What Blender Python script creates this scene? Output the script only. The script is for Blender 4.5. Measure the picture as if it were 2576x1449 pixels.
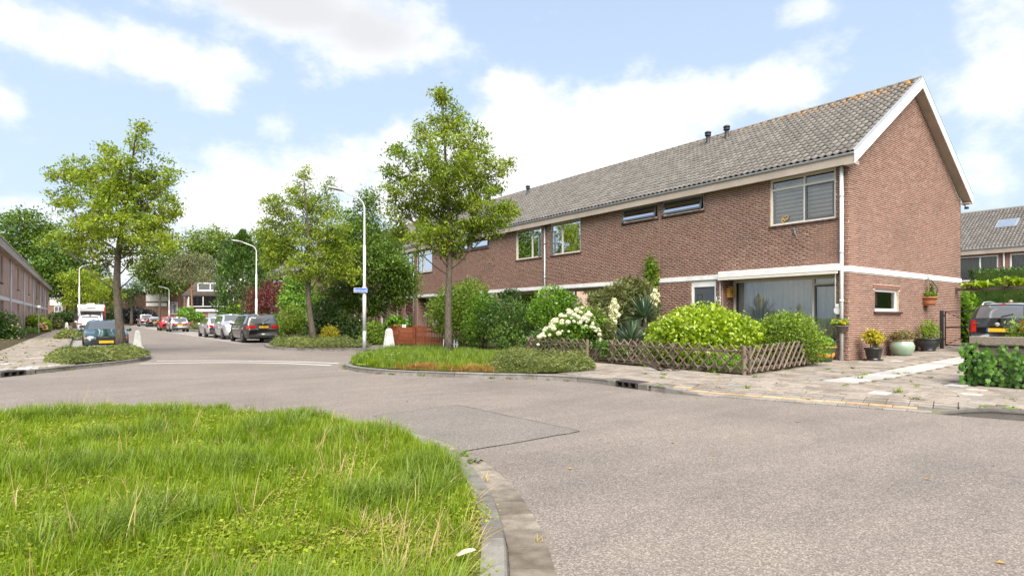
import bpy, bmesh, math, random
import numpy as np
from mathutils import Vector, Matrix
R = math.radians
rnd = random.Random(7)
nrs = np.random.RandomState(11)
sc = bpy.context.scene
COL = sc.collection
for _o in list(bpy.data.objects):
    bpy.data.objects.remove(_o)

# ------------------------------------------------------------------ camera, sky, sun
# world axes: x = across the street (to the right), y = along the street, z = up, road at z = 0
TH = math.atan(.7407)                       # the camera looks this far to the right of the street axis
CS, SN = math.cos(TH), math.sin(TH)
EYE = 1.42
cd = bpy.data.cameras.new('camera'); cam = bpy.data.objects.new('camera', cd); COL.objects.link(cam)
cam.location = (0, 0, EYE); cam.rotation_euler = (R(90), 0, -TH)
cd.sensor_width = 36; cd.lens = 36 * 1460.6 / 2576; cd.shift_y = .02896
cd.clip_start = .05; cd.clip_end = 3000
sc.camera = cam
sc.view_settings.view_transform = 'Standard'; sc.view_settings.look = 'None'
sc.view_settings.gamma = 1; sc.view_settings.use_curve_mapping = False
sc.view_settings.exposure = 1.70
sc.render.engine = 'CYCLES'
sc.cycles.use_denoising = True
sc.cycles.max_bounces = 8; sc.cycles.diffuse_bounces = 4; sc.cycles.transparent_max_bounces = 12
sc.cycles.caustics_reflective = False; sc.cycles.caustics_refractive = False

SUNV = Vector((-.33, -.72, .92)).normalized()
sd = bpy.data.lights.new('sun', 'SUN'); so = bpy.data.objects.new('sun', sd); COL.objects.link(so)
sd.energy = 3.0; sd.angle = R(55); sd.color = (1, .95, .87)
so.rotation_euler = SUNV.to_track_quat('Z', 'Y').to_euler(); so.location = (0, 0, 60)

F0, CX0, HY0 = 1460.6, 1288., 799.1
def ray(px, py):
    X = (px - CX0) / F0
    return (X * CS + SN, -SN * X + CS, (HY0 - py) / F0)
def at(px, py, Y):                          # a point seen at that place of the picture, Y metres deep
    r = ray(px, py); return Vector((r[0] * Y, r[1] * Y, EYE + r[2] * Y))
def gp(px, py, z=0.):                       # where a sight line meets the ground at height z
    r = ray(px, py); k = (z - EYE) / r[2]; return Vector((r[0] * k, r[1] * k, z))
def depth(x, y): return x * SN + y * CS

def make_world():
    w = bpy.data.worlds.new('World'); sc.world = w; w.use_nodes = True
    nt = w.node_tree; N = nt.nodes; L = nt.links; N.clear()
    out = N.new('ShaderNodeOutputWorld'); bg = N.new('ShaderNodeBackground'); L.new(bg.outputs[0], out.inputs[0])
    sky = N.new('ShaderNodeTexSky'); sky.sky_type = 'NISHITA'; sky.sun_disc = False
    sky.sun_elevation = math.asin(SUNV.z); sky.sun_rotation = math.atan2(SUNV.x, SUNV.y)
    sky.air_density = 1.0; sky.dust_density = 1.2; sky.ozone_density = 1.6
    def m(op, a, b=None, c=None, clamp=False):
        n = N.new('ShaderNodeMath'); n.operation = op; n.use_clamp = clamp
        for i, v in enumerate((a, b, c)):
            if v is None: continue
            if isinstance(v, (int, float)): n.inputs[i].default_value = v
            else: L.new(v, n.inputs[i])
        return n.outputs[0]
    tc = N.new('ShaderNodeTexCoord')
    sp = N.new('ShaderNodeSeparateXYZ'); L.new(tc.outputs['Generated'], sp.inputs[0])
    az = m('ARCTAN2', sp.outputs[0], sp.outputs[1]); el = m('ARCSINE', sp.outputs[2])
    # cloud layer: noise over azimuth and elevation, the same all round the sky, plus the cumulus banks in view
    cb = N.new('ShaderNodeCombineXYZ'); L.new(m('MULTIPLY', sp.outputs[0], 1.), cb.inputs[0]); L.new(sp.outputs[1], cb.inputs[1]); L.new(m('MULTIPLY', sp.outputs[2], 1.5), cb.inputs[2])
    def noise(scale, detail, off, rough=.55):
        n = N.new('ShaderNodeTexNoise'); n.inputs['Scale'].default_value = scale; n.inputs['Detail'].default_value = detail; n.inputs['Roughness'].default_value = rough
        mp = N.new('ShaderNodeMapping'); mp.inputs['Location'].default_value = off; L.new(cb.outputs[0], mp.inputs[0]); L.new(mp.outputs[0], n.inputs[0])
        return n.outputs[0]
    n1 = noise(2.2, 3, (3.1, 1.7, .4)); n2 = noise(9., 7, (1.3, 5.2, 2.2), .58); n3 = noise(30., 6, (4., 1., 7.), .6)
    # (picture x, picture y, half width, half height, weight)
    blobs = [(150, 90, 210, 90, .8), (420, 150, 200, 80, .8), (700, 20, 330, 90, .95), (930, 90, 210, 110, .9), (1030, 60, 120, 90, .6), (520, 230, 85, 70, .75), (860, 180, 110, 60, .5),
             (0, 250, 65, 55, .7), (690, 320, 60, 40, .55), (640, 520, 220, 120, .9), (840, 440, 180, 60, .75), (1000, 350, 60, 60, .7),
             (1400, 340, 210, 120, 1.0), (1300, 230, 90, 55, .8), (1560, 320, 260, 110, 1.0), (1760, 260, 170, 80, .95), (1900, 230, 150, 70, .85), (1100, 470, 250, 130, .9), (1250, 430, 260, 150, .9), (1500, 470, 300, 120, .9),
             (2010, 30, 80, 45, .55), (2520, 180, 130, 190, .8), (2500, 420, 120, 160, .6), (60, 560, 160, 90, .65), (300, 620, 400, 90, .7), (0, 440, 30, 40, .4), (2440, 330, 60, 80, .3)]
    tot = None
    for (px, py, hw, hh, wt) in blobs:
        def azel(a, b):
            v = Vector(ray(a, b)).normalized(); return math.atan2(v.x, v.y), math.asin(v.z)
        a0, e0 = azel(px, py); a1, _ = azel(px + hw, py); a2, _ = azel(px - hw, py); _, e1 = azel(px, py - hh); _, e2 = azel(px, py + hh)
        da = m('MULTIPLY', m('SUBTRACT', az, a0), 2 / max(abs(a1 - a2), 1e-3)); de = m('MULTIPLY', m('SUBTRACT', el, e0), 2 / abs(e1 - e2))
        d2 = m('ADD', m('MULTIPLY', da, da), m('MULTIPLY', de, de))
        g = m('MULTIPLY', m('EXPONENT', m('MULTIPLY', d2, -.85)), wt)
        tot = g if tot is None else m('MAXIMUM', tot, g)
    # outside the banks in view the same broken cloud goes on from the noise alone
    back = m('SUBTRACT', 1., m('MULTIPLY', m('ADD', m('MULTIPLY', sp.outputs[0], SN), m('MULTIPLY', sp.outputs[1], CS)), 2.2), clamp=True)
    wide = m('MULTIPLY', m('MULTIPLY', m('SUBTRACT', n1, .38), 3.4, clamp=True), back)
    base = m('MAXIMUM', tot, wide)
    dens = m('ADD', base, m('ADD', m('MULTIPLY', m('SUBTRACT', n2, .5), 1.5), m('MULTIPLY', m('SUBTRACT', n3, .5), .42)))
    mr = N.new('ShaderNodeMapRange'); mr.interpolation_type = 'SMOOTHSTEP'; L.new(dens, mr.inputs[0]); mr.inputs[1].default_value = .16; mr.inputs[2].default_value = .82
    # thick bodies go a little grey, thin edges stay white
    mg = N.new('ShaderNodeMapRange'); mg.interpolation_type = 'SMOOTHSTEP'; L.new(m('MULTIPLY', m('ADD', base, m('MULTIPLY', m('SUBTRACT', n2, .5), .5)), m('ADD', .35, m('MULTIPLY', m('SUBTRACT', el, .22, clamp=True), 3.2))), mg.inputs[0]); mg.inputs[1].default_value = .35; mg.inputs[2].default_value = 1.0
    mg.inputs[3].default_value = 0; mg.inputs[4].default_value = 1
    cc = N.new('ShaderNodeMix'); cc.data_type = 'RGBA'; L.new(mg.outputs[0], cc.inputs[0])
    cc.inputs[6].default_value = (.37, .372, .375, 1); cc.inputs[7].default_value = (.262, .266, .276, 1)
    sk = N.new('ShaderNodeMix'); sk.data_type = 'RGBA'; sk.blend_type = 'MULTIPLY'; sk.inputs[0].default_value = 1
    L.new(sky.outputs[0], sk.inputs[6]); sk.inputs[7].default_value = (SKYM[0], SKYM[1], SKYM[2], 1)
    # thin high veil lightens the blue, most of it low down
    veil = N.new('ShaderNodeMix'); veil.data_type = 'RGBA'
    L.new(m('ADD', .48, m('MULTIPLY', m('SUBTRACT', .8, el, clamp=True), .6)), veil.inputs[0])
    L.new(sk.outputs[2], veil.inputs[6]); veil.inputs[7].default_value = (.222, .262, .318, 1)
    mx = N.new('ShaderNodeMix'); mx.data_type = 'RGBA'; L.new(mr.outputs[0], mx.inputs[0]); L.new(veil.outputs[2], mx.inputs[6]); L.new(cc.outputs[2], mx.inputs[7])
    L.new(mx.outputs[2], bg.inputs[0]); bg.inputs[1].default_value = 1.0
SKYM = (.068, .078, .083)                   # strength of the sky texture
make_world()

# ------------------------------------------------------------------ helpers
def tag(o, label=None, cat=None, group=None, kind=None):
    if label: o['label'] = label
    if cat: o['category'] = cat
    if group: o['group'] = group
    if kind: o['kind'] = kind
    return o
def link(name, me, parent=None):
    o = bpy.data.objects.new(name, me); COL.objects.link(o)
    if parent is not None: o.parent = parent
    return o
def thing(name, label, cat, loc=(0, 0, 0), rz=0, group=None, kind=None):
    o = bpy.data.objects.new(name, None); COL.objects.link(o); o.empty_display_size = .2
    o.location = loc; o.rotation_euler = (0, 0, rz)
    return tag(o, label, cat, group, kind)
def copy_tree(o, parent=None):
    c = o.copy(); COL.objects.link(c); c.parent = parent
    for ch in list(o.children): copy_tree(ch, c)
    return c

class MB:
    def __init__(s): s.v = []; s.f = []; s.m = []; s.mi = 0
    def add(s, vs, fs):
        n = len(s.v); s.v += [tuple(p) for p in vs]
        for f in fs: s.f.append([i + n for i in f]); s.m.append(s.mi)
        return s
    def box(s, x0, x1, y0, y1, z0, z1, M=None):
        vs = [(x, y, z) for z in (z0, z1) for y in (y0, y1) for x in (x0, x1)]
        if M is not None: vs = [M @ Vector(p) for p in vs]
        return s.add(vs, [(0, 2, 3, 1), (4, 5, 7, 6), (0, 1, 5, 4), (2, 6, 7, 3), (0, 4, 6, 2), (1, 3, 7, 5)])
    def bbox(s, x0, x1, y0, y1, z0, z1, b=.01, M=None):       # box with chamfered vertical and top edges
        vs = []
        for z, k in ((z0, 0), (z1 - b, 0), (z1, b)):
            for x, y in ((x0 + k, y0 + b), (x0 + b, y0 + k), (x1 - b, y0 + k), (x1 - k, y0 + b), (x1 - k, y1 - b), (x1 - b, y1 - k), (x0 + b, y1 - k), (x0 + k, y1 - b)):
                vs.append((x, y, z))
        if M is not None: vs = [M @ Vector(p) for p in vs]
        fs = []
        for r in (0, 8):
            for i in range(8): fs.append((r + i, r + (i + 1) % 8, r + 8 + (i + 1) % 8, r + 8 + i))
        fs.append(tuple(range(16, 24))); fs.append(tuple(reversed(range(0, 8))))
        return s.add(vs, fs)
    def bar(s, p, q, w, h=None, up=(0, 0, 1)):
        p, q = Vector(p), Vector(q); h = h or w; d = (q - p); L = d.length; d.normalize(); u = Vector(up)
        if abs(d.dot(u)) > .98: u = Vector((1, 0, 0))
        r = d.cross(u).normalized(); u = r.cross(d).normalized()
        vs = [b + r * a * w / 2 + u * c * h / 2 for b in (p, q) for a, c in ((-1, -1), (1, -1), (1, 1), (-1, 1))]
        return s.add(vs, [(0, 1, 2, 3), (7, 6, 5, 4), (0, 4, 5, 1), (1, 5, 6, 2), (2, 6, 7, 3), (3, 7, 4, 0)])
    def tube(s, pts, rad, n=8, caps=True):
        pts = [Vector(p) for p in pts]; k = len(pts)
        if isinstance(rad, (int, float)): rad = [rad] * k
        vs = []; prev = None
        for i, p in enumerate(pts):
            d = (pts[min(i + 1, k - 1)] - pts[max(i - 1, 0)])
            if d.length < 1e-9: d = Vector((0, 0, 1))
            d.normalize()
            if prev is None:
                a = Vector((1, 0, 0)) if abs(d.x) < .9 else Vector((0, 1, 0)); prev = d.cross(a).normalized()
            r = (prev - d * prev.dot(d)).normalized(); prev = r; u = d.cross(r)
            for j in range(n):
                t = 2 * math.pi * j / n; vs.append(p + (r * math.cos(t) + u * math.sin(t)) * rad[i])
        fs = []
        for i in range(k - 1):
            for j in range(n): fs.append((i * n + j, i * n + (j + 1) % n, (i + 1) * n + (j + 1) % n, (i + 1) * n + j))
        if caps: fs.append(tuple(reversed(range(n)))); fs.append(tuple(range((k - 1) * n, k * n)))
        return s.add(vs, fs)
    def lathe(s, prof, n=20, c=(0, 0, 0), ax='z', arc=2 * math.pi):
        vs = []; k = len(prof)
        for (r, z) in prof:
            for j in range(n):
                t = arc * j / n; x, y = r * math.cos(t), r * math.sin(t)
                p = {'z': (x, y, z), 'x': (z, x, y), 'y': (x, z, y)}[ax]
                vs.append((p[0] + c[0], p[1] + c[1], p[2] + c[2]))
        fs = [(i * n + j, i * n + (j + 1) % n, (i + 1) * n + (j + 1) % n, (i + 1) * n + j) for i in range(k - 1) for j in range(n)]
        fs.append(tuple(reversed(range(n)))); fs.append(tuple(range((k - 1) * n, k * n)))
        return s.add(vs, fs)
    def prism(s, poly, z0, z1, fn=None):                       # poly of (x, y) raised from z0 to z1, fn maps points
        n = len(poly); vs = [(p[0], p[1], z0) for p in poly] + [(p[0], p[1], z1) for p in poly]
        if fn: vs = [fn(*p) for p in vs]
        return s.add(vs, [tuple(reversed(range(n))), tuple(range(n, 2 * n))] + [(i, (i + 1) % n, n + (i + 1) % n, n + i) for i in range(n)])
    def sphere(s, c, r, n=10, k=6, sc_=(1, 1, 1)):
        prof = [(max(r * math.sin(math.pi * i / k), 1e-4), -r * math.cos(math.pi * i / k)) for i in range(k + 1)]
        m = MB().lathe(prof, n)
        return s.add([(c[0] + p[0] * sc_[0], c[1] + p[1] * sc_[1], c[2] + p[2] * sc_[2]) for p in m.v], m.f)
    def mesh(s, name, mats, smooth=False):
        me = bpy.data.meshes.new(name); me.from_pydata(s.v, [], s.f)
        if not isinstance(mats, (list, tuple)): mats = [mats]
        for m in mats: me.materials.append(MAT[m] if isinstance(m, str) else m)
        if len(mats) > 1: me.polygons.foreach_set('material_index', s.m)
        if smooth: me.polygons.foreach_set('use_smooth', [True] * len(s.f))
        me.update(); return me
    def build(s, name, mats, parent=None, smooth=False): return link(name, s.mesh(name, mats, smooth), parent)

def np_mesh(name, V, Fq, mat, smooth=False, k=None):
    """mesh from numpy arrays: V (n,3), Fq (m,k) all faces of k corners"""
    me = bpy.data.meshes.new(name); V = np.asarray(V, np.float32); Fq = np.asarray(Fq, np.int32); k = Fq.shape[1]
    me.vertices.add(len(V)); me.vertices.foreach_set('co', V.ravel())
    me.loops.add(Fq.size); me.loops.foreach_set('vertex_index', Fq.ravel())
    me.polygons.add(len(Fq)); me.polygons.foreach_set('loop_start', np.arange(0, Fq.size, k, dtype=np.int32))
    if smooth: me.polygons.foreach_set('use_smooth', np.ones(len(Fq), bool))
    me.materials.append(MAT[mat] if isinstance(mat, str) else mat)
    me.update(calc_edges=True); me.validate(); return me

# ------------------------------------------------------------------ materials
MAT = {}
class NT:
    def __init__(s, name):
        s.m = bpy.data.materials.new(name); s.m.use_nodes = True; MAT[name] = s.m
        s.N = s.m.node_tree.nodes; s.L = s.m.node_tree.links; s.bsdf = s.N['Principled BSDF']; s.out = s.N['Material Output']
        s._tc = None
    def node(s, t, **kw):
        n = s.N.new(t)
        for k, v in kw.items(): setattr(n, k, v)
        return n
    def lk(s, a, b): s.L.new(a, b)
    def put(s, sock, v):
        if hasattr(v, 'links') or hasattr(v, 'is_linked'): s.L.new(v, sock)
        elif isinstance(v, (tuple, list)): sock.default_value = (*v, 1) if len(v) == 3 and sock.type == 'RGBA' else v
        else: sock.default_value = v
    def pos(s, scale=(1, 1, 1), obj=False):
        src = s.node('ShaderNodeTexCoord').outputs['Object'] if obj else s.node('ShaderNodeNewGeometry').outputs['Position']
        mp = s.node('ShaderNodeMapping'); mp.inputs['Scale'].default_value = scale; s.lk(src, mp.inputs[0]); return mp.outputs[0]
    def noise(s, sc_, det=4, vec=None, rough=.55, col=False):
        n = s.node('ShaderNodeTexNoise'); n.inputs['Scale'].default_value = sc_; n.inputs['Detail'].default_value = det; n.inputs['Roughness'].default_value = rough
        s.lk(vec if vec is not None else s.pos(), n.inputs[0]); return n.outputs[1 if col else 0]
    def vor(s, sc_, vec=None, out='Color', feat='F1'):
        n = s.node('ShaderNodeTexVoronoi'); n.feature = feat; n.inputs['Scale'].default_value = sc_; s.lk(vec if vec is not None else s.pos(), n.inputs[0]); return n.outputs[out]
    def ramp(s, fac, stops, interp='LINEAR'):
        r = s.node('ShaderNodeValToRGB'); r.color_ramp.interpolation = interp; e = r.color_ramp.elements
        while len(e) < len(stops): e.new(.5)
        for i, (p, c) in enumerate(stops): e[i].position = p; e[i].color = (*c, 1) if len(c) == 3 else c
        s.lk(fac, r.inputs[0]); return r.outputs[0]
    def mix(s, fac, a, b, mode='MIX'):
        n = s.node('ShaderNodeMix', data_type='RGBA', blend_type=mode); s.put(n.inputs[0], fac); s.put(n.inputs[6], a); s.put(n.inputs[7], b); return n.outputs[2]
    def math(s, op, a, b=0., clamp=False):
        n = s.node('ShaderNodeMath', operation=op, use_clamp=clamp); s.put(n.inputs[0], a); s.put(n.inputs[1], b); return n.outputs[0]
    def rng(s, v, a, b, c=0., d=1.):
        n = s.node('ShaderNodeMapRange'); s.put(n.inputs[0], v)
        for i, x in enumerate((a, b, c, d)): n.inputs[i + 1].default_value = x
        return n.outputs[0]
    def island(s):
        g = s.node('ShaderNodeNewGeometry').outputs['Random Per Island']; o = s.node('ShaderNodeObjectInfo').outputs['Random']
        return s.math('FRACT', s.math('ADD', g, s.math('MULTIPLY', o, 7.31)))
    def bump(s, h, strength=.3, dist=.01):
        b = s.node('ShaderNodeBump'); b.inputs['Strength'].default_value = strength; b.inputs['Distance'].default_value = dist; s.lk(h, b.inputs['Height']); s.lk(b.outputs[0], s.bsdf.inputs['Normal'])
    def col(s, c): s.put(s.bsdf.inputs['Base Color'], c)
    def set(s, rough=None, metal=None, spec=None, coat=None):
        b = s.bsdf.inputs
        if rough is not None: s.put(b['Roughness'], rough)
        if metal is not None: s.put(b['Metallic'], metal)
        if spec is not None: s.put(b['Specular IOR Level'], spec)
        if coat is not None: s.put(b['Coat Weight'], coat); b['Coat Roughness'].default_value = .04
        return s

def plain(name, c, rough=.6, metal=0, spec=.4, var=.12, sc_=6, coat=None, bump=0):
    t = NT(name); n = t.noise(sc_, 5, t.pos())
    t.col(t.mix(t.rng(n, .3, .7), tuple(x * (1 - var) for x in c), tuple(min(x * (1 + var), 1) for x in c))); t.set(rough, metal, spec, coat)
    if bump: t.bump(t.noise(sc_ * 12, 4, t.pos()), bump, .01)
    return t.m
def leafmat(name, cols, trans=.32, rough=.45, spec=.35, sc_=.7):
    t = NT(name); i = t.island(); n = t.noise(sc_, 3, t.pos())
    f = t.math('ADD', t.math('MULTIPLY', i, .62), t.math('MULTIPLY', t.rng(n, .3, .7), .38))
    if name.startswith('leaf_'): cols = [tuple(min(x * 1.22, .8) for x in q) for q in cols]
    k = len(cols); c = t.ramp(f, [(j / max(k - 1, 1), cols[j]) for j in range(k)])
    t.col(c); t.set(rough, 0, spec)
    tr = t.node('ShaderNodeBsdfTranslucent'); t.lk(t.mix(1., c, (1.25, 1.25, .6), 'MULTIPLY'), tr.inputs[0])
    mx = t.node('ShaderNodeMixShader'); mx.inputs[0].default_value = trans
    t.lk(t.bsdf.outputs[0], mx.inputs[1]); t.lk(tr.outputs[0], mx.inputs[2]); t.lk(mx.outputs[0], t.out.inputs[0]); return t.m

def make_materials():
    # asphalt: aged, pale, mixed aggregate
    t = NT('asphalt'); p = t.pos()
    v = t.vor(95, p); hsv = t.node('ShaderNodeSeparateColor'); t.lk(v, hsv.inputs[0])
    agg = t.ramp(hsv.outputs[0], [(0, (.12, .1, .085)), (.4, (.169, .142, .122)), (.75, (.211, .178, .153)), (1, (.30, .258, .224))])
    fine = t.ramp(t.noise(160, 3, p), [(.3, (.74, .74, .74)), (.72, (1.2, 1.2, 1.2))])
    big = t.ramp(t.noise(.35, 6, p, .6), [(.25, (.80, .80, .81)), (.5, (1, 1, 1)), (.75, (1.15, 1.13, 1.11))])
    streak = t.mix(1., t.ramp(t.noise(1.1, 5, t.pos((.35, 1.6, 1)), .6), [(.35, (.9, .9, .9)), (.6, (1.04, 1.03, 1.02))]), t.ramp(t.noise(2.6, 7, p, .7), [(.2, (.7, .7, .71)), (.38, (.97, .97, .97)), (.7, (1.05, 1.05, 1.04))]), 'MULTIPLY')
    c = t.mix(1., t.mix(1., t.mix(1., agg, fine, 'MULTIPLY'), big, 'MULTIPLY'), streak, 'MULTIPLY')
    t.col(c); t.set(.82, 0, .35); t.bump(t.vor(75, p, 'Distance'), .5, .006)
    t = NT('asphalt_patch'); p = t.pos()
    v = t.vor(85, p); hsv = t.node('ShaderNodeSeparateColor'); t.lk(v, hsv.inputs[0])
    agg = t.ramp(hsv.outputs[0], [(0, (.113, .097, .085)), (.5, (.158, .136, .119)), (.85, (.196, .169, .148)), (1, (.28, .246, .217))])
    t.col(t.mix(1., agg, t.ramp(t.noise(.9, 6, p), [(.3, (.86, .88, .9)), (.7, (1.08, 1.07, 1.05))]), 'MULTIPLY')); t.set(.8, 0, .35); t.bump(t.vor(85, p, 'Distance'), .4, .005)
    plain('seam', (.05, .048, .046), .7, 0, .4, .3, 20)
    def concrete(name, c, var=.2, stain=(.6, .56, .5), isl=True):
        t = NT(name); p = t.pos()
        a = t.ramp(t.noise(9, 6, p), [(.28, tuple(x * (1 - var) for x in c)), (.72, tuple(x * (1 + var) for x in c))])
        a = t.mix(t.rng(t.noise(1.6, 6, p), .5, .75), a, t.mix(1., a, stain, 'MULTIPLY'))
        if isl: a = t.mix(1., a, t.ramp(t.island(), [(0, (.8, .79, .78)), (.5, (1, 1, 1)), (1, (1.14, 1.12, 1.1))]), 'MULTIPLY')
        sp = t.ramp(t.noise(140, 3, p), [(.32, (.78, .78, .78)), (.7, (1.15, 1.15, 1.15))])
        t.col(t.mix(1., a, sp, 'MULTIPLY')); t.set(.88, 0, .3); t.bump(t.noise(90, 4, p), .4, .004)
    concrete('kerb', (.19, .178, .16)); concrete('slab', (.262, .223, .186)); concrete('kerb_dark', (.1, .092, .085)); concrete('slab_pale', (.37, .355, .335), .08, (.9, .88, .85)); concrete('slab_grey', (.235, .215, .195))
    concrete('paver_yellow', (.40, .285, .175), .15, (.8, .75, .7)); concrete('gutter', (.2, .172, .14), .3, (.5, .45, .36)); concrete('bollard', (.62, .6, .56), .08, (.62, .6, .52), False)
    concrete('plinth', (.3, .27, .24))
    t = NT('joint_sand'); p = t.pos(); g = t.ramp(t.noise(3, 6, p), [(.4, (.17, .15, .125)), (.68, (.13, .125, .07))]); t.col(g); t.set(.95, 0, .2)
    # soil and thatch under grass
    t = NT('soil'); p = t.pos(); t.col(t.ramp(t.noise(7, 7, p, .65), [(.25, (.02, .016, .009)), (.5, (.05, .04, .02)), (.75, (.09, .075, .035))])); t.set(.95, 0, .2); t.bump(t.noise(30, 6, p), .6, .03)
    t = NT('turf_soil'); p = t.pos(); t.col(t.ramp(t.noise(5, 7, p, .65), [(.25, (.05, .06, .012)), (.5, (.10, .12, .02)), (.75, (.17, .15, .05))])); t.set(.95, 0, .2); t.bump(t.noise(30, 6, p), .6, .03)
    t = NT('lawn'); p = t.pos(); t.col(t.ramp(t.noise(4, 7, p, .65), [(.25, (.05, .08, .012)), (.5, (.09, .14, .02)), (.75, (.15, .19, .04))])); t.set(.95, 0, .2); t.bump(t.noise(40, 5, p), .8, .04)
    # brick pieces: colour per brick, mottled
    def brick(name, stops, dirt=(.62, .58, .56)):
        t = NT(name); p = t.pos()
        c = t.ramp(t.island(), stops)
        c = t.mix(1., c, t.ramp(t.noise(26, 4, p), [(.3, (.88, .87, .86)), (.7, (1.1, 1.09, 1.07))]), 'MULTIPLY')
        c = t.mix(t.rng(t.noise(.55, 5, p, .6), .5, .72, 0, .6), c, t.mix(1., c, dirt, 'MULTIPLY'))
        t.col(c); t.set(.9, 0, .25); t.bump(t.noise(120, 3, p), .35, .004)
    brick('brick', [(0, (.165, .08, .058)), (.3, (.196, .092, .065)), (.65, (.224, .103, .072)), (.9, (.213, .106, .077)), (1, (.262, .14, .1))])
    brick('brick_soldier', [(0, (.045, .026, .022)), (.5, (.075, .04, .032)), (1, (.11, .055, .042))])
    t = NT('mortar'); p = t.pos(); t.col(t.ramp(t.noise(5, 6, p), [(.3, (.38, .34, .285)), (.7, (.53, .475, .405))])); t.set(.95, 0, .2)
    # brick for houses too far away to tell the bricks apart
    def farbrick(name, c1, c2, mo, axis):
        t = NT(name); g = t.node('ShaderNodeNewGeometry').outputs['Position']; sp = t.node('ShaderNodeSeparateXYZ'); t.lk(g, sp.inputs[0])
        cb = t.node('ShaderNodeCombineXYZ'); t.lk(t.math('ADD', sp.outputs[0], sp.outputs[1]), cb.inputs[0]); t.lk(sp.outputs[2], cb.inputs[1])
        b = t.node('ShaderNodeTexBrick'); b.inputs['Scale'].default_value = 1; b.inputs['Brick Width'].default_value = .22; b.inputs['Row Height'].default_value = .0625; b.inputs['Mortar Size'].default_value = .006
        b.inputs['Color1'].default_value = (*c1, 1); b.inputs['Color2'].default_value = (*c2, 1); b.inputs['Mortar'].default_value = (*mo, 1); t.lk(cb.outputs[0], b.inputs[0])
        t.col(t.mix(1., b.outputs[0], t.ramp(t.noise(.8, 6, t.pos()), [(.3, (.82, .8, .8)), (.7, (1.12, 1.1, 1.1))]), 'MULTIPLY')); t.set(.92, 0, .2)
    farbrick('far_brick', (.18, .075, .05), (.23, .1, .066), (.33, .3, .26), 0)
    farbrick('far_brick_pale', (.44, .27, .21), (.52, .335, .265), (.6, .54, .47), 0)
    # roof tiles
    t = NT('roof_tile'); p = t.pos(); g = t.node('ShaderNodeNewGeometry').outputs['Position']; sp = t.node('ShaderNodeSeparateXYZ'); t.lk(g, sp.inputs[0])
    c = t.ramp(t.island(), [(0, (.125, .115, .105)), (.5, (.155, .142, .13)), (1, (.19, .175, .16))])
    c = t.mix(1., c, t.ramp(t.noise(11, 6, p, .65), [(.3, (.82, .82, .82)), (.7, (1.12, 1.11, 1.1))]), 'MULTIPLY')
    c = t.mix(t.rng(t.noise(2.2, 6, p, .7), .56, .72, 0, .35), c, (.07, .065, .058))
    # orange lichen: grows along the ridge of the exposed end
    lm = t.math('MULTIPLY', t.rng(sp.outputs[2], 8.7, 9.15), t.math('MULTIPLY', t.rng(sp.outputs[1], 15, 9, .1, .9), t.math('LESS_THAN', sp.outputs[0], 30.)))
    li = t.math('MULTIPLY', t.rng(t.noise(4.5, 5, p, .7), .5, .62), lm)
    c = t.mix(li, c, (.42, .2, .02)); t.col(c); t.set(.9, 0, .3); t.bump(t.noise(60, 4, p), .4, .006)
    plain('roof_dark', (.05, .045, .04), .9)
    t = NT('far_tile'); g = t.node('ShaderNodeNewGeometry').outputs['Position']; c = t.ramp(t.noise(2.5, 6, t.pos()), [(.3, (.16, .145, .13)), (.7, (.26, .24, .215))]); t.col(c); t.set(.9)
    plain('tile_brown', (.085, .065, .05), .85, var=.3, sc_=9)
    # paint, metal, plastic
    plain('white_paint', (.71, .70, .68), .5, var=.09, sc_=2.2); plain('band_white', (.72, .71, .685), .7, var=.14, sc_=3); plain('cream_paint', (.63, .58, .51), .5, var=.05)
    plain('fascia_beige', (.40, .335, .28), .6, var=.12, sc_=1.6); plain('paper', (.5, .41, .3), .9, var=.2, sc_=30); plain('anthracite', (.075, .082, .095), .45, var=.08); plain('black_metal', (.012, .012, .013), .4, var=.1)
    plain('zinc', (.42, .43, .44), .42, .6, var=.1, sc_=4); plain('pipe_white', (.62, .63, .64), .45, var=.05); plain('galv_white', (.56, .56, .545), .45, .1, var=.06, sc_=2); plain('lamp_grey', (.4, .41, .42), .4, .4)
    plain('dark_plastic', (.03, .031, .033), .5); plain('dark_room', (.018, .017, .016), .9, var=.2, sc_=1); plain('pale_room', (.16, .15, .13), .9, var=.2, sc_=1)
    plain('road_paint', (.62, .605, .57), .75, var=.14, sc_=8); plain('yellow_plate', (.75, .42, .02), .4, var=.03); plain('ink', (.01, .01, .012), .5); plain('white_ink', (.8, .8, .8), .5)
    plain('sign_blue', (.015, .09, .42), .35, var=.03); plain('teal_trim', (.02, .2, .17), .5); plain('iron', (.055, .045, .042), .7, .3, var=.3, sc_=12); plain('drain_dark', (.006, .006, .006), .9)
    plain('terracotta', (.4, .15, .07), .8, var=.15, sc_=14); plain('celadon', (.25, .33, .24), .2, var=.1, sc_=5, coat=.4); plain('pot_rim', (.36, .24, .14), .5); plain('pot_dark', (.022, .026, .026), .35, coat=.3); plain('pot_black', (.014, .013, .012), .25, coat=.5)
    plain('pot_green', (.05, .085, .03), .5); plain('pot_orange', (.55, .24, .04), .5); plain('pot_grey', (.17, .16, .16), .8); plain('box_yellow', (.55, .30, .06), .55, var=.1); plain('blue_sticker', (.02, .3, .55), .4)
    def wood(name, a, b, sc_=(14, 14, 1.2)):
        t = NT(name); p = t.pos(sc_, True); n = t.noise(3, 6, p, .65); c = t.ramp(n, [(.25, a), (.75, b)])
        c = t.mix(1., c, t.ramp(t.island(), [(0, (.75, .74, .73)), (1, (1.2, 1.18, 1.15))]), 'MULTIPLY'); t.col(c); t.set(.85, 0, .25); t.bump(n, .4, .004)
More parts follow.
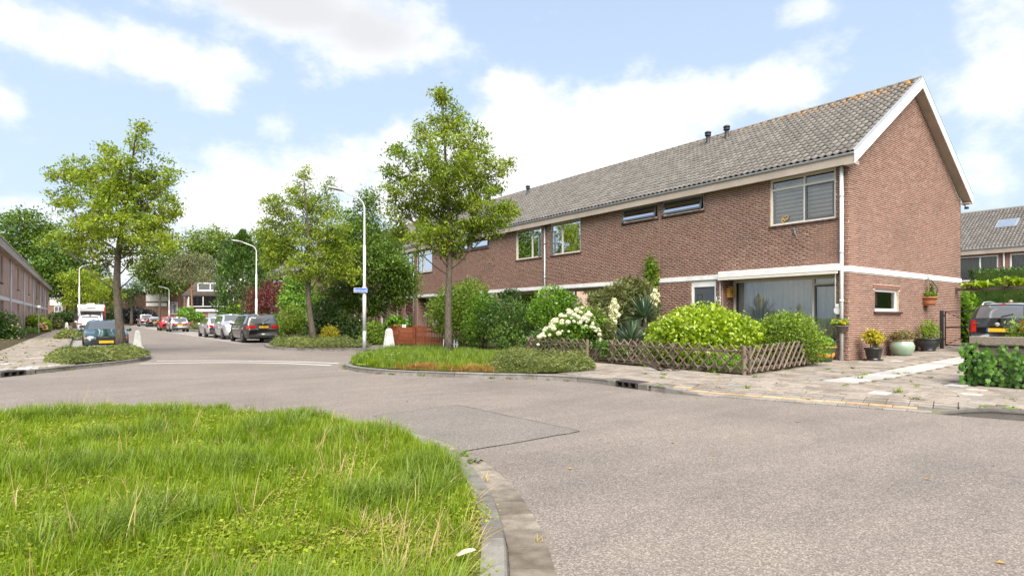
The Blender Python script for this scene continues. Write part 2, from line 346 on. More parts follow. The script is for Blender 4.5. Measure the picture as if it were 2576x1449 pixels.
    wood('wood_grey', (.085, .064, .048), (.2, .155, .12)); wood('wood_beam', (.16, .13, .1), (.36, .31, .25), (1.5, 12, 12)); wood('wood_red', (.13, .032, .012), (.27, .075, .03)); wood('wood_dark', (.06, .045, .035), (.13, .1, .08))
    leafmat('leaf_straw', [(.2, .17, .06), (.3, .25, .1), (.36, .32, .16)], .3)
    t = NT('bark'); p = t.pos((1, 1, .28)); n = t.noise(24, 7, p, .7); c = t.ramp(n, [(.3, (.035, .028, .022)), (.55, (.105, .085, .066)), (.8, (.2, .165, .13))]); c = t.mix(t.rng(t.noise(2.5, 4, t.pos()), .58, .72, 0, .5), c, (.13, .12, .06)); t.col(c); t.set(.95, 0, .2); t.bump(n, .9, .03)
    plain('bark_red', (.26, .12, .07), .9, var=.3, sc_=10); plain('bark_light', (.2, .17, .11), .9, var=.3, sc_=12); plain('twig', (.06, .045, .032), .9)
    # glass: clear pane that mirrors more at grazing angles
    t = NT('glass'); fr = t.node('ShaderNodeFresnel'); fr.inputs[0].default_value = 1.5
    tr = t.node('ShaderNodeBsdfTransparent'); tr.inputs[0].default_value = (.95, .97, .96, 1); gl = t.node('ShaderNodeBsdfGlossy'); gl.inputs['Roughness'].default_value = .01
    mx = t.node('ShaderNodeMixShader'); t.lk(t.math('ADD', t.math('MULTIPLY', fr.outputs[0], 1.6), .035, True), mx.inputs[0]); t.lk(tr.outputs[0], mx.inputs[1]); t.lk(gl.outputs[0], mx.inputs[2]); t.lk(mx.outputs[0], t.out.inputs[0])
    t = NT('car_glass'); t.col((.085, .09, .095)); t.set(.03, 0, .9, 1.)
    plain('mirror_glass', (.75, .77, .8), .05, .9)
    t = NT('curtain'); t.col((.88, .87, .84)); t.set(.9, 0, .1); tr = t.node('ShaderNodeBsdfTranslucent'); tr.inputs[0].default_value = (.8, .8, .78, 1); mx = t.node('ShaderNodeMixShader'); mx.inputs[0].default_value = .3; t.lk(t.bsdf.outputs[0], mx.inputs[1]); t.lk(tr.outputs[0], mx.inputs[2]); t.lk(mx.outputs[0], t.out.inputs[0])
    plain('curtain_grey', (.3, .3, .31), .9); plain('blind', (.5, .5, .46), .8); plain('blind_dark', (.1, .11, .1), .8); plain('curtain_blue', (.34, .4, .5), .9)
    # cars
    def paint(n, c, metal=.35, rough=.32): t = NT('paint_' + n); t.col(t.mix(t.rng(t.noise(300, 2, t.pos()), .4, .6), tuple(x * .93 for x in c), tuple(min(1, x * 1.07) for x in c))); t.set(rough, metal, .5, .8)
    paint('green', (.04, .085, .085), .45); paint('white', (.72, .72, .71), 0); paint('silver', (.5, .51, .52), .55); paint('dark', (.075, .07, .058), .5); paint('red', (.45, .012, .015), 0); paint('black', (.016, .017, .02), .2); paint('charcoal', (.03, .033, .037), .4); paint('grey', (.33, .34, .35), .5); paint('silverroof', (.42, .43, .44), .4)
    plain('tyre', (.018, .018, .018), .85, var=.2); plain('rim', (.42, .42, .43), .3, .8); plain('trim_black', (.018, .018, .019), .55); plain('lens_red', (.42, .008, .012), .12, coat=.6); plain('lens_clear', (.62, .63, .62), .08, .3, coat=.8); plain('lens_orange', (.65, .18, .03), .15, coat=.5); plain('chrome', (.7, .7, .7), .12, .95)
    # foliage
    leafmat('leaf_street', [(.045, .08, .008), (.095, .148, .012), (.165, .23, .017), (.255, .305, .028), (.32, .3, .045)], .45)
    leafmat('leaf_street_lime', [(.05, .088, .008), (.108, .168, .012), (.185, .25, .018), (.28, .325, .03), (.34, .31, .05)], .45)
    leafmat('leaf_dark', [(.03, .06, .008), (.06, .11, .012), (.1, .17, .018), (.16, .235, .03)], .36)
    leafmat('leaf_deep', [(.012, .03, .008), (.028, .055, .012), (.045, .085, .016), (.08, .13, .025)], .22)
    leafmat('leaf_far', [(.055, .09, .018), (.1, .15, .026), (.155, .21, .036), (.22, .27, .06)], .36, sc_=.3)
    leafmat('leaf_pine', [(.05, .06, .022), (.09, .1, .04), (.14, .15, .065), (.2, .18, .1)], .2)
    leafmat('leaf_conifer', [(.018, .04, .008), (.035, .075, .01), (.06, .11, .014), (.09, .15, .02)], .2)
    leafmat('leaf_maple', [(.05, .012, .014), (.09, .018, .02), (.14, .03, .028), (.16, .06, .04)], .3)
    leafmat('leaf_lime', [(.1, .15, .006), (.17, .25, .01), (.26, .35, .016), (.36, .44, .04)], .34, .3, .5)
    leafmat('leaf_fresh', [(.05, .085, .01), (.1, .16, .014), (.17, .25, .025), (.25, .32, .05)], .34)
    leafmat('leaf_bright', [(.04, .09, .008), (.08, .16, .012), (.13, .24, .02), (.2, .33, .03)], .34, .35, .45)
    leafmat('leaf_hedge', [(.025, .06, .01), (.05, .105, .014), (.085, .16, .02), (.13, .21, .03)], .28, .3, .5)
    leafmat('leaf_ivy', [(.02, .06, .01), (.045, .11, .014), (.085, .18, .02), (.16, .27, .03)], .24, .42, .35)
    leafmat('leaf_olive', [(.045, .05, .02), (.085, .095, .03), (.13, .14, .045), (.19, .19, .07)], .25)
    leafmat('leaf_juniper', [(.055, .072, .022), (.1, .125, .034), (.16, .185, .05), (.24, .25, .08)], .3)
    leafmat('leaf_yucca', [(.022, .042, .024), (.042, .074, .042), (.07, .112, .06), (.12, .17, .085)], .15, .35, .5)
    leafmat('leaf_yellow', [(.2, .2, .02), (.34, .3, .02), (.5, .4, .03)], .3)
    leafmat('leaf_heather', [(.1, .075, .04), (.16, .12, .05), (.2, .17, .07), (.12, .14, .05)], .2)
    leafmat('leaf_black', [(.008, .01, .012), (.015, .018, .018), (.03, .035, .03)], .1)
    leafmat('flower_white', [(.62, .62, .42), (.75, .74, .6), (.82, .82, .74)], .3, .7, .1)
    leafmat('flower_cream', [(.55, .52, .32), (.72, .7, .5), (.8, .79, .62)], .3, .7, .1)
    leafmat('flower_yellow', [(.6, .4, .02), (.75, .55, .03), (.7, .35, .02)], .3, .7, .1)
    leafmat('flower_pink', [(.6, .33, .33), (.72, .5, .48), (.75, .62, .58)], .3, .7, .1)
    leafmat('flower_peach', [(.62, .33, .16), (.75, .5, .28), (.78, .62, .42)], .3, .7, .1)
    leafmat('grass_a', [(.095, .155, .009), (.155, .235, .012), (.22, .305, .017), (.31, .37, .04)], .42, .4, .3, 1.2)
    leafmat('grass_b', [(.07, .125, .016), (.12, .185, .022), (.18, .25, .033), (.26, .32, .07)], .4, .4, .3, 1.2)
    leafmat('grass_dry', [(.3, .2, .08), (.42, .31, .14), (.5, .4, .22)], .3, .6, .2)
    leafmat('grass_orange', [(.22, .11, .035), (.34, .19, .06), (.42, .28, .11)], .3, .6, .2)
    leafmat('clover', [(.13, .18, .01), (.2, .265, .012), (.275, .33, .02), (.34, .35, .045)], .36, .45, .3, 1.5)
    leafmat('litter', [(.2, .1, .03), (.33, .2, .06), (.35, .28, .1)], .15)
make_materials()
# ------------------------------------------------------------------ ground, road, kerbs, paving
def smoothpoly(pts, n=4, closed=False):
    """Catmull-Rom through points"""
    P = [Vector((p[0], p[1], 0)) for p in pts]; out = []; k = len(P)
    for i in range(k if closed else k - 1):
        a, b, c, d = (P[(i - 1) % k] if closed or i else P[0]), P[i], P[(i + 1) % k], (P[(i + 2) % k] if closed or i + 2 < k else P[-1])
        for j in range(n):
            t = j / n; out.append(.5 * ((2 * b) + (c - a) * t + (2 * a - 5 * b + 4 * c - d) * t * t + (3 * b - a - 3 * c + d) * t ** 3))
    if not closed: out.append(P[-1])
    return [(p.x, p.y) for p in out]
def inpoly(x, y, poly):
    c = False; n = len(poly); j = n - 1
    for i in range(n):
        xi, yi = poly[i]; xj, yj = poly[j]
        if (yi > y) != (yj > y) and x < (xj - xi) * (y - yi) / (yj - yi) + xi: c = not c
        j = i
    return c
def inpoly_np(X, Y, poly):
    c = np.zeros(len(X), bool); n = len(poly); j = n - 1
    for i in range(n):
        xi, yi = poly[i]; xj, yj = poly[j]
        with np.errstate(divide='ignore', invalid='ignore'):
            hit = ((yi > Y) != (yj > Y)) & (X < (xj - xi) * (Y - yi) / (yj - yi + 1e-12) + xi)
        c ^= hit; j = i
    return c
def offset(line, d):
    """shift a polyline sideways (to its left for d > 0)"""
    out = []; n = len(line)
    for i in range(n):
        a = Vector(line[max(i - 1, 0)]); b = Vector(line[min(i + 1, n - 1)]); t = (b - a).normalized()
        out.append((line[i][0] - t.y * d, line[i][1] + t.x * d))
    return out
def resample(line, step):
    out = [Vector(line[0])]; acc = 0.
    for i in range(len(line) - 1):
        a, b = Vector(line[i]), Vector(line[i + 1]); L = (b - a).length; s = step - acc
        while s < L: out.append(a + (b - a) * (s / L)); s += step
        acc = (acc + L) % step if L else acc
    return [(p.x, p.y) for p in out]
def fill(poly, zf, name, mat, cell=None, parent=None):
    """a sheet over a polygon, cut into strips so that it can follow the ground's height"""
    bm = bmesh.new(); vs = [bm.verts.new((x, y, 0)) for x, y in poly]; bm.faces.new(vs)
    bmesh.ops.triangulate(bm, faces=bm.faces[:])
    if cell:
        for ax, i in ((Vector((1, 0, 0)), 0), (Vector((0, 1, 0)), 1)):
            lo = min(p[i] for p in poly); hi = max(p[i] for p in poly); k = math.floor(lo / cell) + 1
            while k * cell < hi:
                bmesh.ops.bisect_plane(bm, geom=bm.verts[:] + bm.edges[:] + bm.faces[:], plane_co=ax * k * cell, plane_no=ax); k += 1
    for v in bm.verts: v.co.z = zf(v.co.x, v.co.y)
    bmesh.ops.recalc_face_normals(bm, faces=bm.faces[:])
    for f in bm.faces:
        if f.normal.z < 0: f.normal_flip()
    me = bpy.data.meshes.new(name); bm.to_mesh(me); bm.free(); me.materials.append(MAT[mat]); return link(name, me, parent)

def ramp01(v, a, b): return min(max((v - a) / (b - a), 0), 1)
DROP = [(8.9, 7.05), (9.2, 6.0), (9.62, 4.8), (10.0, 3.6), (10.12, 3.1)]
def near_drop(x, y):
    d = 9.
    for (ax, ay), (bx, by) in zip(DROP, DROP[1:]):
        t = min(max(((x - ax) * (bx - ax) + (y - ay) * (by - ay)) / ((bx - ax) ** 2 + (by - ay) ** 2), 0), 1); d = min(d, math.hypot(x - ax - t * (bx - ax), y - ay - t * (by - ay)))
    return d
def gz(x, y):
    """height of the paved ground on the right of the street"""
    p = .12 + .0275 * max(0, x - 14.5)
    dip = ramp01(y, 7.1, 6.6) * ramp01(y, 2.55, 3.15)                 # dropped kerb at the drive
    k = ramp01(near_drop(x, y), 0, 1.7) if x < 13 else 1
    return p * (1 - dip * (1 - k)) + .015 * dip * (1 - k)

ground = MB().add([(-900, -900, -.06), (900, -900, -.06), (900, 900, -.06), (-900, 900, -.06)], [(0, 1, 2, 3)]).build('ground', 'lawn'); tag(ground, 'grassy ground under the whole street', kind='structure')
road = MB().add([(-60, -40, 0), (60, -40, 0), (60, 140, 0), (-60, 140, 0)], [(0, 1, 2, 3)]).build('road', 'asphalt'); tag(road, 'pale worn asphalt road', kind='structure')

KR = smoothpoly([(9.2, 128), (9.2, 60), (9.2, 34.5), (9.0, 33.2), (7.7, 31.8), (7.0, 29), (7.0, 26.8), (7.6, 25.1), (9.2, 24.0), (9.7, 22.8), (9.1, 20.7), (7.3, 18.3), (6.3, 16.8), (5.85, 15.6), (5.88, 14.3), (6.3, 13.2), (6.85, 12.3), (7.55, 11.3),
                 (8.25, 10.55), (8.7, 9.8), (8.88, 8.9), (8.86, 7.8), (8.9, 7.05)], 4)
KR2 = smoothpoly([(10.12, 3.1), (10.4, 2.2), (10.9, .5), (11.6, -2), (12.6, -6), (13.6, -14)], 4)
RIGHT = KR + DROP[1:] + KR2[1:] + [(60, -14), (60, 128)]
KL = smoothpoly([(-30, 9), (-14, 10.5), (-8, 12.7), (-3.6, 16.4), (-1.56, 18.3), (-.2, 19.8), (.85, 21.0), (1.6, 22.3), (1.95, 24), (1.95, 28.2), (1.3, 29.2), (-.1, 29.6), (-.45, 31), (-.45, 70), (-.45, 118)], 4)
LEFT = KL + [(-60, 118), (-60, 9)]
KF = smoothpoly([(.1, .35), (1.1, 1.5), (1.89, 2.57), (2.22, 3.08), (2.52, 3.66), (2.8, 4.36), (2.99, 5.2), (3.03, 6.15), (2.82, 7.2), (2.25, 8.35), (1.4, 9.45), (.55, 10.2), (-.6, 10.7), (-3, 11), (-8, 10.4), (-16, 8.5), (-30, 6)], 4)
FRONT = KF + [(-30, -20), (-3, -20), (-1.5, -3)]

GAPS = []
def kerb_line(line, name, label, side, h=.12, w=.13, L=1.0, holes=(), zf=None, mat='kerb'):
    """kerb stones along a line, each a piece of its own; side +1: stones lie to the left of the line's run"""
    root = thing(name, label, None, kind='structure')
    pts = resample(line, L / 5); i = 0
    if math.hypot(pts[-1][0] - line[-1][0], pts[-1][1] - line[-1][1]) > .03: pts.append(tuple(line[-1][:2]))
    while i + 1 < len(pts):
        seg = pts[i:i + 6]; inn = offset(seg, side * w); mid = seg[len(seg) // 2 - (len(seg) > 4)]; i += 5
        if len(seg) == 6 and not any(g[2] is root for g in GAPS) and any(math.hypot(mid[0] - hx, mid[1] - hy) < .52 for hx, hy in holes): GAPS.append((mid, math.atan2(seg[3][1] - seg[2][1], seg[3][0] - seg[2][0]), root)); continue
        if math.hypot(*mid) > 48 and rnd.random() < 2: pass
        mb = MB(); n = len(seg); jz = rnd.uniform(-.006, .006)
        a = Vector(seg[0]).lerp(Vector(seg[1]), .02); b = Vector(seg[-1]).lerp(Vector(seg[-2]), .02); seg = [tuple(a)] + seg[1:-1] + [tuple(b)]
        a = Vector(inn[0]).lerp(Vector(inn[1]), .02); b = Vector(inn[-1]).lerp(Vector(inn[-2]), .02); inn = [tuple(a)] + inn[1:-1] + [tuple(b)]
        vs = []
        for (x, y), (u, v) in zip(seg, inn):
            hh = (zf(x, y) if zf else h) + jz; tx, ty = x + (u - x) * .12, y + (v - y) * .12; cx, cy = x + (u - x) * .2, y + (v - y) * .2
            vs += [(x, y, -.05), (tx, ty, hh - .02), (cx, cy, hh), (u, v, hh), (u, v, -.05)]
        fs = []
        for k in range(n - 1):
            for j in range(4): fs.append((k * 5 + j, k * 5 + j + 1, k * 5 + 6 + j, k * 5 + 5 + j))
        fs += [tuple(range(5)), tuple(reversed(range((n - 1) * 5, n * 5)))]
        mb.add(vs, fs).build('kerb_stone', mat, root)
    return root
DR1 = (8.87, 7.75); DR2 = (-1.15, 18.75)
kerb_line(KR, 'kerb', 'grey concrete kerb round the planted corner and parking bays by the terrace', 1, holes=[DR1])
kerb_line(KR2, 'kerb', 'grey concrete kerb beyond the dropped kerb, in front of the ivy wall', 1, zf=lambda x, y: .015 + .115 * ramp01(y, 3.12, 2.6), mat='kerb_dark')
kerb_line(KL, 'kerb', 'grey concrete kerb of the far left pavement with a drain', 1, holes=[DR2])
kf = kerb_line([p for p in KF if math.hypot(*p) > 1.2 and p[0] > -14], 'kerb', 'curved concrete kerb of the grass island', 1, w=.16)

# gutter stones along the island kerb
GL = [p for p in KF if 1.0 < p[1] < 6.6 and p[0] > .8]
GL = GL
groot = thing('gutter', 'row of pale concrete gutter stones beside the island kerb', None, kind='structure')
gpts = resample(GL, .3); gout = offset(gpts, -.25)
for i in range(len(gpts) - 1):
    a, b = gpts[i], gpts[i + 1]; c, d = gout[i + 1], gout[i]; zz = .012 + rnd.uniform(-.003, .003)
    def sh(p, q, k=.012): return (p[0] + (q[0] - p[0]) * k, p[1] + (q[1] - p[1]) * k)
    q = [sh(a, b), sh(b, a), sh(c, d), sh(d, c)]
    MB().prism(list(reversed(q)), -.03, zz).build('gutter_stone', 'gutter', groot)

# the pale repair patch in the asphalt with its sealed seams
PA = [(3.38, 7.9), (4.9, 8.1), (5.0, 5.32), (3.2, 5.25)]
patch = fill(PA, lambda x, y: .004, 'asphalt_patch', 'asphalt_patch', parent=road)
for a, b in zip(PA, PA[1:] + PA[:1]):
    if a[0] < 3.45 and b[0] < 3.45: continue
    n = 9; A = [(a[0] + (b[0] - a[0]) * k / n + rnd.uniform(-.012, .012), a[1] + (b[1] - a[1]) * k / n + rnd.uniform(-.012, .012)) for k in range(n + 1)]
    B = offset(A, .014); m = MB(); m.add([(p[0], p[1], .008) for p in A] + [(p[0], p[1], .008) for p in B], [(i, i + 1, n + 2 + i, n + 1 + i) for i in range(n)]); m.build('seam', 'seam', road)

# two broken white lines across the street mouth
for (p0, p1, p2, p3), lab in (((gp(392, 908.5), gp(540, 907.5), gp(700, 909.5), gp(852, 914.5)), 'a'), ((gp(350, 915.5), gp(540, 912.5), gp(700, 914.2), gp(846, 920.5)), 'b')):
    ln = resample(smoothpoly([(p.x, p.y) for p in (p0, p1, p2, p3)], 10), .1); i = 0
    while i + 3 < len(ln):
        k = 9 if lab == 'b' else 14
        s = ln[i:i + k]; i += k
        if len(s) < 2: break
        s = s + ln[i:i + 1]; o = offset(s, .13); n = len(s); m = MB().add([(q[0], q[1], .005) for q in s] + [(q[0], q[1], .005) for q in o], [(j, j + 1, n + j + 1, n + j) for j in range(n - 1)])
        m.build('white_line_block', 'road_paint', road)

# right-hand paving
ISLC = [(6.02, 15.5), (6.05, 14.4), (6.45, 13.3), (7.0, 12.45), (7.7, 11.5), (8.35, 10.75), (9.2, 10.35), (10.1, 10.55), (10.8, 11.2), (11.2, 12.6), (11.3, 16), (11.1, 18.6), (10.3, 20.3), (9.2, 20.4), (7.5, 18.2), (6.5, 16.8)]
ISLB = [(7.2, 28.8), (7.2, 27), (7.75, 25.4), (9.1, 24.5), (10.4, 24.6), (10.6, 26.5), (10.4, 30.5), (9.4, 32.3), (7.9, 31.4)]
GARDA = [(12.15, 7.5), (15.2, 7.8), (15.2, 11.9), (17.45, 12.0), (17.45, 74.4), (12.0, 74.4), (12.0, 20.5), (11.9, 14.6), (11.9, 12.3), (12.15, 11.6)]
pav = fill(RIGHT, lambda x, y: gz(x, y) - .022, 'pavement', 'joint_sand', .5); tag(pav, 'grey concrete slab pavement in front of the terrace', kind='structure')
slab_me = {}
def slab_mesh(lx, ly, mat, h=.06, b=.006):
    k = (lx, ly, mat)
    if k not in slab_me: slab_me[k] = MB().bbox(-lx / 2, lx / 2, -ly / 2, ly / 2, -h, 0, b).mesh('paving_slab', mat)
    return slab_me[k]
def place_piece(name, me, x, y, z, parent, rz=0, tilt=0):
    o = link(name, me, parent); o.location = (x, y, z); o.rotation_euler = (rnd.uniform(-.004, .004), -tilt + rnd.uniform(-.004, .004), rz); return o
cand = []
row = 0; xx = 9.15
while xx < 30:
    off = .15 if row % 2 else 0; yy = -7.8 + off
    while yy < 34:
        if inpoly(xx, yy, RIGHT) and inpoly(xx - .28, yy, RIGHT) and inpoly(xx - .15, yy + .2, RIGHT) and inpoly(xx - .15, yy - .2, RIGHT) and not inpoly(xx, yy, GARDA) and not inpoly(xx, yy, ISLC) and not inpoly(xx, yy, ISLB):
            if not (xx > 17.3 and yy > 7.3) and not (xx > 13.9 and yy < 3.9 and xx < 15.7): cand.append((xx, yy))
        yy += .3
    row += 1; xx += .3
cand = [p for p in cand if near_drop(*p) > .98 or not 2.5 < p[1] < 7.1]
# pale strips run up the drive
STRIPS = ((12.3, 26., 5.25, 5.85), (13.35, 15.8, 3.75, 4.05))
def strip_of(x, y): return None
def in_strip(x, y): return any(a < x < b and c - .14 < y < d + .14 for a, b, c, d in STRIPS)
cand = [p for p in cand if not in_strip(*p)]
cand.sort(key=lambda p: math.hypot(*p)); cand = [p for p in cand if p[1] < 24]
RZ = {}
for i, (x, y) in enumerate(cand):
    m = strip_of(x, y) or ('slab_pale' if rnd.random() < .012 else ('slab_grey' if rnd.random() < .12 else 'slab'))
    RZ[i] = m
for i in range(min(300, len(cand))):
    x, y = cand[i]; place_piece('paving_slab', slab_mesh(.292, .292, RZ[i]), x, y, gz(x, y) + rnd.uniform(-.003, .003), pav, tilt=(gz(x + .1, y) - gz(x - .1, y)) / .2)
for mat in ('slab', 'slab_pale', 'slab_grey'):
    mb = MB()
    for i in range(300, len(cand)):
        if RZ[i] != mat: continue
        x, y = cand[i]; j = rnd.uniform(-.003, .003); e = .146; z = [gz(x - e, y) + j, gz(x + e, y) + j]
        vs = [(x - e, y - e, z[0]), (x + e, y - e, z[1]), (x + e, y + e, z[1]), (x - e, y + e, z[0])]
        mb.add(vs + [(a, b, c - .03) for a, b, c in vs], [(0, 1, 2, 3), (0, 4, 5, 1), (1, 5, 6, 2), (2, 6, 7, 3), (3, 7, 4, 0)])
    o = mb.build('paving', mat, pav); tag(o, kind='stuff')
for a, b, c, d in STRIPS:
    x = a
    while x < b:
        y = (c + d) / 2; place_piece('paving_strip_slab', slab_mesh(.494, d - c - .008, 'slab_pale'), x + .25, y, gz(x + .25, y) + .003, pav, tilt=(gz(x + .4, y) - gz(x + .1, y)) / .3); x += .5
# yellow and grey block courses in the dropped kerb
yroot = thing('dropped_kerb', 'yellow block course edging the dropped kerb of the drive', None, kind='structure')
for off_, mat, L, W in ((-.02, 'slab_grey', .3, .2), (.2, 'paver_yellow', .31, .2), (.42, 'slab_grey', .3, .2), (.63, 'slab', .3, .2), (.84, 'slab', .3, .2)):
    ln = resample(offset(DROP + ([(10.32, 2.5)] if off_ > .3 else []), off_ + .1), L + .01)
    for a, b in zip(ln, ln[1:]):
        t = math.atan2(b[1] - a[1], b[0] - a[0]); cx, cy = (a[0] + b[0]) / 2, (a[1] + b[1]) / 2
        place_piece('kerb_block', slab_mesh(L, W, mat), cx, cy, max(gz(cx, cy), .016) + .004 + rnd.uniform(-.003, .003), yroot, t)
# cut slabs at the ends of the dropped kerb are covered by ramp stones
for (x, y, rz, s) in ((8.98, 6.75, -1.3, 1),):
    m = MB().prism([(-.35, -.08), (.35, -.08), (.35, .12), (-.35, .12)], 0, .1, lambda a, b, c: (a, b, c * (1 - ramp01(a, -.2, .35) * .85) - .01 if c else -.05))
    o = m.build('ramp_stone', 'kerb', yroot); o.location = (x, y, 0.012); o.rotation_euler = (0, 0, rz)

# drains set into the kerb
def drain(x, y, rz, label):
    t = thing('kerb_drain', label, 'drain', (x, y, 0), rz)
    MB().bbox(-.29, .29, -.02, .36, .105, .13, .008).build('cover_plate', 'iron', t)
    MB().box(-.29, .29, .05, .3, -.04, .1).build('hollow', 'drain_dark', t)
    for k in (-.29, -.11, .07, .25): MB().box(k, k + .04, -.02, .1, -.02, .104).build('grille_bar', 'iron', t)
    MB().box(-.29, .29, -.02, .04, -.03, .012).build('sill', 'iron', t)
    for a, b in ((-.56, -.294), (.294, .56)): MB().bbox(a, b, .0, .15, -.04, .118, .012).build('kerb_stone', 'kerb', t)
drain(*GAPS[0][0], GAPS[0][1], 'iron kerb drain beside the dropped kerb of the drive')
drain(*GAPS[-1][0], GAPS[-1][1], 'iron kerb drain in the far left pavement kerb')

# left pavement
pl = fill(LEFT, lambda x, y: .1, 'pavement', 'joint_sand'); tag(pl, 'weedy slab pavement beside the left terrace', kind='structure')
ISLA = [(-.25, 20.3), (.75, 21.3), (1.5, 22.5), (1.78, 24), (1.78, 28), (1.2, 28.9), (-.1, 29.2), (-.6, 28), (-.7, 24)]
mb = MB(); mbp = MB(); y = 12.; r_ = 0
while y < 75:
    x = -4.2 + (.15 if r_ % 2 else 0)
    while x < 1.7:
        if inpoly(x, y, LEFT) and inpoly(x + .25, y - .25, LEFT) and not inpoly(x, y, ISLA) and not (y > 30 and x > -.6):
            j = .121 + rnd.uniform(-.004, .004); e = .146; vs = [(x - e, y - e, j), (x + e, y - e, j), (x + e, y + e, j), (x - e, y + e, j)]
            white = (abs((y - 18.5) - (x + 1.5) * 1.05 - 1.0) < .2 and x < .6) or (abs((y - 18.5) - (x + 1.5) * 1.05 - .45) < .16 and x < -.9) or (abs(y - 24.2) < .16 and -1.4 < x < -.7) or (abs(y - 22.6 - x * .5) < .16 and x < -1.6)
            (mbp if white else mb).add(vs + [(a, b, c - .03) for a, b, c in vs], [(0, 1, 2, 3), (0, 4, 5, 1), (1, 5, 6, 2), (2, 6, 7, 3), (3, 7, 4, 0)])
        x += .3
    y += .3; r_ += 1
tag(mb.build('paving', 'slab', pl), kind='stuff'); tag(mbp.build('paving', 'slab_pale', pl), kind='stuff')
# paved parking bays
bl = MB(); bl.box(-.4, 1.95, 30.2, 100, .0, .012); o = bl.build('parking_bay', 'slab_grey'); tag(o, 'block paved parking bay on the left of the street', kind='structure')
bl = MB(); bl.box(6.7, 9.05, 33.6, 125, .0, .011); o = bl.build('parking_bay', 'slab_grey'); tag(o, 'block paved parking bay on the right of the street', kind='structure')
# planted beds
bed = fill(ISLC, lambda x, y: .135, 'planting_bed', 'turf_soil'); tag(bed, 'grassy soil bed round the middle street tree', kind='structure')
bed = fill(ISLB, lambda x, y: .135, 'planting_bed', 'soil'); tag(bed, 'soil bed round the street tree by the lamp post', kind='structure')
bed = fill(ISLA, lambda x, y: .135, 'planting_bed', 'soil'); tag(bed, 'soil bed round the street tree by the green car', kind='structure')
gar = fill(GARDA, lambda x, y: gz(x, y) + .012, 'garden', 'soil', 1.0); tag(gar, 'dark garden soil in front of the terrace', kind='structure')
garl = fill([(-4.3, 22.5), (-2.6, 25), (-2.4, 100), (-4.3, 100)], lambda x, y: .135, 'garden', 'soil'); tag(garl, 'garden strip before the left terrace', kind='structure')
verge = fill([(-60, 40), (-4.4, 22), (-8, 15), (-30, 11)], lambda x, y: .125, 'verge', 'lawn'); tag(verge, 'grass beyond the left pavement', kind='structure')
isl = fill(offset(KF, .12) + FRONT[len(KF):], lambda x, y: .105, 'grass_island', 'turf_soil'); tag(isl, 'turf of the grass island', kind='structure')
# ------------------------------------------------------------------ terraces
BRL, BRC, PROUD = .22, .0625, .0035
def sub_spans(a, b, cuts):
    sp = [(a, b)]
    for c0, c1 in cuts:
        n = []
        for s0, s1 in sp:
            if c1 <= s0 or c0 >= s1: n.append((s0, s1)); continue
            if c0 > s0: n.append((s0, c0))
            if c1 < s1: n.append((c1, s1))
        sp = n
    return sp
def brick_cells(a0, a1, z0, z1, openings, top=None):
    """(a, z, length) of every brick of a wall from a0 to a1; top(z) gives the span under a sloping gable"""
    out = []; r = 0; z = z0
    while z + .05 <= z1:
        lo, hi = (a0, a1) if top is None else top(z + .05)
        cuts = [(o[0], o[1]) for o in openings if o[2] < z + .045 and o[3] > z + .01]
        off = (r % 2) * BRL / 2 + ((r * 37) % 11) * .004; n0 = math.floor((lo - a0 - off) / BRL)
        a = a0 + off + n0 * BRL
        while a < hi:
            for s0, s1 in sub_spans(lo if a < lo + .01 else a + .005, hi if a + BRL > hi - .01 else a + BRL - .005, cuts):
                if s1 - s0 > .012: out.append(((s0 + s1) / 2, z + .026, s1 - s0))
            a += BRL
        z += BRC; r += 1
    return out
def brick_boxes(cells, fn, mat, name, parent):
    """all bricks as one mesh; fn(a, z, d) -> point, d = distance proud of the wall"""
    if not cells: return
    C = np.array(cells); n = len(C); V = np.zeros((n, 8, 3)); jit = nrs.uniform(-.0018, .0018, n)
    for i, (sa, sz, d) in enumerate([(-1, -1, 0), (1, -1, 0), (1, 1, 0), (-1, 1, 0), (-1, -1, 1), (1, -1, 1), (1, 1, 1), (-1, 1, 1)]):
        a = C[:, 0] + sa * C[:, 2] / 2; z = C[:, 1] + sz * .0243; dd = np.where(d, PROUD + jit, -.004)
        p = fn(a, z, dd); V[:, i, 0] = p[0]; V[:, i, 1] = p[1]; V[:, i, 2] = p[2]
    fq = np.array([(4, 5, 6, 7), (0, 1, 5, 4), (1, 2, 6, 5), (2, 3, 7, 6), (3, 0, 4, 7)]); Fq = (np.arange(n)[:, None, None] * 8 + fq).reshape(-1, 4)
    o = link(name, np_mesh(name, V.reshape(-1, 3), Fq, mat), parent); tag(o, kind='stuff'); return o
def single_bricks(cells, place, mat, parent):
    me = MB().box(-.105, .105, -.004, PROUD, -.0243, .0243).mesh('brick', mat)
    for c in cells:
        o = link('brick', me, parent); p, rz = place(c); o.location = p; o.rotation_euler = (0, 0, rz)
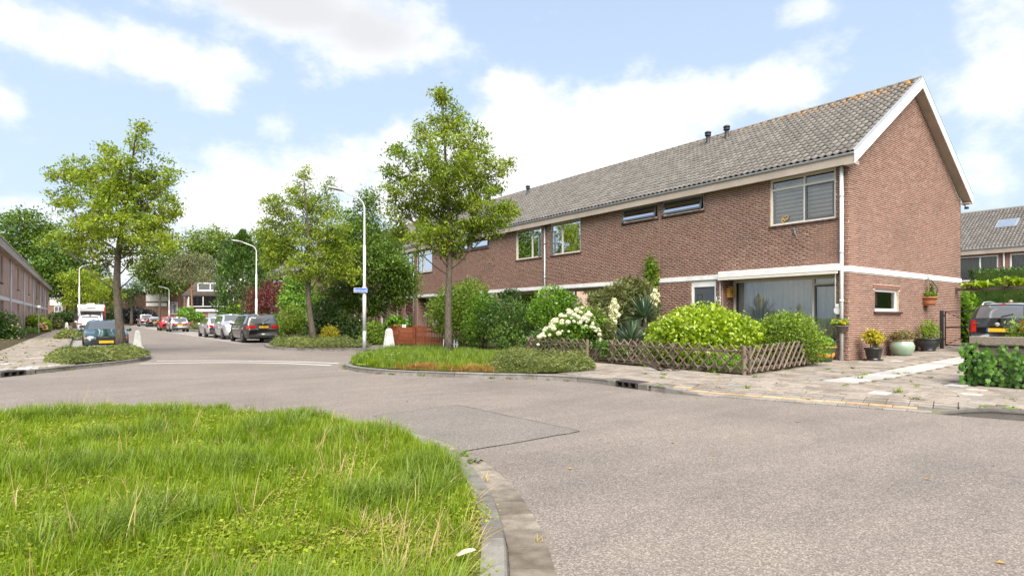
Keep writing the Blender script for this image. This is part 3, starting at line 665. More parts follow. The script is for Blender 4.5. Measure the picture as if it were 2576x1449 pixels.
def wall_sheet(a0, a1, z0, z1, openings, fn, mat, name, parent, reveal=.1):
    A = sorted({a0, a1, *[min(max(v, a0), a1) for o in openings for v in o[:2]]}); Z = sorted({z0, z1, *[min(max(v, z0), z1) for o in openings for v in o[2:4]]}); mb = MB()
    for i in range(len(A) - 1):
        for j in range(len(Z) - 1):
            ca, cz = (A[i] + A[i + 1]) / 2, (Z[j] + Z[j + 1]) / 2
            if any(o[0] < ca < o[1] and o[2] < cz < o[3] for o in openings): continue
            mb.add([fn(A[i], Z[j], 0), fn(A[i + 1], Z[j], 0), fn(A[i + 1], Z[j + 1], 0), fn(A[i], Z[j + 1], 0)], [(0, 1, 2, 3)])
    for o in openings:
        d = -(o[4] if len(o) > 4 else reveal)
        for (p, q) in (((o[0], o[2]), (o[0], o[3])), ((o[1], o[2]), (o[1], o[3])), ((o[0], o[3]), (o[1], o[3])), ((o[0], o[2]), (o[1], o[2]))):
            mb.add([fn(p[0], p[1], 0), fn(q[0], q[1], 0), fn(q[0], q[1], d), fn(p[0], p[1], d)], [(0, 1, 2, 3)])
    return mb.build(name, mat, parent)

def window(parent, fn, a0, a1, z0, z1, d, mullions=(), sash=None, frame='cream_paint', sashmat='anthracite', room=None, curtain=None, name='window', fw=.055, transom=None, sill=True, nopane=False):
    """frame, sashes and panes in a wall opening; fn(a, z, d)"""
    w = thing(name, None, None); w.parent = parent
    def bx(mb, p0, p1, q0, q1, e0, e1):
        vs = [fn(a, z, e) for e in (e0, e1) for z in (q0, q1) for a in (p0, p1)]
        mb.add(vs, [(0, 2, 3, 1), (4, 5, 7, 6), (0, 1, 5, 4), (2, 6, 7, 3), (0, 4, 6, 2), (1, 3, 7, 5)])
    fr = MB(); bx(fr, a0, a0 + fw, z0, z1, d - .05, d + .03); bx(fr, a1 - fw, a1, z0, z1, d - .05, d + .03); bx(fr, a0 + fw, a1 - fw, z0, z0 + fw, d - .05, d + .04); bx(fr, a0 + fw, a1 - fw, z1 - fw, z1, d - .05, d + .03)
    xs = [a0 + fw] + [m for m in mullions] + [a1 - fw]
    for m in mullions: bx(fr, m - fw / 2, m + fw / 2, z0 + fw, z1 - fw, d - .05, d + .03)
    if transom:
        for (i, zt) in transom: bx(fr, xs[i] + (fw / 2 if i else 0), xs[i + 1] - (fw / 2 if i + 1 < len(xs) - 1 else 0), zt - .025, zt + .025, d - .045, d + .028)
    fr.build('frame', frame, w)
    for i in range(len(xs) - 1):
        p0 = xs[i] + (fw / 2 if i else 0); p1 = xs[i + 1] - (fw / 2 if i + 1 < len(xs) - 1 else 0); q0, q1 = z0 + fw, z1 - fw
        qs = [(q0, q1)]
        for (ti, zt) in (transom or ()):
            if ti == i: qs = [(q0, zt - .025), (zt + .025, q1)]
        for qi, (u0, u1) in enumerate(qs):
            if sash and i in sash and qi == 0:
                sm = MB(); g = .045
                bx(sm, p0, p0 + g, u0, u1, d - .01, d + .045); bx(sm, p1 - g, p1, u0, u1, d - .01, d + .045); bx(sm, p0 + g, p1 - g, u0, u0 + g, d - .01, d + .045); bx(sm, p0 + g, p1 - g, u1 - g, u1, d - .01, d + .045)
                sm.build('sash', sashmat, w); a, b, c, e = p0 + g, p1 - g, u0 + g, u1 - g; dd = d + .015
            else: a, b, c, e = p0, p1, u0, u1; dd = d - .005
            if nopane: continue
            pm = MB(); bx(pm, a, b, c, e, dd - .004, dd); pm.build('pane', 'glass', w)
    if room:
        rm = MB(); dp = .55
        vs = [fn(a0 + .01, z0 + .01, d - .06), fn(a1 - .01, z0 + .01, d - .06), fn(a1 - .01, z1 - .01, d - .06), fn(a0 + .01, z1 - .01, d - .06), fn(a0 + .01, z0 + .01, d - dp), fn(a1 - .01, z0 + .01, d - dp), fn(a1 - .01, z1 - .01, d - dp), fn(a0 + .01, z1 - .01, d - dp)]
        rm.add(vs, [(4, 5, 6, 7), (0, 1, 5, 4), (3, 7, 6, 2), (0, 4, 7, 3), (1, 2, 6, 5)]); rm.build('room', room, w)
    for cu in (curtain or ()):
        c0, c1, y0, y1, mat, amp = cu; n = max(8, int((c1 - c0) / .022)); cm = MB(); ph = rnd.uniform(0, 6)
        vs = []
        for k in range(n + 1):
            a = c0 + (c1 - c0) * k / n; e = d - .09 - amp + amp * math.sin(a * 46 + ph + 1.5 * math.sin(a * 9)) + amp * .4 * math.sin(a * 19)
            vs += [fn(a, y0, e), fn(a, y1, e)]
        cm.add(vs, [(2 * k, 2 * k + 2, 2 * k + 3, 2 * k + 1) for k in range(n)]); cm.build('curtain', mat, w, True)
    return w
def blinds(parent, fn, a0, a1, z0, z1, d, n=9):
    mb = MB(); h = (z1 - z0) / n
    for i in range(n): mb.add([fn(a0, z0 + i * h, d), fn(a1, z0 + i * h, d), fn(a1, z0 + (i + .55) * h, d), fn(a0, z0 + (i + .55) * h, d)], [(0, 1, 2, 3)])
    mb.build('blind', 'blind', parent)
    mb = MB().add([fn(a0, z0, d - .02), fn(a1, z0, d - .02), fn(a1, z1, d - .02), fn(a0, z1, d - .02)], [(0, 1, 2, 3)]); mb.build('blind_backing', 'blind_dark', parent)

XF, T0, UW, ZB = 17.5, 7.56, 6.686, .12          # facade plane, corner, house width, wall foot
XB = 26.75; XR = (XF + XB) / 2                  # rear wall, ridge
ZE, ZR = 6.0, 9.2                               # eave and ridge heights
SL = math.atan2(ZR - ZE, XR - (XF - .27)); 
def fn_front(a, z, d): return (XF - d, a, z) if not hasattr(a, 'shape') else (XF - d, a, z)
def fn_gable(a, z, d): return (a, T0 - d, z)
TILE_W, TILE_G = .205, .335
def tile_mesh_pts():
    prof = [(0, -.004), (.026, .03), (.065, .052), (.104, .036), (.135, .004), (.17, -.014), (.212, -.006)]
    V = []
    for t, lift in ((0., .042), (.365, .0)):
        for a, h in prof: V.append((a, t, h + lift))
    for a, h in prof: V.append((a, 0., h + .042 - .03))
    n = len(prof); Fq = [(i, i + 1, n + i + 1, n + i) for i in range(n - 1)] + [(2 * n + i, 2 * n + i + 1, i + 1, i) for i in range(n - 1)]
    return np.array(V), np.array(Fq)
TV, TF = tile_mesh_pts()
def roof_tiles(t0, t1, xe, ze, xr, zr, name, parent, mat='roof_tile', single=0, dirx=1):
    """pantiles on a slope that rises from (xe, ze) to (xr, zr); across = +y"""
    L = math.hypot(xr - xe, zr - ze); ux, uz = (xr - xe) / L, (zr - ze) / L; nx, nz = -uz * dirx * 1.0, abs(ux)
    if dirx < 0: nx = uz
    rows = int((L - .05) / TILE_G) + 1; G = L / rows; cols = round((t1 - t0) / TILE_W); W = (t1 - t0) / cols
    P = [(xe + ux * G * r, t0 + W * c, ze + uz * G * r) for r in range(rows) for c in range(cols)]
    B = np.stack([np.array([0, 1, 0]), np.array([ux, 0, uz]), np.array([nx, 0, nz])])   # across, up, out
    local = TV.copy(); local[:, 0] *= W / TILE_W; local[:, 1] *= min(1.0, 1.0); LV = local @ B
    P.sort(key=lambda p: p[0] ** 2 + p[1] ** 2 + p[2] ** 2); P = np.array(P)
    if single:
        me = np_mesh('roof_tile', LV, TF, mat, True)
        for p in P[:single]:
            o = link('roof_tile', me, parent); o.location = (p[0], p[1], p[2] + rnd.uniform(-.003, .003)); o.rotation_euler = (rnd.uniform(-.006, .006), 0, rnd.uniform(-.008, .008))
        P = P[single:]
    n = len(P); V = (P[:, None, :] + LV[None] + nrs.uniform(-.003, .003, (n, 1, 3))).reshape(-1, 3); Fq = (np.arange(n)[:, None, None] * len(TV) + TF).reshape(-1, 4)
    o = link(name, np_mesh(name, V, Fq, mat, True), parent); tag(o, kind='stuff'); return o

LABELS = ['brick end terrace house numbered 12 with white bargeboard gable, grey tiled roof', 'brick terrace house adjoining number 12, big window behind the yuccas', 'brick terrace house whose tilted window stands left of the downpipe, behind tall privet',
          'brick terrace house behind the red picket fence', 'brick terrace house half hidden by the leafy garden tree', 'brick terrace house with roof showing between the street trees']
def terrace_unit(i):
    t0 = T0 + UW * i; t1 = t0 + UW; mir = i % 2 == 1
    def M(a): return (t0 + t1 - a) if mir else a
    def span(a, b):
        a, b = t0 + a, t0 + b; return tuple(sorted((M(a), M(b))))
    full = i < 5
    root = thing('terrace_house', LABELS[i] if i < 5 else ['sixth', 'seventh', 'eighth', 'ninth', 'tenth and last'][i - 5] + ' house of the brick terrace counted from number 12', 'house', (0, 0, 0), group='houses of the long brick terrace')
    # openings: upper window, clerestory, ground-floor recess, door
    up = span(.35, 2.33); cl = span(4.79, 6.56); rec = span(.33, 4.05); door = span(4.3, 5.28)
    upz = (4.3, 5.74); clz = (5.2, 5.74); recz = (gz(XF, 9), 2.72); doz = (gz(XF, 9), 2.72)
    ops = [(*up, *upz), (*cl, *clz), (*rec, *recz, .0), (*door, *doz)]
    wall_sheet(t0, t1, ZB, 5.9, ops, fn_front, 'mortar' if full else 'far_brick', 'wall', root)
    if full:
        bops = [(o[0] - .004, o[1] + .004, o[2], o[3]) for o in ops] + [(t0, t1, 2.74, 2.9)]
        cells = brick_cells(t0, t1, ZB + .02, 5.9, bops)
        bops2 = None
        if i == 0:
            cells.sort(key=lambda c: (c[2] < .2, math.hypot(XF, c[0], c[1] - 1.4))); one = cells[:150]; cells = cells[150:]
            single_bricks(one, lambda c: ((XF, c[0], c[1]), -math.pi / 2 + math.pi), 'brick', root)
        brick_boxes(cells, lambda a, z, d: (XF - d, a, z), 'brick', 'brickwork', root)
    # soldier sills under the windows
    for (a, b), z in ((up, upz[0]), (cl, clz[0])):
        n = max(2, int((b - a + .1) / .06)); mb = MB()
        for k in range(n):
            u = a - .05 + (b - a + .1) * k / n; mb.box(XF - .035, XF + .02, u + .003, u + (b - a + .1) / n - .003, z - .075, z - .006)
        mb.build('brick_sill', 'brick_soldier', root)
    # white floor band
    s = span(4.08, 6.686); lo = (recz[1] + .02); 
    MB().box(XF - .03, XF + .02, t0 + (.0 if i else .02), t1, 2.735, 2.895).build('floor_band', 'band_white', root)
    # windows
    mul = M(t0 + 1.27) if i == 0 else M(t0 + 1.1)
    roomm = 'dark_room'
    if i == 0:
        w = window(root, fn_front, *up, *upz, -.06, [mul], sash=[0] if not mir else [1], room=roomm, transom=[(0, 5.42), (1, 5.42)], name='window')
        blinds(w, fn_front, up[0] + .07, up[1] - .07, upz[0] + .06, 5.6, -.2, 10)
        h = MB()
        for (cy_, cz_, s_) in ((9.42, 4.5, .09), (9.49, 4.43, .055)):
            pts = [Vector((XF + .02, cy_ + s_ * 1.0 * math.sin(k / 16 * 6.2832) ** 3, cz_ + s_ * (.8 * math.cos(k / 16 * 6.2832) - .3 * math.cos(k / 8 * 6.2832) - .12 * math.cos(3 * k / 16 * 6.2832)))) for k in range(17)]
            h.tube(pts, .012, 5)
        h.build('heart_ornament', 'box_yellow', w)
    else:
        cu = [(up[0] + .08, up[1] - .08, upz[0] + .05, upz[0] + .55, 'curtain', .02)] if i == 1 else [(up[0] + .08, up[0] + .5, upz[0] + .05, upz[1] - .1, 'curtain', .02)]
        w = window(root, fn_front, *up, *upz, -.06, [mul], sash=None if i in (1, 2) else [0 if not mir else 1], room=roomm, curtain=cu, name='window', transom=[(0, 5.42), (1, 5.42)] if i > 2 else None)
        if i in (1, 2):                        # opened casement
            p0, p1 = (mul + .03, up[1] - .05) if i == 1 else (up[0] + .05, mul - .03)
            hinge = p1 if i == 1 else p0; ang = R(28) if i == 1 else R(-24); Lh = abs(p1 - p0); sgn = -1 if i == 1 else 1
            cz = thing('casement', None, None, (XF - .02, hinge, upz[0] + .06)); cz.parent = w; cz.rotation_euler = (0, 0, ang)
            f = MB(); H = 1.05; g = .05
            def cb(y0, y1, z0_, z1_): f.box(-.05, 0, *sorted((sgn * y0, sgn * y1)), z0_, z1_)
            cb(0, g, 0, H); cb(Lh - g, Lh, 0, H); cb(g, Lh - g, 0, g); cb(g, Lh - g, H - g, H); f.build('sash', 'anthracite', cz)
            MB().box(-.03, -.026, *sorted((sgn * g, sgn * (Lh - g))), g, H - g).build('pane', 'glass', cz)
    # clerestory: a tilted dark sash
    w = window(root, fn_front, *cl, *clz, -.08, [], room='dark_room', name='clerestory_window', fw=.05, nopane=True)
    sm = MB(); zb_, zt_ = clz[0] + .05, clz[1] - .04; tilt = .13 if i < 2 else .03
    def tb(a, b, u, v):
        k0, k1 = 1 - (u - zb_) / (zt_ - zb_), 1 - (v - zb_) / (zt_ - zb_); x0, x1 = XF + .05 - tilt * k0, XF + .05 - tilt * k1
        sm.add([(x0 - .05, a, u), (x0 - .05, b, u), (x0, b, u), (x0, a, u), (x1 - .05, a, v), (x1 - .05, b, v), (x1, b, v), (x1, a, v)], [(0, 1, 5, 4), (1, 2, 6, 5), (2, 3, 7, 6), (3, 0, 4, 7), (4, 5, 6, 7), (3, 2, 1, 0)])
    a, b = cl[0] + .05, cl[1] - .05; tb(a, a + .06, zb_, zt_); tb(b - .06, b, zb_, zt_); tb(a + .06, b - .06, zb_, zb_ + .07); tb(a + .06, b - .06, zt_ - .06, zt_); sm.build('sash', 'anthracite', w)
    MB().add([(XF + .025 - tilt, a + .06, zb_ + .06), (XF + .025 - tilt, b - .06, zb_ + .06), (XF + .03, b - .06, zt_ - .05), (XF + .03, a + .06, zt_ - .05)], [(0, 1, 2, 3)]).build('pane', 'glass', w)
    # ground-floor recess, .9 m deep, with a wide window and a narrow side sash
    RD = .66; XW = XF + RD; za, zb = recz; mb = MB()
    c0, c1 = rec
    mb.add([(XF, c0, za), (XW, c0, za), (XW, c0, zb), (XF, c0, zb)], [(0, 1, 2, 3)]); mb.add([(XF, c1, za), (XW, c1, za), (XW, c1, zb), (XF, c1, zb)], [(3, 2, 1, 0)])
    for q in range(2): MB().add(mb.v[q * 4:q * 4 + 4], [(0, 1, 2, 3)]).build('recess_side', 'far_brick' if not full else 'mortar', root)
    if full:
        for ed, sg in ((c0, 1), (c1, -1)):
            cells = brick_cells(XF + .01, XW - .01, ZB + .02, zb - .03, [])
            brick_boxes(cells, lambda a, z, d, ed=ed, sg=sg: (a, ed + sg * d, z), 'brick', 'brickwork', root)
    MB().box(XF + .012, XW, c0 + .012, c1 - .012, zb - .02, zb).build('recess_soffit', 'cream_paint', root)
    MB().box(XW - .05, XW + .02, c0 + .012, c1 - .012, za, .66).build('window_panel', 'fascia_beige', root)
    fr = lambda a, z, d: (XW - d, a, z)
    mm = M(t0 + 1.3); cu = [(c0 + .15, c1 - .1, .72, zb - .1, 'curtain', .045)] if i == 0 else [(c0 + .1, c0 + .9, .72, zb - .1, 'curtain_grey', .03)]
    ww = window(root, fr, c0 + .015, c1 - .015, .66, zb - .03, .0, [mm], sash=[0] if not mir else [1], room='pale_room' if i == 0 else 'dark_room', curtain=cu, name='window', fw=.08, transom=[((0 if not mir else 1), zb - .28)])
    if i == 0:
        MB().box(XW + .05, XW + .14, 8.63, 8.71, .75, .93).build('blue_jar', 'blue_sticker', ww)
    # door
    a, b = door; za = doz[0]
    fr_ = MB(); fr_.box(XF + .03, XF + .1, a, a + .07, za, doz[1]); fr_.box(XF + .03, XF + .1, b - .07, b, za, doz[1]); fr_.box(XF + .03, XF + .1, a + .07, b - .07, 2.5, doz[1]); 
    dr = thing('door', 'flat anthracite front door with a narrow window slot' if i == 0 else None, None); dr.parent = root
    fr_.build('door_frame', 'white_paint' if i == 0 else 'cream_paint', dr)
    MB().box(XF + .06, XF + .1, a + .07, b - .07, za, 2.5).build('door_leaf', 'anthracite' if i < 3 else 'wood_dark', dr)
    s0 = M(t0 + 4.3 + .6); s0, s1 = sorted((s0, s0 + (.17 if not mir else -.17)))
    MB().box(XF + .05, XF + .062, s0 - .03, s1 + .03, 1.5, 2.25).build('slot_frame', 'dark_plastic', dr); MB().box(XF + .044, XF + .052, s0, s1, 1.53, 2.22).build('slot_pane', 'car_glass', dr)
    hy = M(t0 + 4.45); MB().tube([(XF + .06, hy, 1.25), (XF + .01, hy, 1.25), (XF + .01, hy + .12, 1.25)], .011, 6).build('handle', 'zinc', dr)
    # eaves
    f0, f1 = (t0 - .27 if i == 0 else t0), (t1 + (.27 if i == 9 else 0))
    MB().box(XF - .27, XF - .24, f0, f1, 5.72, 6.0).build('fascia', 'fascia_beige', root)
    MB().box(XF - .24, XF + .02, f0, f1, 5.76, 5.8).build('soffit', 'fascia_beige', root)
    MB().tube([(XF - .29, f0, 6.0), (XF - .29, f1, 6.0)], .035, 8).build('gutter', 'zinc', root)
    # roof
    v = MB().add([(XF - .27, f0, ZE - .03), (XR, f0, ZR - .03), (XR, f1, ZR - .03), (XF - .27, f1, ZE - .03)], [(0, 1, 2, 3)]).add([(XB + .27, f0, ZE - .03), (XR, f0, ZR - .03), (XR, f1, ZR - .03), (XB + .27, f1, ZE - .03)], [(3, 2, 1, 0)])
    v.build('roof_deck', 'roof_dark', root)
    roof_tiles(f0 + (.08 if i == 0 else 0), f1, XF - .31, ZE + .02, XR - .06, ZR + .0, 'roof_tiles', root, single=300 if i == 0 else 0)
    roof_tiles(f0 + (.08 if i == 0 else 0), f1, XB + .31, ZE + .02, XR + .06, ZR + .0, 'roof_tiles', root, dirx=-1)
    k = int((f1 - f0) / .33); W = (f1 - f0) / k; rt = MB()
    for j in range(k): rt.tube([(XR, f0 + j * W, ZR + .045 + (j % 2) * .004), (XR, f0 + (j + 1.06) * W, ZR + .03)], [.105, .095], 10)
    rt.build('ridge_tiles', 'roof_tile', root, True)
    # rear wall
    MB().box(XB - .02, XB, t0, t1, ZB, 5.8).build('rear_wall', 'far_brick', root)
    # downpipe at every second party wall
    if i == 0 or (i % 2 == 1):
        tp = t0 + .16 if i == 0 else t1 + .02
        p = MB(); p.tube([(XF - .075, tp, 5.74), (XF - .075, tp, gz(XF, 9))], .042 if i else .05, 10)
        for z in (1.9, 3.3, 4.9): p.tube([(XF - .075, tp, z - .04), (XF - .075, tp, z + .04)], .055, 10)
        p.build('downpipe', 'zinc' if i else 'pipe_white', root, True)
    return root
UN = [terrace_unit(i) for i in range(10)]
H12 = UN[0]
# awning box over the recess of number 12
aw = thing('awning', None, None); aw.parent = H12
MB().bbox(XF - .2, XF - .032, 7.76, 11.66, 2.77, 2.96, .02).build('awning_case', 'white_paint', aw)
MB().box(XF - .22, XF - .18, 7.78, 11.64, 2.68, 2.755).build('awning_rail', 'cream_paint', aw); MB().box(XF - .2, XF + .0, 7.79, 11.63, 2.755, 2.77).build('awning_gap', 'black_metal', aw)
MB().tube([(XF - .12, 11.62, 2.72), (XF - .1, 11.62, .9)], .012, 6).build('pull_rod', 'cream_paint', aw); MB().tube([(XF - .1, 7.88, 2.7), (XF - .06, 7.9, 1.75)], .012, 6).build('pull_rod', 'cream_paint', aw)
# gable wall
GO = [(19.22, 20.98, 1.62, 2.3)]
wall_sheet(XF, XB, ZB, 5.85, GO, fn_gable, 'mortar', 'gable_wall', H12)
MB().add([fn_gable(XF, 5.85, 0), fn_gable(XB, 5.85, 0), fn_gable(XR, 9.0, 0)], [(0, 1, 2)]).build('gable_wall', 'mortar', H12)
def gtop(z):
    if z < 5.9: return (XF - .003, XB)
    k = (z - 5.75) / (ZR - .1 - 5.75); return (XF + (XR - XF) * k, XB + (XR - XB) * k)
gops = [(o[0] - .004, o[1] + .004, o[2], o[3]) for o in GO] + [(XF - 1, XB + 1, 2.74, 2.9), (19.1, 21.1, 2.3, 2.43)]
cells = brick_cells(XF, XB, ZB + .02, ZR - .1, gops, gtop)
cells.sort(key=lambda c: (c[2] < .2, math.hypot(c[0], T0, c[1] - 1.4))); one = cells[:150]; cells = cells[150:]
single_bricks(one, lambda c: ((c[0], T0, c[1]), math.pi), 'brick', H12)
brick_boxes(cells, lambda a, z, d: (a, T0 - d, z), 'brick', 'brickwork', H12)
MB().box(XF - .03, XB, T0 - .03, T0 + .02, 2.735, 2.896).build('floor_band', 'band_white', H12)
n = 30; mb = MB()
for k in range(n): u = 19.1 + 2.0 * k / n; mb.box(u + .004, u + 2.0 / n - .004, T0 - .009, T0, 2.305, 2.425)
mb.build('soldier_course', 'brick', H12)
MB().bbox(19.12, 21.14, T0 - .07, T0 + .02, 1.545, 1.61, .01).build('window_sill', 'brick_soldier', H12)
w = window(H12, fn_gable, *GO[0], -.1, [], room='pale_room', curtain=[(19.3, 20.3, 1.66, 2.28, 'curtain_grey', .02)], frame='white_paint', fw=.08)
# bargeboards and their soffits
for (xe, sg) in ((XF - .29, 1), (XB + .29, -1)):
    d = Vector((XR - xe, 0, ZR - ZE)).normalized(); n_ = Vector((-d.z * sg, 0, d.x * sg)) 
    b = MB(); T1 = T0 - .27
    e0 = Vector((xe, 0, ZE + .07)); e1 = Vector((XR, 0, ZR + .10)); dn = Vector((0, 0, -.36))
    P = [e0, e1, e1 + dn, e0 + dn]
    b.add([(p.x, T1 - .03, p.z) for p in P] + [(p.x, T1, p.z) for p in P], [(0, 1, 2, 3), (7, 6, 5, 4), (0, 4, 5, 1), (1, 5, 6, 2), (2, 6, 7, 3), (3, 7, 4, 0)]); b.build('bargeboard', 'white_paint', H12)
    s = MB().add([(e0.x, T1, e0.z - .34), (e1.x, T1, e1.z - .34), (e1.x, T0 + .01, e1.z - .34), (e0.x, T0 + .01, e0.z - .34)], [(0, 1, 2, 3)]); s.build('verge_soffit', 'fascia_beige', H12)
    t = MB().add([(e0.x, T1 - .035, e0.z), (e1.x, T1 - .035, e1.z), (e1.x, T1 + .05, e1.z + .02), (e0.x, T1 + .05, e0.z + .02), (e0.x, T1 - .035, e0.z - .03), (e1.x, T1 - .035, e1.z - .03)], [(0, 1, 2, 3), (4, 5, 1, 0)]); t.build('verge_trim', 'zinc' if sg > 0 else 'teal_trim', H12)
MB().box(XF - .29, XF + .02, T0 - .268, T0, 5.70, 5.745).build('eave_return', 'fascia_beige', H12); MB().box(XB - .02, XB + .29, T0 - .268, T0, 5.70, 5.745).build('eave_return', 'fascia_beige', H12)
# roof vents
def roof_vent(y, x, label):
    z = ZE + (x - (XF - .27)) / (XR - XF + .27) * (ZR - ZE)
    t = thing('roof_vent', label, 'roof vent', (x, y, z), group='vents on the terrace roof')
    MB().lathe([(.14, -.12), (.13, .05), (.085, .09), (.085, .38)], 14).build('vent_pipe', 'dark_plastic', t, True)
    MB().lathe([(.085, .38), (.13, .40), (.13, .45), (.09, .46), (.09, .49), (.14, .5), (.13, .56), (.05, .6)], 14).build('vent_cap', 'dark_plastic', t, True)
for px, py, lab in ((1781, 366, 'dark roof vent on the ridge side, left one of a close pair'), (1828, 352, 'dark roof vent on the ridge side, right one of a close pair'), (1328, 492, 'lone dark roof vent on the terrace roof beside the street tree')):
    best = None
    for k in range(200):                       # follow the sight line to the roof plane
        x = 19 + k * .02; r = ray(px, py); q = x / r[0]; z = EYE + r[2] * q; zz = ZE + (x - (XF - .27)) / (XR - XF + .27) * (ZR - ZE)
        if best is None or abs(z - zz) < best[0]: best = (abs(z - zz), x, r[1] * q)
    roof_vent(best[2], best[1], lab)
# number plate 12, post box, bird, wall things
def text_mesh(s, size, name, mat, ext=.004, bold=False):
    cu = bpy.data.curves.new(name, 'FONT'); cu.body = s; cu.size = size; cu.extrude = ext; cu.align_x = 'CENTER'; cu.align_y = 'CENTER'
    o = bpy.data.objects.new(name, cu); COL.objects.link(o); bpy.context.view_layer.update(); dg = bpy.context.evaluated_depsgraph_get()
    me = bpy.data.meshes.new_from_object(o.evaluated_get(dg)); bpy.data.objects.remove(o); me.materials.clear(); me.materials.append(MAT[mat]); return me
nm = link('house_number', text_mesh('12', .24, 'house_number', 'white_ink', .008), None); nm.matrix_world = Matrix.Translation((XF - .02, 11.76, 2.05)) @ Matrix.Rotation(-math.pi / 2, 4, 'Z') @ Matrix.Rotation(math.pi / 2, 4, 'X')
tag(nm, 'white numerals 12 on the brick pier beside the grey door', 'house number')
pb = thing('letter_box', 'wooden ochre box hung on the recess brick side of number 12', 'letter box', (XF + .38, 11.6, 2.3)); MB().prism([(-.14, -.17), (.14, -.17), (.14, .13), (0, .2), (-.14, .13)], -.12, .0, lambda a, b, c: (a, c, b)).build('box', 'box_yellow', pb)
_n5 = text_mesh('5', .14, 'numeral', 'ink', .004); o = link('numeral', _n5, pb); o.matrix_local = Matrix.Translation((.0, -.125, -.0)) @ Matrix.Rotation(math.pi / 2, 4, 'X')
MB().box(-.15, .15, -.13, .0, -.19, -.172).build('lip', 'box_yellow', pb)
bd = thing('bird_ornament', 'small grey ornament on the brick under the upper window', 'ornament', (XF - .03, 9.1, 4.02)); MB().sphere((0, 0, 0), .05, 8, 6, (.6, .8, 1.4)).sphere((-.01, .02, .09), .035, 8, 6).build('body', 'pot_grey', bd); MB().bar((0, -.02, -.04), (-.02, -.07, -.13), .03, .012).build('tail', 'pot_grey', bd)
# floodlight under the far verge
fl = thing('floodlight', 'small dark floodlight under the rear gable eave', 'light', (26.85, T0 - .14, 5.62)); MB().bbox(-.06, .06, -.08, .04, -.1, -.02, .01).build('housing', 'dark_plastic', fl); MB().bar((0, .02, -.03), (.0, .05, .1), .03).build('bracket', 'dark_plastic', fl)
# ------------------------------------------------------------------ other houses
def far_windows(root, fn, rects, frame='white_paint', curtain=True, d=-.06):
    for (a0, a1, z0, z1, mul) in rects:
        window(root, fn, a0, a1, z0, z1, d, mul, room='dark_room', curtain=[(a0 + .1, a0 + (a1 - a0) * .45, z0 + .05, z1 - .05, 'curtain', .03)] if curtain and a1 - a0 > .8 else None, frame=frame)
# left terrace, parallel to the long one; its front looks across the street
XL = -4.3; LW = 9.2
def left_unit(i, t0, t1):
    root = thing('terrace_house', ['left terrace house with white flowering shrub at its front', 'left terrace house with clipped hedge and peach roses', 'left terrace house with round globe lamp by its door', 'left terrace house before the end one', 'left terrace house at the far end of its row', 'left terrace house partly out of the picture behind roses'][i], 'house', group='houses of the left brick terrace')
    fn = lambda a, z, d: (XL + d, a, z)
    m = (t0 + t1) / 2; up = [(t0 + .55, t0 + 1.05, 5.0, 5.55), (t0 + 1.2, t0 + 1.7, 5.0, 5.55), (m + .2, m + 1.7, 3.75, 5.55)]; lowr = [(t0 + .6, t0 + 2.0, .3, 2.55), (m + .2, m + 2.4, .85, 2.55)]
    ops = up + lowr
    wall_sheet(t0, t1, .1, 5.85, ops, fn, 'far_brick_pale', 'wall', root, .16)
    far_windows(root, fn, [(*o[:2], *o[2:4], []) for o in up], 'cream_paint', True, -.12)
    far_windows(root, fn, [(*lowr[1], [m + 1.5])], 'cream_paint', True, -.14)
    d = thing('door', None, None); d.parent = root; a, b, z0, z1 = lowr[0]
    MB().box(XL - .2, XL - .14, a, b, z0, z1).build('door_frame', 'cream_paint', d); MB().box(XL - .14, XL - .11, a + .1, b - .35, z0, z1 - .1).build('door_leaf', 'wood_dark', d)
    MB().box(XL - .1, XL + .03, t0, t1, 2.62, 2.86).build('floor_band', 'band_white', root)
    for z, o in ((up[2][2], up[2]), (up[0][2], up[0]), (up[1][2], up[1])): MB().box(XL - .02, XL + .05, o[0] - .05, o[1] + .05, z - .07, z - .004).build('window_sill', 'brick_soldier', root)
    MB().box(XL + .35, XL + .39, t0, t1, 5.72, 6.25).build('fascia', 'fascia_beige', root); MB().box(XL - .05, XL + .35, t0, t1, 5.78, 5.82).build('soffit', 'fascia_beige', root)
    MB().tube([(XL + .42, t0, 6.25), (XL + .42, t1, 6.25)], .04, 8).build('gutter', 'zinc', root)
    p = MB(); p.tube([(XL + .09, t0 + .05, 5.75), (XL + .09, t0 + .05, .12)], .05, 8); p.build('downpipe', 'pipe_white', root, True)
    r = MB().add([(XL + .42, t0, 6.24), (XL + .42, t1, 6.24), (XL - LW / 2, t1, 8.9), (XL - LW / 2, t0, 8.9)], [(0, 1, 2, 3)]).add([(XL - LW - .4, t0, 6.24), (XL - LW - .4, t1, 6.24), (XL - LW / 2, t1, 8.9), (XL - LW / 2, t0, 8.9)], [(3, 2, 1, 0)]); r.build('roof', 'far_tile', root)
    MB().box(XL - LW, XL - LW + .02, t0, t1, .1, 5.85).build('rear_wall', 'far_brick_pale', root)
    return root
LT = [46.5, 58.5, 70.5, 82.5, 94.5, 106.5, 119]
LT = [44.0 + 12.4 * k for k in range(7)]
for k in range(6): left_unit([5, 0, 1, 2, 3, 4][k], LT[k], LT[k + 1])
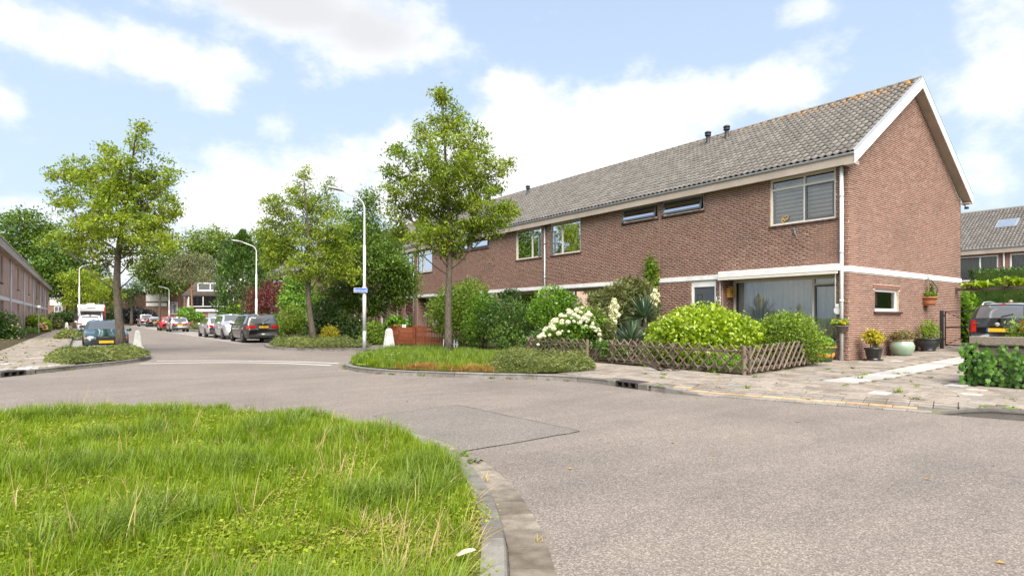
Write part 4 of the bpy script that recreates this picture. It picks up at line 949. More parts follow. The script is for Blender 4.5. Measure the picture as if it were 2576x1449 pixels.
for t, hn in ((LT[0], 'terrace_house.010'), (LT[-1], 'terrace_house.015')):
    hb = bpy.data.objects[hn]; dy = -.25 if t == LT[0] else .25
    MB().add([(XL, t, .1), (XL - LW, t, .1), (XL - LW, t, 6.1), (XL - LW / 2, t, 8.75), (XL, t, 6.1)], [(0, 1, 2, 3, 4)]).build('gable_wall', 'far_brick_pale', hb)
    for xe in (XL + .42, XL - LW - .42):
        MB().add([(xe, t + dy, 6.28), (XL - LW / 2, t + dy, 8.95), (XL - LW / 2, t + dy, 8.6), (xe, t + dy, 5.93), (xe, t, 6.28), (XL - LW / 2, t, 8.95), (XL - LW / 2, t, 8.6), (xe, t, 5.93)], [(0, 1, 2, 3), (4, 5, 1, 0), (3, 2, 6, 7)]).build('bargeboard', 'white_paint', hb)

# detached house with a dormer at the end of the street; built square on, then turned towards the junction
def end_house():
    Y = 98.; base = at(530, 800, Y); base.z = 0; m = Y / F0         # metres per picture unit there
    root = thing('detached_house', 'brick house with white dormer and band of white framed windows at the street end', 'house', base, -TH)
    def q(px): return (px - 530) * m
    def zq(py): return EYE + (HY0 - py) * m
    x0, x1, xg = q(470), q(612), q(449); ze, zr = zq(742), zq(700); D = 9.
    MB().box(x0, x1, .0, D, 0, ze).build('wall', 'far_brick', root)
    MB().add([(xg, 1.5, 0), (x0, .0, 0), (x0, 0, ze), (xg, 1.5, ze + .2), (x0, 4, zr - .4)], [(0, 1, 2, 3), (3, 2, 4)]).build('gable_wall', 'far_brick', root)
    MB().add([(x0 - .6, -.5, ze - .1), (x1 + .4, -.5, ze - .1), (x1 + .4, D / 2, zr), (x0 - .6, D / 2, zr), (x1 + .4, D + .5, ze - .1), (x0 - .6, D + .5, ze - .1)], [(0, 1, 2, 3), (3, 2, 4, 5)]).build('roof', 'tile_brown', root)
    n = 11
    for k in range(n):
        z = ze - .06 + (zr - ze) * k / n; y = -.5 + (D / 2 + .5) * k / n; MB().bar((x0 - .6, y, z + .05), (x1 + .4, y, z + .05), .12, .05).build('tile_course', 'tile_brown', root)
    MB().box(x0 - .6, x1 + .4, -.58, -.5, ze - .28, ze - .05).build('gutter', 'dark_plastic', root)
    fn = lambda a, z, d: (a, -d, z)
    a0, a1 = q(478), q(592); z0, z1 = zq(772), zq(744)
    window(root, lambda a, z, d: (a, -.5 - d, z), a0, a1, z0, z1, 0, [q(510), q(515), q(552), q(578)][1:], room='pale_room', curtain=[(q(516), q(548), z0 + .1, z1 - .1, 'curtain_grey', .04), (q(556), q(590), z0 + .1, z1 - .1, 'curtain', .04)], frame='white_paint', fw=.14)
    MB().box(a0, a1, -.46, -.0, z0, z1).build('bay_box', 'dark_room', root)
    MB().box(q(512), a1, -.05, .0, zq(792), zq(773)).build('painted_carport_shade', 'dark_plastic', root)  # dark sheet over the brick, standing in for the shade under the carport
    MB().box(q(512), a1, -.1, -.05, zq(794), zq(791)).build('rail', 'white_paint', root)
    p = MB(); p.tube([(q(473), -.12, 0), (q(473), -.12, ze - .2)], .08, 6); p.build('downpipe', 'pipe_white', root)
    # dormer
    dm = thing('dormer', None, None); dm.parent = root; u0, u1 = q(494), q(571); v0, v1 = zq(733), zq(709)
    MB().box(u0, u1, .35, 3.4, v0, v1).build('dormer_box', 'white_paint', dm); MB().box(u0 - .15, u1 + .15, .2, 3.6, v1, v1 + .16).build('dormer_roof', 'dark_plastic', dm)
    for (s, e) in ((497, 525), (528, 549), (552, 564)): MB().box(q(s), q(e), .3, .36, v0 + .35, v1 - .3).build('pane', 'car_glass', dm)
    ch = thing('chimney', None, None); ch.parent = root; c = q(581); MB().box(c - .5, c + .5, D / 2 - .5, D / 2 + .5, zr - .6, zr + .15).build('stack', 'white_paint', ch); MB().lathe([(.4, zr + .15), (.4, zr + 1.2), (.55, zr + 1.25), (.1, zr + 1.5)], 10, (c, D / 2, 0)).build('cowl', 'zinc', ch)
    return root
end_house()
# flat garage before it
g0 = at(545, 800, 84.); g0.z = 0; m = 84. / F0
gr = thing('garage', 'low flat roofed brick garage with pale door at the street end', 'garage', g0, -TH)
MB().box((500 - 545) * m, (610 - 545) * m, 0, 5, 0, 2.3).build('wall', 'far_brick', gr); MB().box((495 - 545) * m, (612 - 545) * m, -.3, 5.2, 2.3, 2.65).build('roof_edge', 'white_paint', gr); MB().box((524 - 545) * m, (566 - 545) * m, -.04, 0, 0, 2.1).build('garage_door', 'lamp_grey', gr)
# houses across the junction
def cross_house(px0, px1, Y, pyr, pye, label, wallmat, panel, wins):
    m = Y / F0; c = (px0 + px1) / 2; base = at(c, 800, Y); base.z = 0
    root = thing('row_house', label, 'house', base, -TH)
    q = lambda p: (p - c) * m; zq = lambda p: EYE + (HY0 - p) * m
    x0, x1 = q(px0), q(px1); ze, zr = zq(pye), zq(pyr)
    MB().box(x0, x1, 0, 9, 0, ze).build('wall', wallmat, root)
    MB().add([(x0 - .4, -.5, ze), (x1 + .4, -.5, ze), (x1 + .4, 4.5, zr), (x0 - .4, 4.5, zr), (x1 + .4, 9.5, ze), (x0 - .4, 9.5, ze)], [(0, 1, 2, 3), (3, 2, 4, 5)]).build('roof', 'far_tile', root)
    MB().add([(x0, 0, ze), (x0, 9, ze), (x0, 4.5, zr)], [(0, 1, 2)]).build('gable_wall', wallmat, root); MB().add([(x1, 0, ze), (x1, 9, ze), (x1, 4.5, zr)], [(0, 1, 2)]).build('gable_wall', wallmat, root)
    MB().box(x0 - .4, x1 + .4, -.55, -.45, ze - .25, ze).build('fascia', 'white_paint', root)
    for (a, b, u, v) in panel: MB().box(q(a), q(b), -.08, 0, zq(v), zq(u)).build('panel', 'white_paint', root)
    for (a, b, u, v) in wins: window(root, lambda a_, z_, d_: (a_, -.12 - d_, z_), q(a), q(b), zq(v), zq(u), 0, [q((a + b) / 2)], room='dark_room', frame='white_paint', fw=.12)
    return root
cross_house(366, 448, 125., 708, 727, 'pale panelled row house facing down the street beyond the parked vans', 'far_brick', [(368, 422, 742, 758), (368, 420, 762, 770)], [(372, 395, 730, 742), (398, 424, 730, 742), (425, 447, 760, 790)])
cross_house(122, 185, 118., 727, 737, 'pale panelled row house seen past the end of the left terrace', 'far_brick', [(126, 160, 754, 768)], [(146, 159, 739, 752), (126, 140, 739, 752), (138, 158, 770, 785)])
cross_house(248, 300, 122., 722, 735, 'brick row house showing behind the motorhome', 'far_brick', [], [(258, 275, 768, 780)])
# terrace behind the gable on the right
XO = 49.5
def back_unit(i, t0, t1):
    root = thing('terrace_house', ['rear terrace house with skylight left of the steel flue', 'rear terrace house with wide curtained windows above the hedge', 'rear terrace house beyond the hedge end'][i], 'house', group='houses of the rear terrace')
    fn = lambda a, z, d: (XO - d, a, z)
    ups = [(t0 + .45, t0 + 2.9, 3.95, 5.65), (t0 + 3.5, t0 + 6.2, 3.95, 5.65)]
    wall_sheet(t0, t1, .3, 5.9, ups, fn, 'far_brick', 'wall', root)
    for k, o in enumerate(ups): window(root, fn, *o, -.06, [o[0] + 1.0], sash=[1 if k else 0], room='pale_room', curtain=[(o[0] + .1, o[1] - .1, o[2] + .05, o[3] - .05, 'curtain', .05)], frame='white_paint', fw=.09)
    MB().box(XO - .3, XO - .26, t0, t1, 5.75, 6.1).build('fascia', 'fascia_beige', root); MB().tube([(XO - .33, t0, 6.12), (XO - .33, t1, 6.12)], .05, 8).build('gutter', 'zinc', root); MB().box(XO - .26, XO, t0, t1, 5.78, 5.82).build('soffit', 'fascia_beige', root)
    MB().add([(XO - .3, t0, 6.05), (XO - .3, t1, 6.05), (XO + 4.6, t1, 9.25), (XO + 4.6, t0, 9.25), (XO + 9.5, t1, 6.05), (XO + 9.5, t0, 6.05)], [(0, 1, 2, 3), (3, 2, 4, 5)]).build('roof_deck', 'roof_dark', root)
    roof_tiles(t0, t1, XO - .35, 6.12, XO + 4.55, 9.28, 'roof_tiles', root)
    MB().tube([(XO + 4.6, t0, 9.3), (XO + 4.6, t1, 9.3)], .13, 8).build('ridge_tiles', 'roof_tile', root)
    MB().tube([(XO - .08, t0 + 3.2, 5.8), (XO - .08, t0 + 3.2, .3)], .05, 8).build('downpipe', 'pipe_white', root)
    def onroof(u): return XO - .3 + 4.9 * u, 6.05 + 3.2 * u
    sk = thing('skylight', None, None); sk.parent = root; (xa, za), (xb, zb) = onroof(.48), onroof(.68); y0 = t0 + 3.0
    for nm, mt, g, e in (('skylight_frame', 'zinc', 0, .17), ('skylight_pane', 'mirror_glass', .1, .19)):
        gx, gzz = g * .83, g * .55; P = [(xa + gx, y0 + g, za + gzz), (xa + gx, y0 + 1.2 - g, za + gzz), (xb - gx, y0 + 1.2 - g, zb - gzz), (xb - gx, y0 + g, zb - gzz)]
        MB().add([(x - .55 * e, y, z + .83 * e) for x, y, z in P] + P, [(0, 1, 2, 3), (0, 4, 5, 1), (1, 5, 6, 2), (2, 6, 7, 3), (3, 7, 4, 0)]).build(nm, mt, sk)
    for (u, y, r, h, mt) in ((.86, t0 + 1.3, .13, .9, 'dark_plastic'), (.8, t0 + 2.2, .13, 1.1, 'zinc') if i == 0 else (.86, t0 + 4.2, .13, .9, 'dark_plastic')):
        x, z = onroof(u); MB().lathe([(r * 1.4, -.3), (r, .1), (r, h * .75), (r * 1.5, h * .78), (r * 1.4, h), (r * .4, h + .05)], 10, (x, y, z)).build('roof_vent', mt, root)
    return root
for i, (a, b) in enumerate(((8.4, 15.2), (1.6, 8.4), (15.2, 22))): back_unit(i, a, b)

# ------------------------------------------------------------------ lamp posts, sign, bollards
def lamp_post(x, y, label, h=6.35, arm=1.35, first=False):
    t = thing('lamp_post', label, 'lamp post', (x, y, gz(x, y) if x > 8.9 else .1), group='white street lamps')
    MB().tube([(0, 0, -.1), (0, 0, .75)], .08, 14).build('base_sleeve', 'lamp_grey', t, True)
    MB().tube([(0, 0, .75), (0, 0, 2.6)], .076, 14).build('lower_pole', 'galv_white', t, True)
    MB().tube([(0, 0, 2.6), (0, 0, 2.66), (0, 0, 4.3)], [.076, .058, .056], 14).build('middle_pole', 'galv_white', t, True)
    pts = [(0, 0, 4.3), (0, 0, 4.34), (0, 0, h - .55)]; rr = [.056, .043, .038]
    s = 1 if x < 4 else -1
    for k in range(1, 7): a = k / 6 * R(68); pts.append((s * .45 * (1 - math.cos(a)), 0, h - .55 + .45 * math.sin(a))); rr.append(.034)
    e = pts[-1]; pts.append((e[0] + s * (arm - .75), 0, e[2] + .2)); rr.append(.03); MB().tube(pts, rr, 12).build('upper_pole', 'galv_white', t, True)
    e = pts[-1]; hd = MB(); L = .72
    prof = [(-.02, .045, .04), (.1, .075, .06), (.3, .1, .07), (.55, .095, .06), (.7, .05, .03)]; vs = []
    for (u, w, hh) in prof:
        for (a, b) in ((-1, 0), (-.7, 1), (.7, 1), (1, 0), (.6, -.4), (-.6, -.4)): vs.append((e[0] + s * u, a * w, e[2] + .12 * u + b * hh))
    n = len(prof); fs = [(i * 6 + j, i * 6 + (j + 1) % 6, (i + 1) * 6 + (j + 1) % 6, (i + 1) * 6 + j) for i in range(n - 1) for j in range(6)] + [tuple(range(6)), tuple(range((n - 1) * 6, n * 6))]
    hd.add(vs, fs).build('lamp_head', 'lamp_grey', t, True)
    return t
lp = lamp_post(9.41, 22.98, 'white street lamp post carrying the blue street name sign', first=True)
lamp_post(9.65, 42.6, 'white street lamp post beside the parked silver and dark cars')
lamp_post(-.2, 68.6, 'white street lamp post behind the white motorhome'); lamp_post(1.7, 91, 'farther white street lamp post behind the motorhome'); lamp_post(11.8, 113, 'small far white street lamp post before the dormer house')
sg = thing('street_sign', 'blue street name sign with white lettering on the lamp post', 'street sign', (9.41, 22.98, gp(910, 733, 0).z + 2.55)); sg.rotation_euler = (0, 0, -R(24))
MB().bbox(-.42, .11, -.125, -.1, -.09, .09, .004).build('panel', 'sign_blue', sg)
fr = MB(); fr.box(-.42, .11, -.129, -.125, .078, .09); fr.box(-.42, .11, -.129, -.125, -.09, -.078); fr.box(-.42, -.41, -.129, -.125, -.078, .078); fr.box(.1, .11, -.129, -.125, -.078, .078); fr.build('border', 'white_ink', sg)
o = link('lettering', text_mesh('Beverstraat', .105, 'lettering', 'white_ink', .002), sg); o.matrix_local = Matrix.Translation((-.155, -.13, -.004)) @ Matrix.Rotation(math.pi / 2, 4, 'X')
MB().box(.11, .135, -.13, .1, -.09, .09).build('return_panel', 'sign_blue', sg); MB().tube([(0, 0, -.05), (0, 0, .05)], .095, 12).build('clamp', 'zinc', sg)

def bollard(x, y, z, label, h=.85, w=.3, group='white bollards'):
    t = thing('bollard', label, 'bollard', (x, y, z), group=group)
    vs = []
    for (k, s) in ((0, 1), (.72, .62), (.88, .56), (.96, .42), (1, .2)):
        for a, b in ((-1, -.8), (-.8, -1), (.8, -1), (1, -.8), (1, .8), (.8, 1), (-.8, 1), (-1, .8)): vs.append((a * w / 2 * s, b * w / 2 * s, k * h))
    fs = [(i * 8 + j, i * 8 + (j + 1) % 8, (i + 1) * 8 + (j + 1) % 8, (i + 1) * 8 + j) for i in range(4) for j in range(8)] + [tuple(range(32, 40))]
    MB().add(vs, fs).build('post', 'bollard', t); MB().bbox(-w * .6, w * .6, -w * .6, w * .6, -.06, .03, .01).build('foot', 'bollard', t); return t
bollard(10.15, 22.2, .12, 'white tapered concrete bollard before the red picket fence', .86, .42)
bollard(-1.05, 63, .12, 'white tapered bollard on the left pavement beside the motorhome', .9, .34)
p = gp(548, 838); bollard(9.35, 57.5, .12, 'white bollard between the parked silver cars', 1.0, .3)
bollard(1.95, 30.0, .12, 'white bollard at the wing of the green car', .75, .36)
p = at(500, 815, 78); bollard(8.9, 84, .1, 'small white bollard behind the red car', .9, .3)
# white posts of the garden edge behind the middle-left tree
for px, rail in ((742, 0), (755, 1)):
    c = at(px, 836, 37.); c.z = .12; t = thing('marker_post', 'short white post with side rail in the front garden' if rail else 'short plain white post in the front garden', 'post', c, group='white garden posts')
    MB().bbox(-.1, .1, -.1, .1, 0, .72, .04).build('post', 'white_paint', t)
    if rail: MB().bbox(.1, .62, -.06, .06, .4, .55, .01).build('rail', 'white_paint', t); MB().bbox(.52, .62, -.08, .06, -.02, .4, .01).build('leg', 'white_paint', t)
# small blue street-name posts at the far junction
for px, Y, lab in ((553, 80., 'small blue name board on a post before the garage'), (552 - 85, 90., 'small blue name board on a post beside the street end balcony')):
    c = at(px, 800, Y); c.z = 0; t = thing('street_sign', lab, 'street sign', c, -TH, group='far street name boards'); MB().tube([(0, 0, 0), (0, 0, 2.4)], .04, 6).build('post', 'lamp_grey', t); MB().box(-.1, .9, -.03, .0, 2.05, 2.4).build('panel', 'sign_blue', t)
# round globe lamp by a left house door
gl = thing('globe_lamp', 'white globe lamp on a short post by the left houses', 'lamp', (-2.9, 62.5, .1)); MB().tube([(0, 0, 0), (0, 0, 2.1)], .03, 8).build('post', 'lamp_grey', gl); MB().sphere((0, 0, 2.2), .15, 12, 8).build('globe', 'white_paint', gl, True)

# ------------------------------------------------------------------ cars
def pchip(xs, ys):
    n = len(xs); h = [xs[i + 1] - xs[i] for i in range(n - 1)]; dl = [(ys[i + 1] - ys[i]) / h[i] for i in range(n - 1)]; m = [dl[0]] + [0 if dl[i - 1] * dl[i] <= 0 else 2 * dl[i - 1] * dl[i] / (dl[i - 1] + dl[i]) for i in range(1, n - 1)] + [dl[-1]]
    def f(x):
        x = min(max(x, xs[0]), xs[-1]); i = 0
        while i < n - 2 and x > xs[i + 1]: i += 1
        t = (x - xs[i]) / h[i]; return (2 * t ** 3 - 3 * t * t + 1) * ys[i] + (t ** 3 - 2 * t * t + t) * h[i] * m[i] + (-2 * t ** 3 + 3 * t * t) * ys[i + 1] + (t ** 3 - t * t) * h[i] * m[i + 1]
    return f
STY = {  # top line from the tail (0) to the nose (1) as shares of length and height; screens; side windows; wheels
    'hatch': dict(top=[(0, .5), (.012, .60), (.03, .665), (.10, .9), (.17, .975), (.36, 1), (.55, .965), (.715, .68), (.86, .605), (.95, .53), (.985, .45), (1, .34)], rear=(.035, .125), front=(.555, .70), side=[(.12, .2), (.215, .42), (.44, .64)], wh=(.19, .81)),
    'mpv': dict(top=[(0, .46), (.01, .60), (.02, .66), (.06, .91), (.11, .97), (.36, 1), (.60, .95), (.775, .66), (.9, .575), (.965, .49), (.99, .42), (1, .32)], rear=(.022, .075), front=(.61, .755), side=[(.08, .2), (.215, .43), (.45, .69)], wh=(.19, .81)),
    'box': dict(top=[(0, .46), (.01, .6), (.02, .66), (.045, .92), (.09, .985), (.4, 1), (.62, .97), (.75, .68), (.93, .62), (.975, .53), (.992, .44), (1, .32)], rear=(.02, .055), front=(.63, .735), side=[(.08, .2), (.215, .43), (.45, .68)], wh=(.18, .82)),
    'sedan': dict(top=[(0, .48), (.012, .6), (.04, .67), (.13, .9), (.22, .975), (.38, 1), (.53, .965), (.70, .665), (.86, .585), (.95, .5), (.985, .42), (1, .33)], rear=(.05, .16), front=(.54, .685), side=[(.14, .22), (.235, .42), (.44, .63)], wh=(.19, .81)),
    'suv': dict(top=[(0, .5), (.01, .62), (.025, .68), (.08, .9), (.13, .97), (.36, 1), (.57, .96), (.715, .7), (.88, .64), (.96, .56), (.99, .46), (1, .36)], rear=(.03, .10), front=(.58, .70), side=[(.1, .2), (.215, .42), (.44, .65)], wh=(.19, .81)),
    'van': dict(top=[(0, .45), (.006, .62), (.012, .7), (.03, .95), (.06, .985), (.3, 1), (.66, .985), (.72, .95), (.85, .62), (.94, .54), (.985, .44), (1, .3)], rear=(.013, .033), front=(.73, .835), side=[(.07, .28), (.30, .5), (.58, .76)], wh=(.18, .83))}
def car(label, x, y, heading, L, W, H, paint, style, plate=None, group='cars parked along the street', z=.012, roofpaint=None, rails=False, name='parked_car', tl=None):
    """heading 0: nose points along the street away from the viewer; origin at the middle of the car on the ground"""
    S = STY[style]; root = thing(name, label, 'car', (x, y, z), heading, group)
    top = pchip([a for a, b in S['top']], [b * H for a, b in S['top']])
    wid = pchip([0, .02, .08, .2, .5, .8, .92, .98, 1], [W / 2 * k for k in (.80, .90, .97, 1, 1, .985, .93, .82, .66)])
    bot = pchip([0, .06, .14, .5, .86, .95, 1], [.36, .27, .2, .19, .2, .24, .3])
    beltH = .635 * H if style != 'van' else .56 * H
    def ring(s):
        zt, w, zb = top(s), wid(s), bot(s); zbelt = min(beltH * (1 - .06 * s), zt - .035); gh = max(0, min(1, (zt - zbelt) / (H - beltH))); wr = w * (.93 - .20 * gh) if style != 'van' else w * (.95 - .12 * gh)
        hh = zbelt - zb
        return [(0, zb), (w * .84, zb), (w * .955, zb + .1 * hh), (w * .985, zb + .3 * hh), (w, zb + .62 * hh), (w * .985, zb + .88 * hh), (w * .962, zbelt), (wr + (w - wr) * .06, zt - .05 * gh - .02), (wr * .93, zt - .012 - .02 * gh), (wr * .6, zt - .004), (0, zt)]
    st = sorted(set([0, .004, .012, .02, .03, .045, .06, .08, .1, .125, .15, .17, .2] + [k * .04 for k in range(5, 22)] + [.86, .88, .9, .92, .94, .955, .97, .98, .988, .994, 1]))
    V = []; yy = lambda s: (s - .5) * L
    for s in st:
        r = ring(s); V += [(-a, yy(s), b) for a, b in reversed(r[1:])] + [(a, yy(s), b) for a, b in r]
    n = len(ring(0)) * 2 - 1; fs = [(i * n + j, i * n + (j + 1) % n, (i + 1) * n + (j + 1) % n, (i + 1) * n + j) for i in range(len(st) - 1) for j in range(n)]
    fs += [tuple(range(n)), tuple(reversed(range((len(st) - 1) * n, len(st) * n)))]
    b = MB().add(V, fs); b.build('body', paint, root, True)
    def topP(s, g, off=.006):
        r = ring(s); hw = r[8][0]; a = abs(g) * hw * .97; x_ = a
        z_ = r[10][1] if a <= 0 else (r[10][1] + (r[9][1] - r[10][1]) * a / r[9][0] if a <= r[9][0] else r[9][1] + (r[8][1] - r[9][1]) * (a - r[9][0]) / (r[8][0] - r[9][0]))
        dz = (top(min(s + .004, 1)) - top(max(s - .004, 0))) / (.008 * L); k = math.hypot(1, dz)
        return (math.copysign(x_, g), yy(s) - dz / k * off, z_ + off / k)
    def screen(nm, s0, s1, g, mat, ns=8, ng=10, off=.007):
        m = MB(); vs = [topP(s0 + (s1 - s0) * i / ns, -g + 2 * g * j / ng, off) for i in range(ns + 1) for j in range(ng + 1)]
        m.add(vs, [(i * (ng + 1) + j, i * (ng + 1) + j + 1, (i + 1) * (ng + 1) + j + 1, (i + 1) * (ng + 1) + j) for i in range(ns) for j in range(ng)]); return m.build(nm, mat, root, True)
    screen('rear_window', *S['rear'], .93, 'car_glass'); screen('windscreen', *S['front'], .96, 'car_glass')
    if roofpaint: screen('roof_panel', S['rear'][1] + .02, S['front'][0] - .005, 1.0, roofpaint, off=.012)
    for sg in (-1, 1):
        for (s0, s1) in S['side']:
            m = MB(); vs = []
            for i in range(7):
                for f in (.1, .5, .93):
                    s = s0 + (s1 - s0) * i / 6; r = ring(s); a, c = r[6], r[7]; e = f
                    vs.append((sg * (a[0] + (c[0] - a[0]) * e + .006), yy(s), a[1] + (c[1] - a[1]) * e + .002))
            m.add(vs, [(i * 3 + j, i * 3 + j + 1, (i + 1) * 3 + j + 1, (i + 1) * 3 + j) for i in range(6) for j in range(2)]); m.build('side_window', 'car_glass', root, True)
        # wheels in dark arches
        rw = .315 if H < 1.6 else .335
        for s in S['wh']:
            w = wid(s); c = (sg * (w - .1), yy(s), rw)
            wl = thing('wheel', None, None); wl.parent = root; wl.location = c
            MB().lathe([(rw * .62, -.1), (rw * .96, -.1), (rw, -.08), (rw, .08), (rw * .96, .1), (rw * .62, .1)], 24, ax='x').build('tyre', 'tyre', wl, True)
            rm = MB().lathe([(.02, sg * .07), (rw * .18, sg * .085), (rw * .58, sg * .06), (rw * .66, sg * .095), (rw * .66, -sg * .05), (.02, -sg * .05)], 20, ax='x'); 
            rm.build('rim', 'rim', wl, True)
            sp = MB()
            for k in range(5):
                a = k * 2 * math.pi / 5; sp.box(sg * .09 - .012, sg * .09 + .012, .07, rw * .6, -.035, .035, Matrix.Rotation(a, 4, 'X'))
            for k in range(5):
                a = (k + .5) * 2 * math.pi / 5; sp.mi = 1; sp.box(sg * .072 - .012, sg * .072 + .018, rw * .22, rw * .55, -.03, .03, Matrix.Rotation(a, 4, 'X'))
            sp.build('spokes', ['rim', 'black_metal'], wl)
            ar = MB(); R0, R1 = rw * 1.0, rw * 1.17; k = 16; vs = []
            for j in range(k + 1):
                t = math.pi * (-.06 + 1.12 * j / k)
                for rr in (R0, R1): vs.append((sg * (w + .004), yy(s) + rr * math.cos(t), rw + rr * math.sin(t)))
                vs.append((sg * (w - .12), yy(s) + R1 * math.cos(t), rw + R1 * math.sin(t)))
            ar.add(vs, [(j * 3, j * 3 + 1, j * 3 + 4, j * 3 + 3) for j in range(k)]); ar.build('wheel_arch', 'trim_black', root)
        # mirrors
        r = ring(S['front'][1] - .03); mx = sg * (r[6][0] + .1); my = yy(S['front'][1] - .045); MB().sphere((mx, my, r[6][1] + .06), .1, 10, 6, (1.05, .6, .75)).build('mirror', paint if style != 'sedan' else paint, root, True)
        # doors: seams and handles
        for s in (S['side'][-1][0] - .012, S['side'][-1][1] + .015):
            dm = MB(); r0 = ring(s); P = [(sg * (a + .0035), yy(s), z_) for a, z_ in r0[2:7]]; dm.add([(p[0], p[1] - .006, p[2]) for p in P] + [(p[0], p[1] + .006, p[2]) for p in P], [(i, i + 1, 6 + i, 5 + i) for i in range(4)]); dm.build('door_seam', 'black_metal', root)
        for s in (S['side'][1][0] + .03, S['side'][2][0] + .03):
            r0 = ring(s); MB().bbox(*sorted((sg * (r0[5][0]), sg * (r0[5][0] + .03))), yy(s) - .1, yy(s) + .06, r0[5][1] - .03, r0[5][1] + .01, .006).build('door_handle', paint, root)
        # lamps
        if style in ('mpv', 'hatch', 'sedan', 'suv', 'van'):
            hi = {'mpv': (.50, .60), 'hatch': (.50, .62), 'sedan': (.48, .6), 'suv': (.52, .6), 'van': (.42, .62)}[style]
        else: hi = (.46, .62)
        tin = {'mpv': .56, 'hatch': .68, 'van': .84}.get(style, .72)
        if tl: hi, tin = tl[:2], tl[2]
        g = MB(); vs = []
        for i in range(6):
            s = [.0, .006, .012, .025, .04, .055][i] if style != 'hatch' else [.0, .006, .012, .025, .038, .05][i]
            for z_ in (hi[0] * H, hi[1] * H):
                r = ring(s); w = None
                for (a0, b0), (a1, b1) in zip(r[2:], r[3:]):
                    if b0 <= z_ <= b1: w = a0 + (a1 - a0) * (z_ - b0) / max(b1 - b0, 1e-6); break
                if w is None: w = r[7][0] if z_ > r[7][1] else r[3][0]
                vs.append((sg * (w + .008), yy(s), z_))
        inner = [(sg * wid(0) * tin, -L / 2 - .006, hi[0] * H), (sg * wid(0) * tin, -L / 2 - .006, hi[1] * H * .985)]
        vs = inner + [(sg * wid(0) * .97, -L / 2 - .006, hi[0] * H), (sg * wid(0) * .95, -L / 2 - .006, hi[1] * H)] + vs
        g.add(vs, [(2 * i, 2 * i + 2, 2 * i + 3, 2 * i + 1) for i in range(len(vs) // 2 - 1)]); g.build('tail_light', 'lens_red', root)
        hw = wid(.97); hz = top(.955) - .1
        MB().sphere((sg * hw * .76, yy(.975), hz if style != 'sedan' else hz - .01), .12, 12, 8, (1.25, .62, .72)).build('headlight', 'lens_clear', root, True)
        if style == 'sedan': MB().sphere((sg * hw * 1.0, yy(.962), hz - .03), .055, 10, 6, (.9, .9, .9)).build('indicator', 'lens_orange', root, True)
    # bumpers, plates, grille, badge
    for (s0, z0, z1, mt, nm) in ((-1, .30, .36, 'trim_black', 'rear_bumper'), (1, .28, .4, 'trim_black', 'front_bumper')):
        w = wid(0 if s0 < 0 else 1); MB().bbox(-w * .98, w * .98, *sorted((s0 * L / 2 - s0 * .08, s0 * (L / 2 + .025))), z0, z1 + .08, .02).build(nm, mt, root)
    MB().bbox(-.36, .36, L / 2 - .1, L / 2 + .012, .50 * 1.0, .50 + .11, .02).build('grille', 'trim_black', root); MB().bar((-.3, L / 2 + .016, .56), (.3, L / 2 + .016, .56), .012, .02).build('grille_bar', 'chrome', root)
    zz = .545 * H if style in ('mpv', 'suv') else .44 * H
    pr = MB().box(-.26, .26, -L / 2 - .03, -L / 2 - .012, zz - .055, zz + .055).build('number_plate', 'yellow_plate', root); MB().box(-.26, -.215, -L / 2 - .033, -L / 2 - .03, zz - .055, zz + .055).build('plate_flag', 'sign_blue', pr)
    if plate: o = link('lettering', text_mesh(plate, .1, 'lettering', 'ink', .001), pr); o.matrix_local = Matrix.Translation((.02, -L / 2 - .033, zz)) @ Matrix.Rotation(math.pi / 2, 4, 'X')
    MB().box(-.26, .26, L / 2 + .02, L / 2 + .034, .31, .42).build('number_plate', 'yellow_plate', root)
    MB().lathe([(.02, -.012), (.06, -.008), (.06, 0), (.02, .004)], 12, (0, -L / 2 - .012, zz + .17), 'y').build('badge', 'chrome', root)
    b0 = ring(.004); MB().bbox(-wid(0) * .93, wid(0) * .93, -L / 2 - .02, -L / 2 + .02, .40, .43, .006).build('bumper_strip', 'chrome' if style == 'mpv' else paint, root)
    # wiper and third brake lamp
    p0, p1 = topP(S['rear'][0] + .006, .1, .02), topP(S['rear'][0] + .02, .55, .02); MB().bar(p0, p1, .025, .02).build('wiper', 'black_metal', root)
    p0, p1 = topP(S['rear'][1] + .012, -.18, .016), topP(S['rear'][1] + .012, .18, .016); MB().bar(p0, p1, .035, .03).build('brake_light', 'lens_red', root)
    p0 = topP((S['rear'][1] + .05), 0, 0.); MB().lathe([(.04, 0), (.025, .04), (.006, .05), (.004, .14)], 8, p0).build('aerial', 'black_metal', root)
    if rails:
        for sg in (-1, 1):
            r = [topP(s, sg * .96, .07 if 0 < k < 5 else .0) for k, s in enumerate([.15, .2, .3, .4, .5, .56])]; MB().tube(r, .022, 8).build('roof_rail', 'zinc', root, True)
    return root
car('dark olive grey people carrier with chrome strip, parked tail towards the crossing', 8.12, 36.6, 0, 4.75, 1.86, 1.63, 'paint_dark', 'mpv', 'GL-265-Z')
car('boxy pale silver car parked nose to nose with the dark people carrier', 8.15, 42.7, math.pi, 4.1, 1.79, 1.64, 'paint_silver', 'box')
car('silver hatchback parked behind the boxy silver car', 7.95, 47.9, 0, 4.3, 1.76, 1.45, 'paint_silver', 'hatch')
car('silver hatchback with yellow plate parked alone by a white bollard', 7.75, 67.4, 0, 4.0, 1.7, 1.46, 'paint_silver', 'hatch', tl=(.5, .62, .66))
car('red car parked ahead of the lone silver hatchback', 7.6, 74.2, 0, 4.2, 1.75, 1.5, 'paint_red', 'hatch')
car('black car with tall red tail lamps beside the silver van', 8.75, 104, 0, 4.3, 1.78, 1.6, 'paint_black', 'box', tl=(.5, .74, .9))
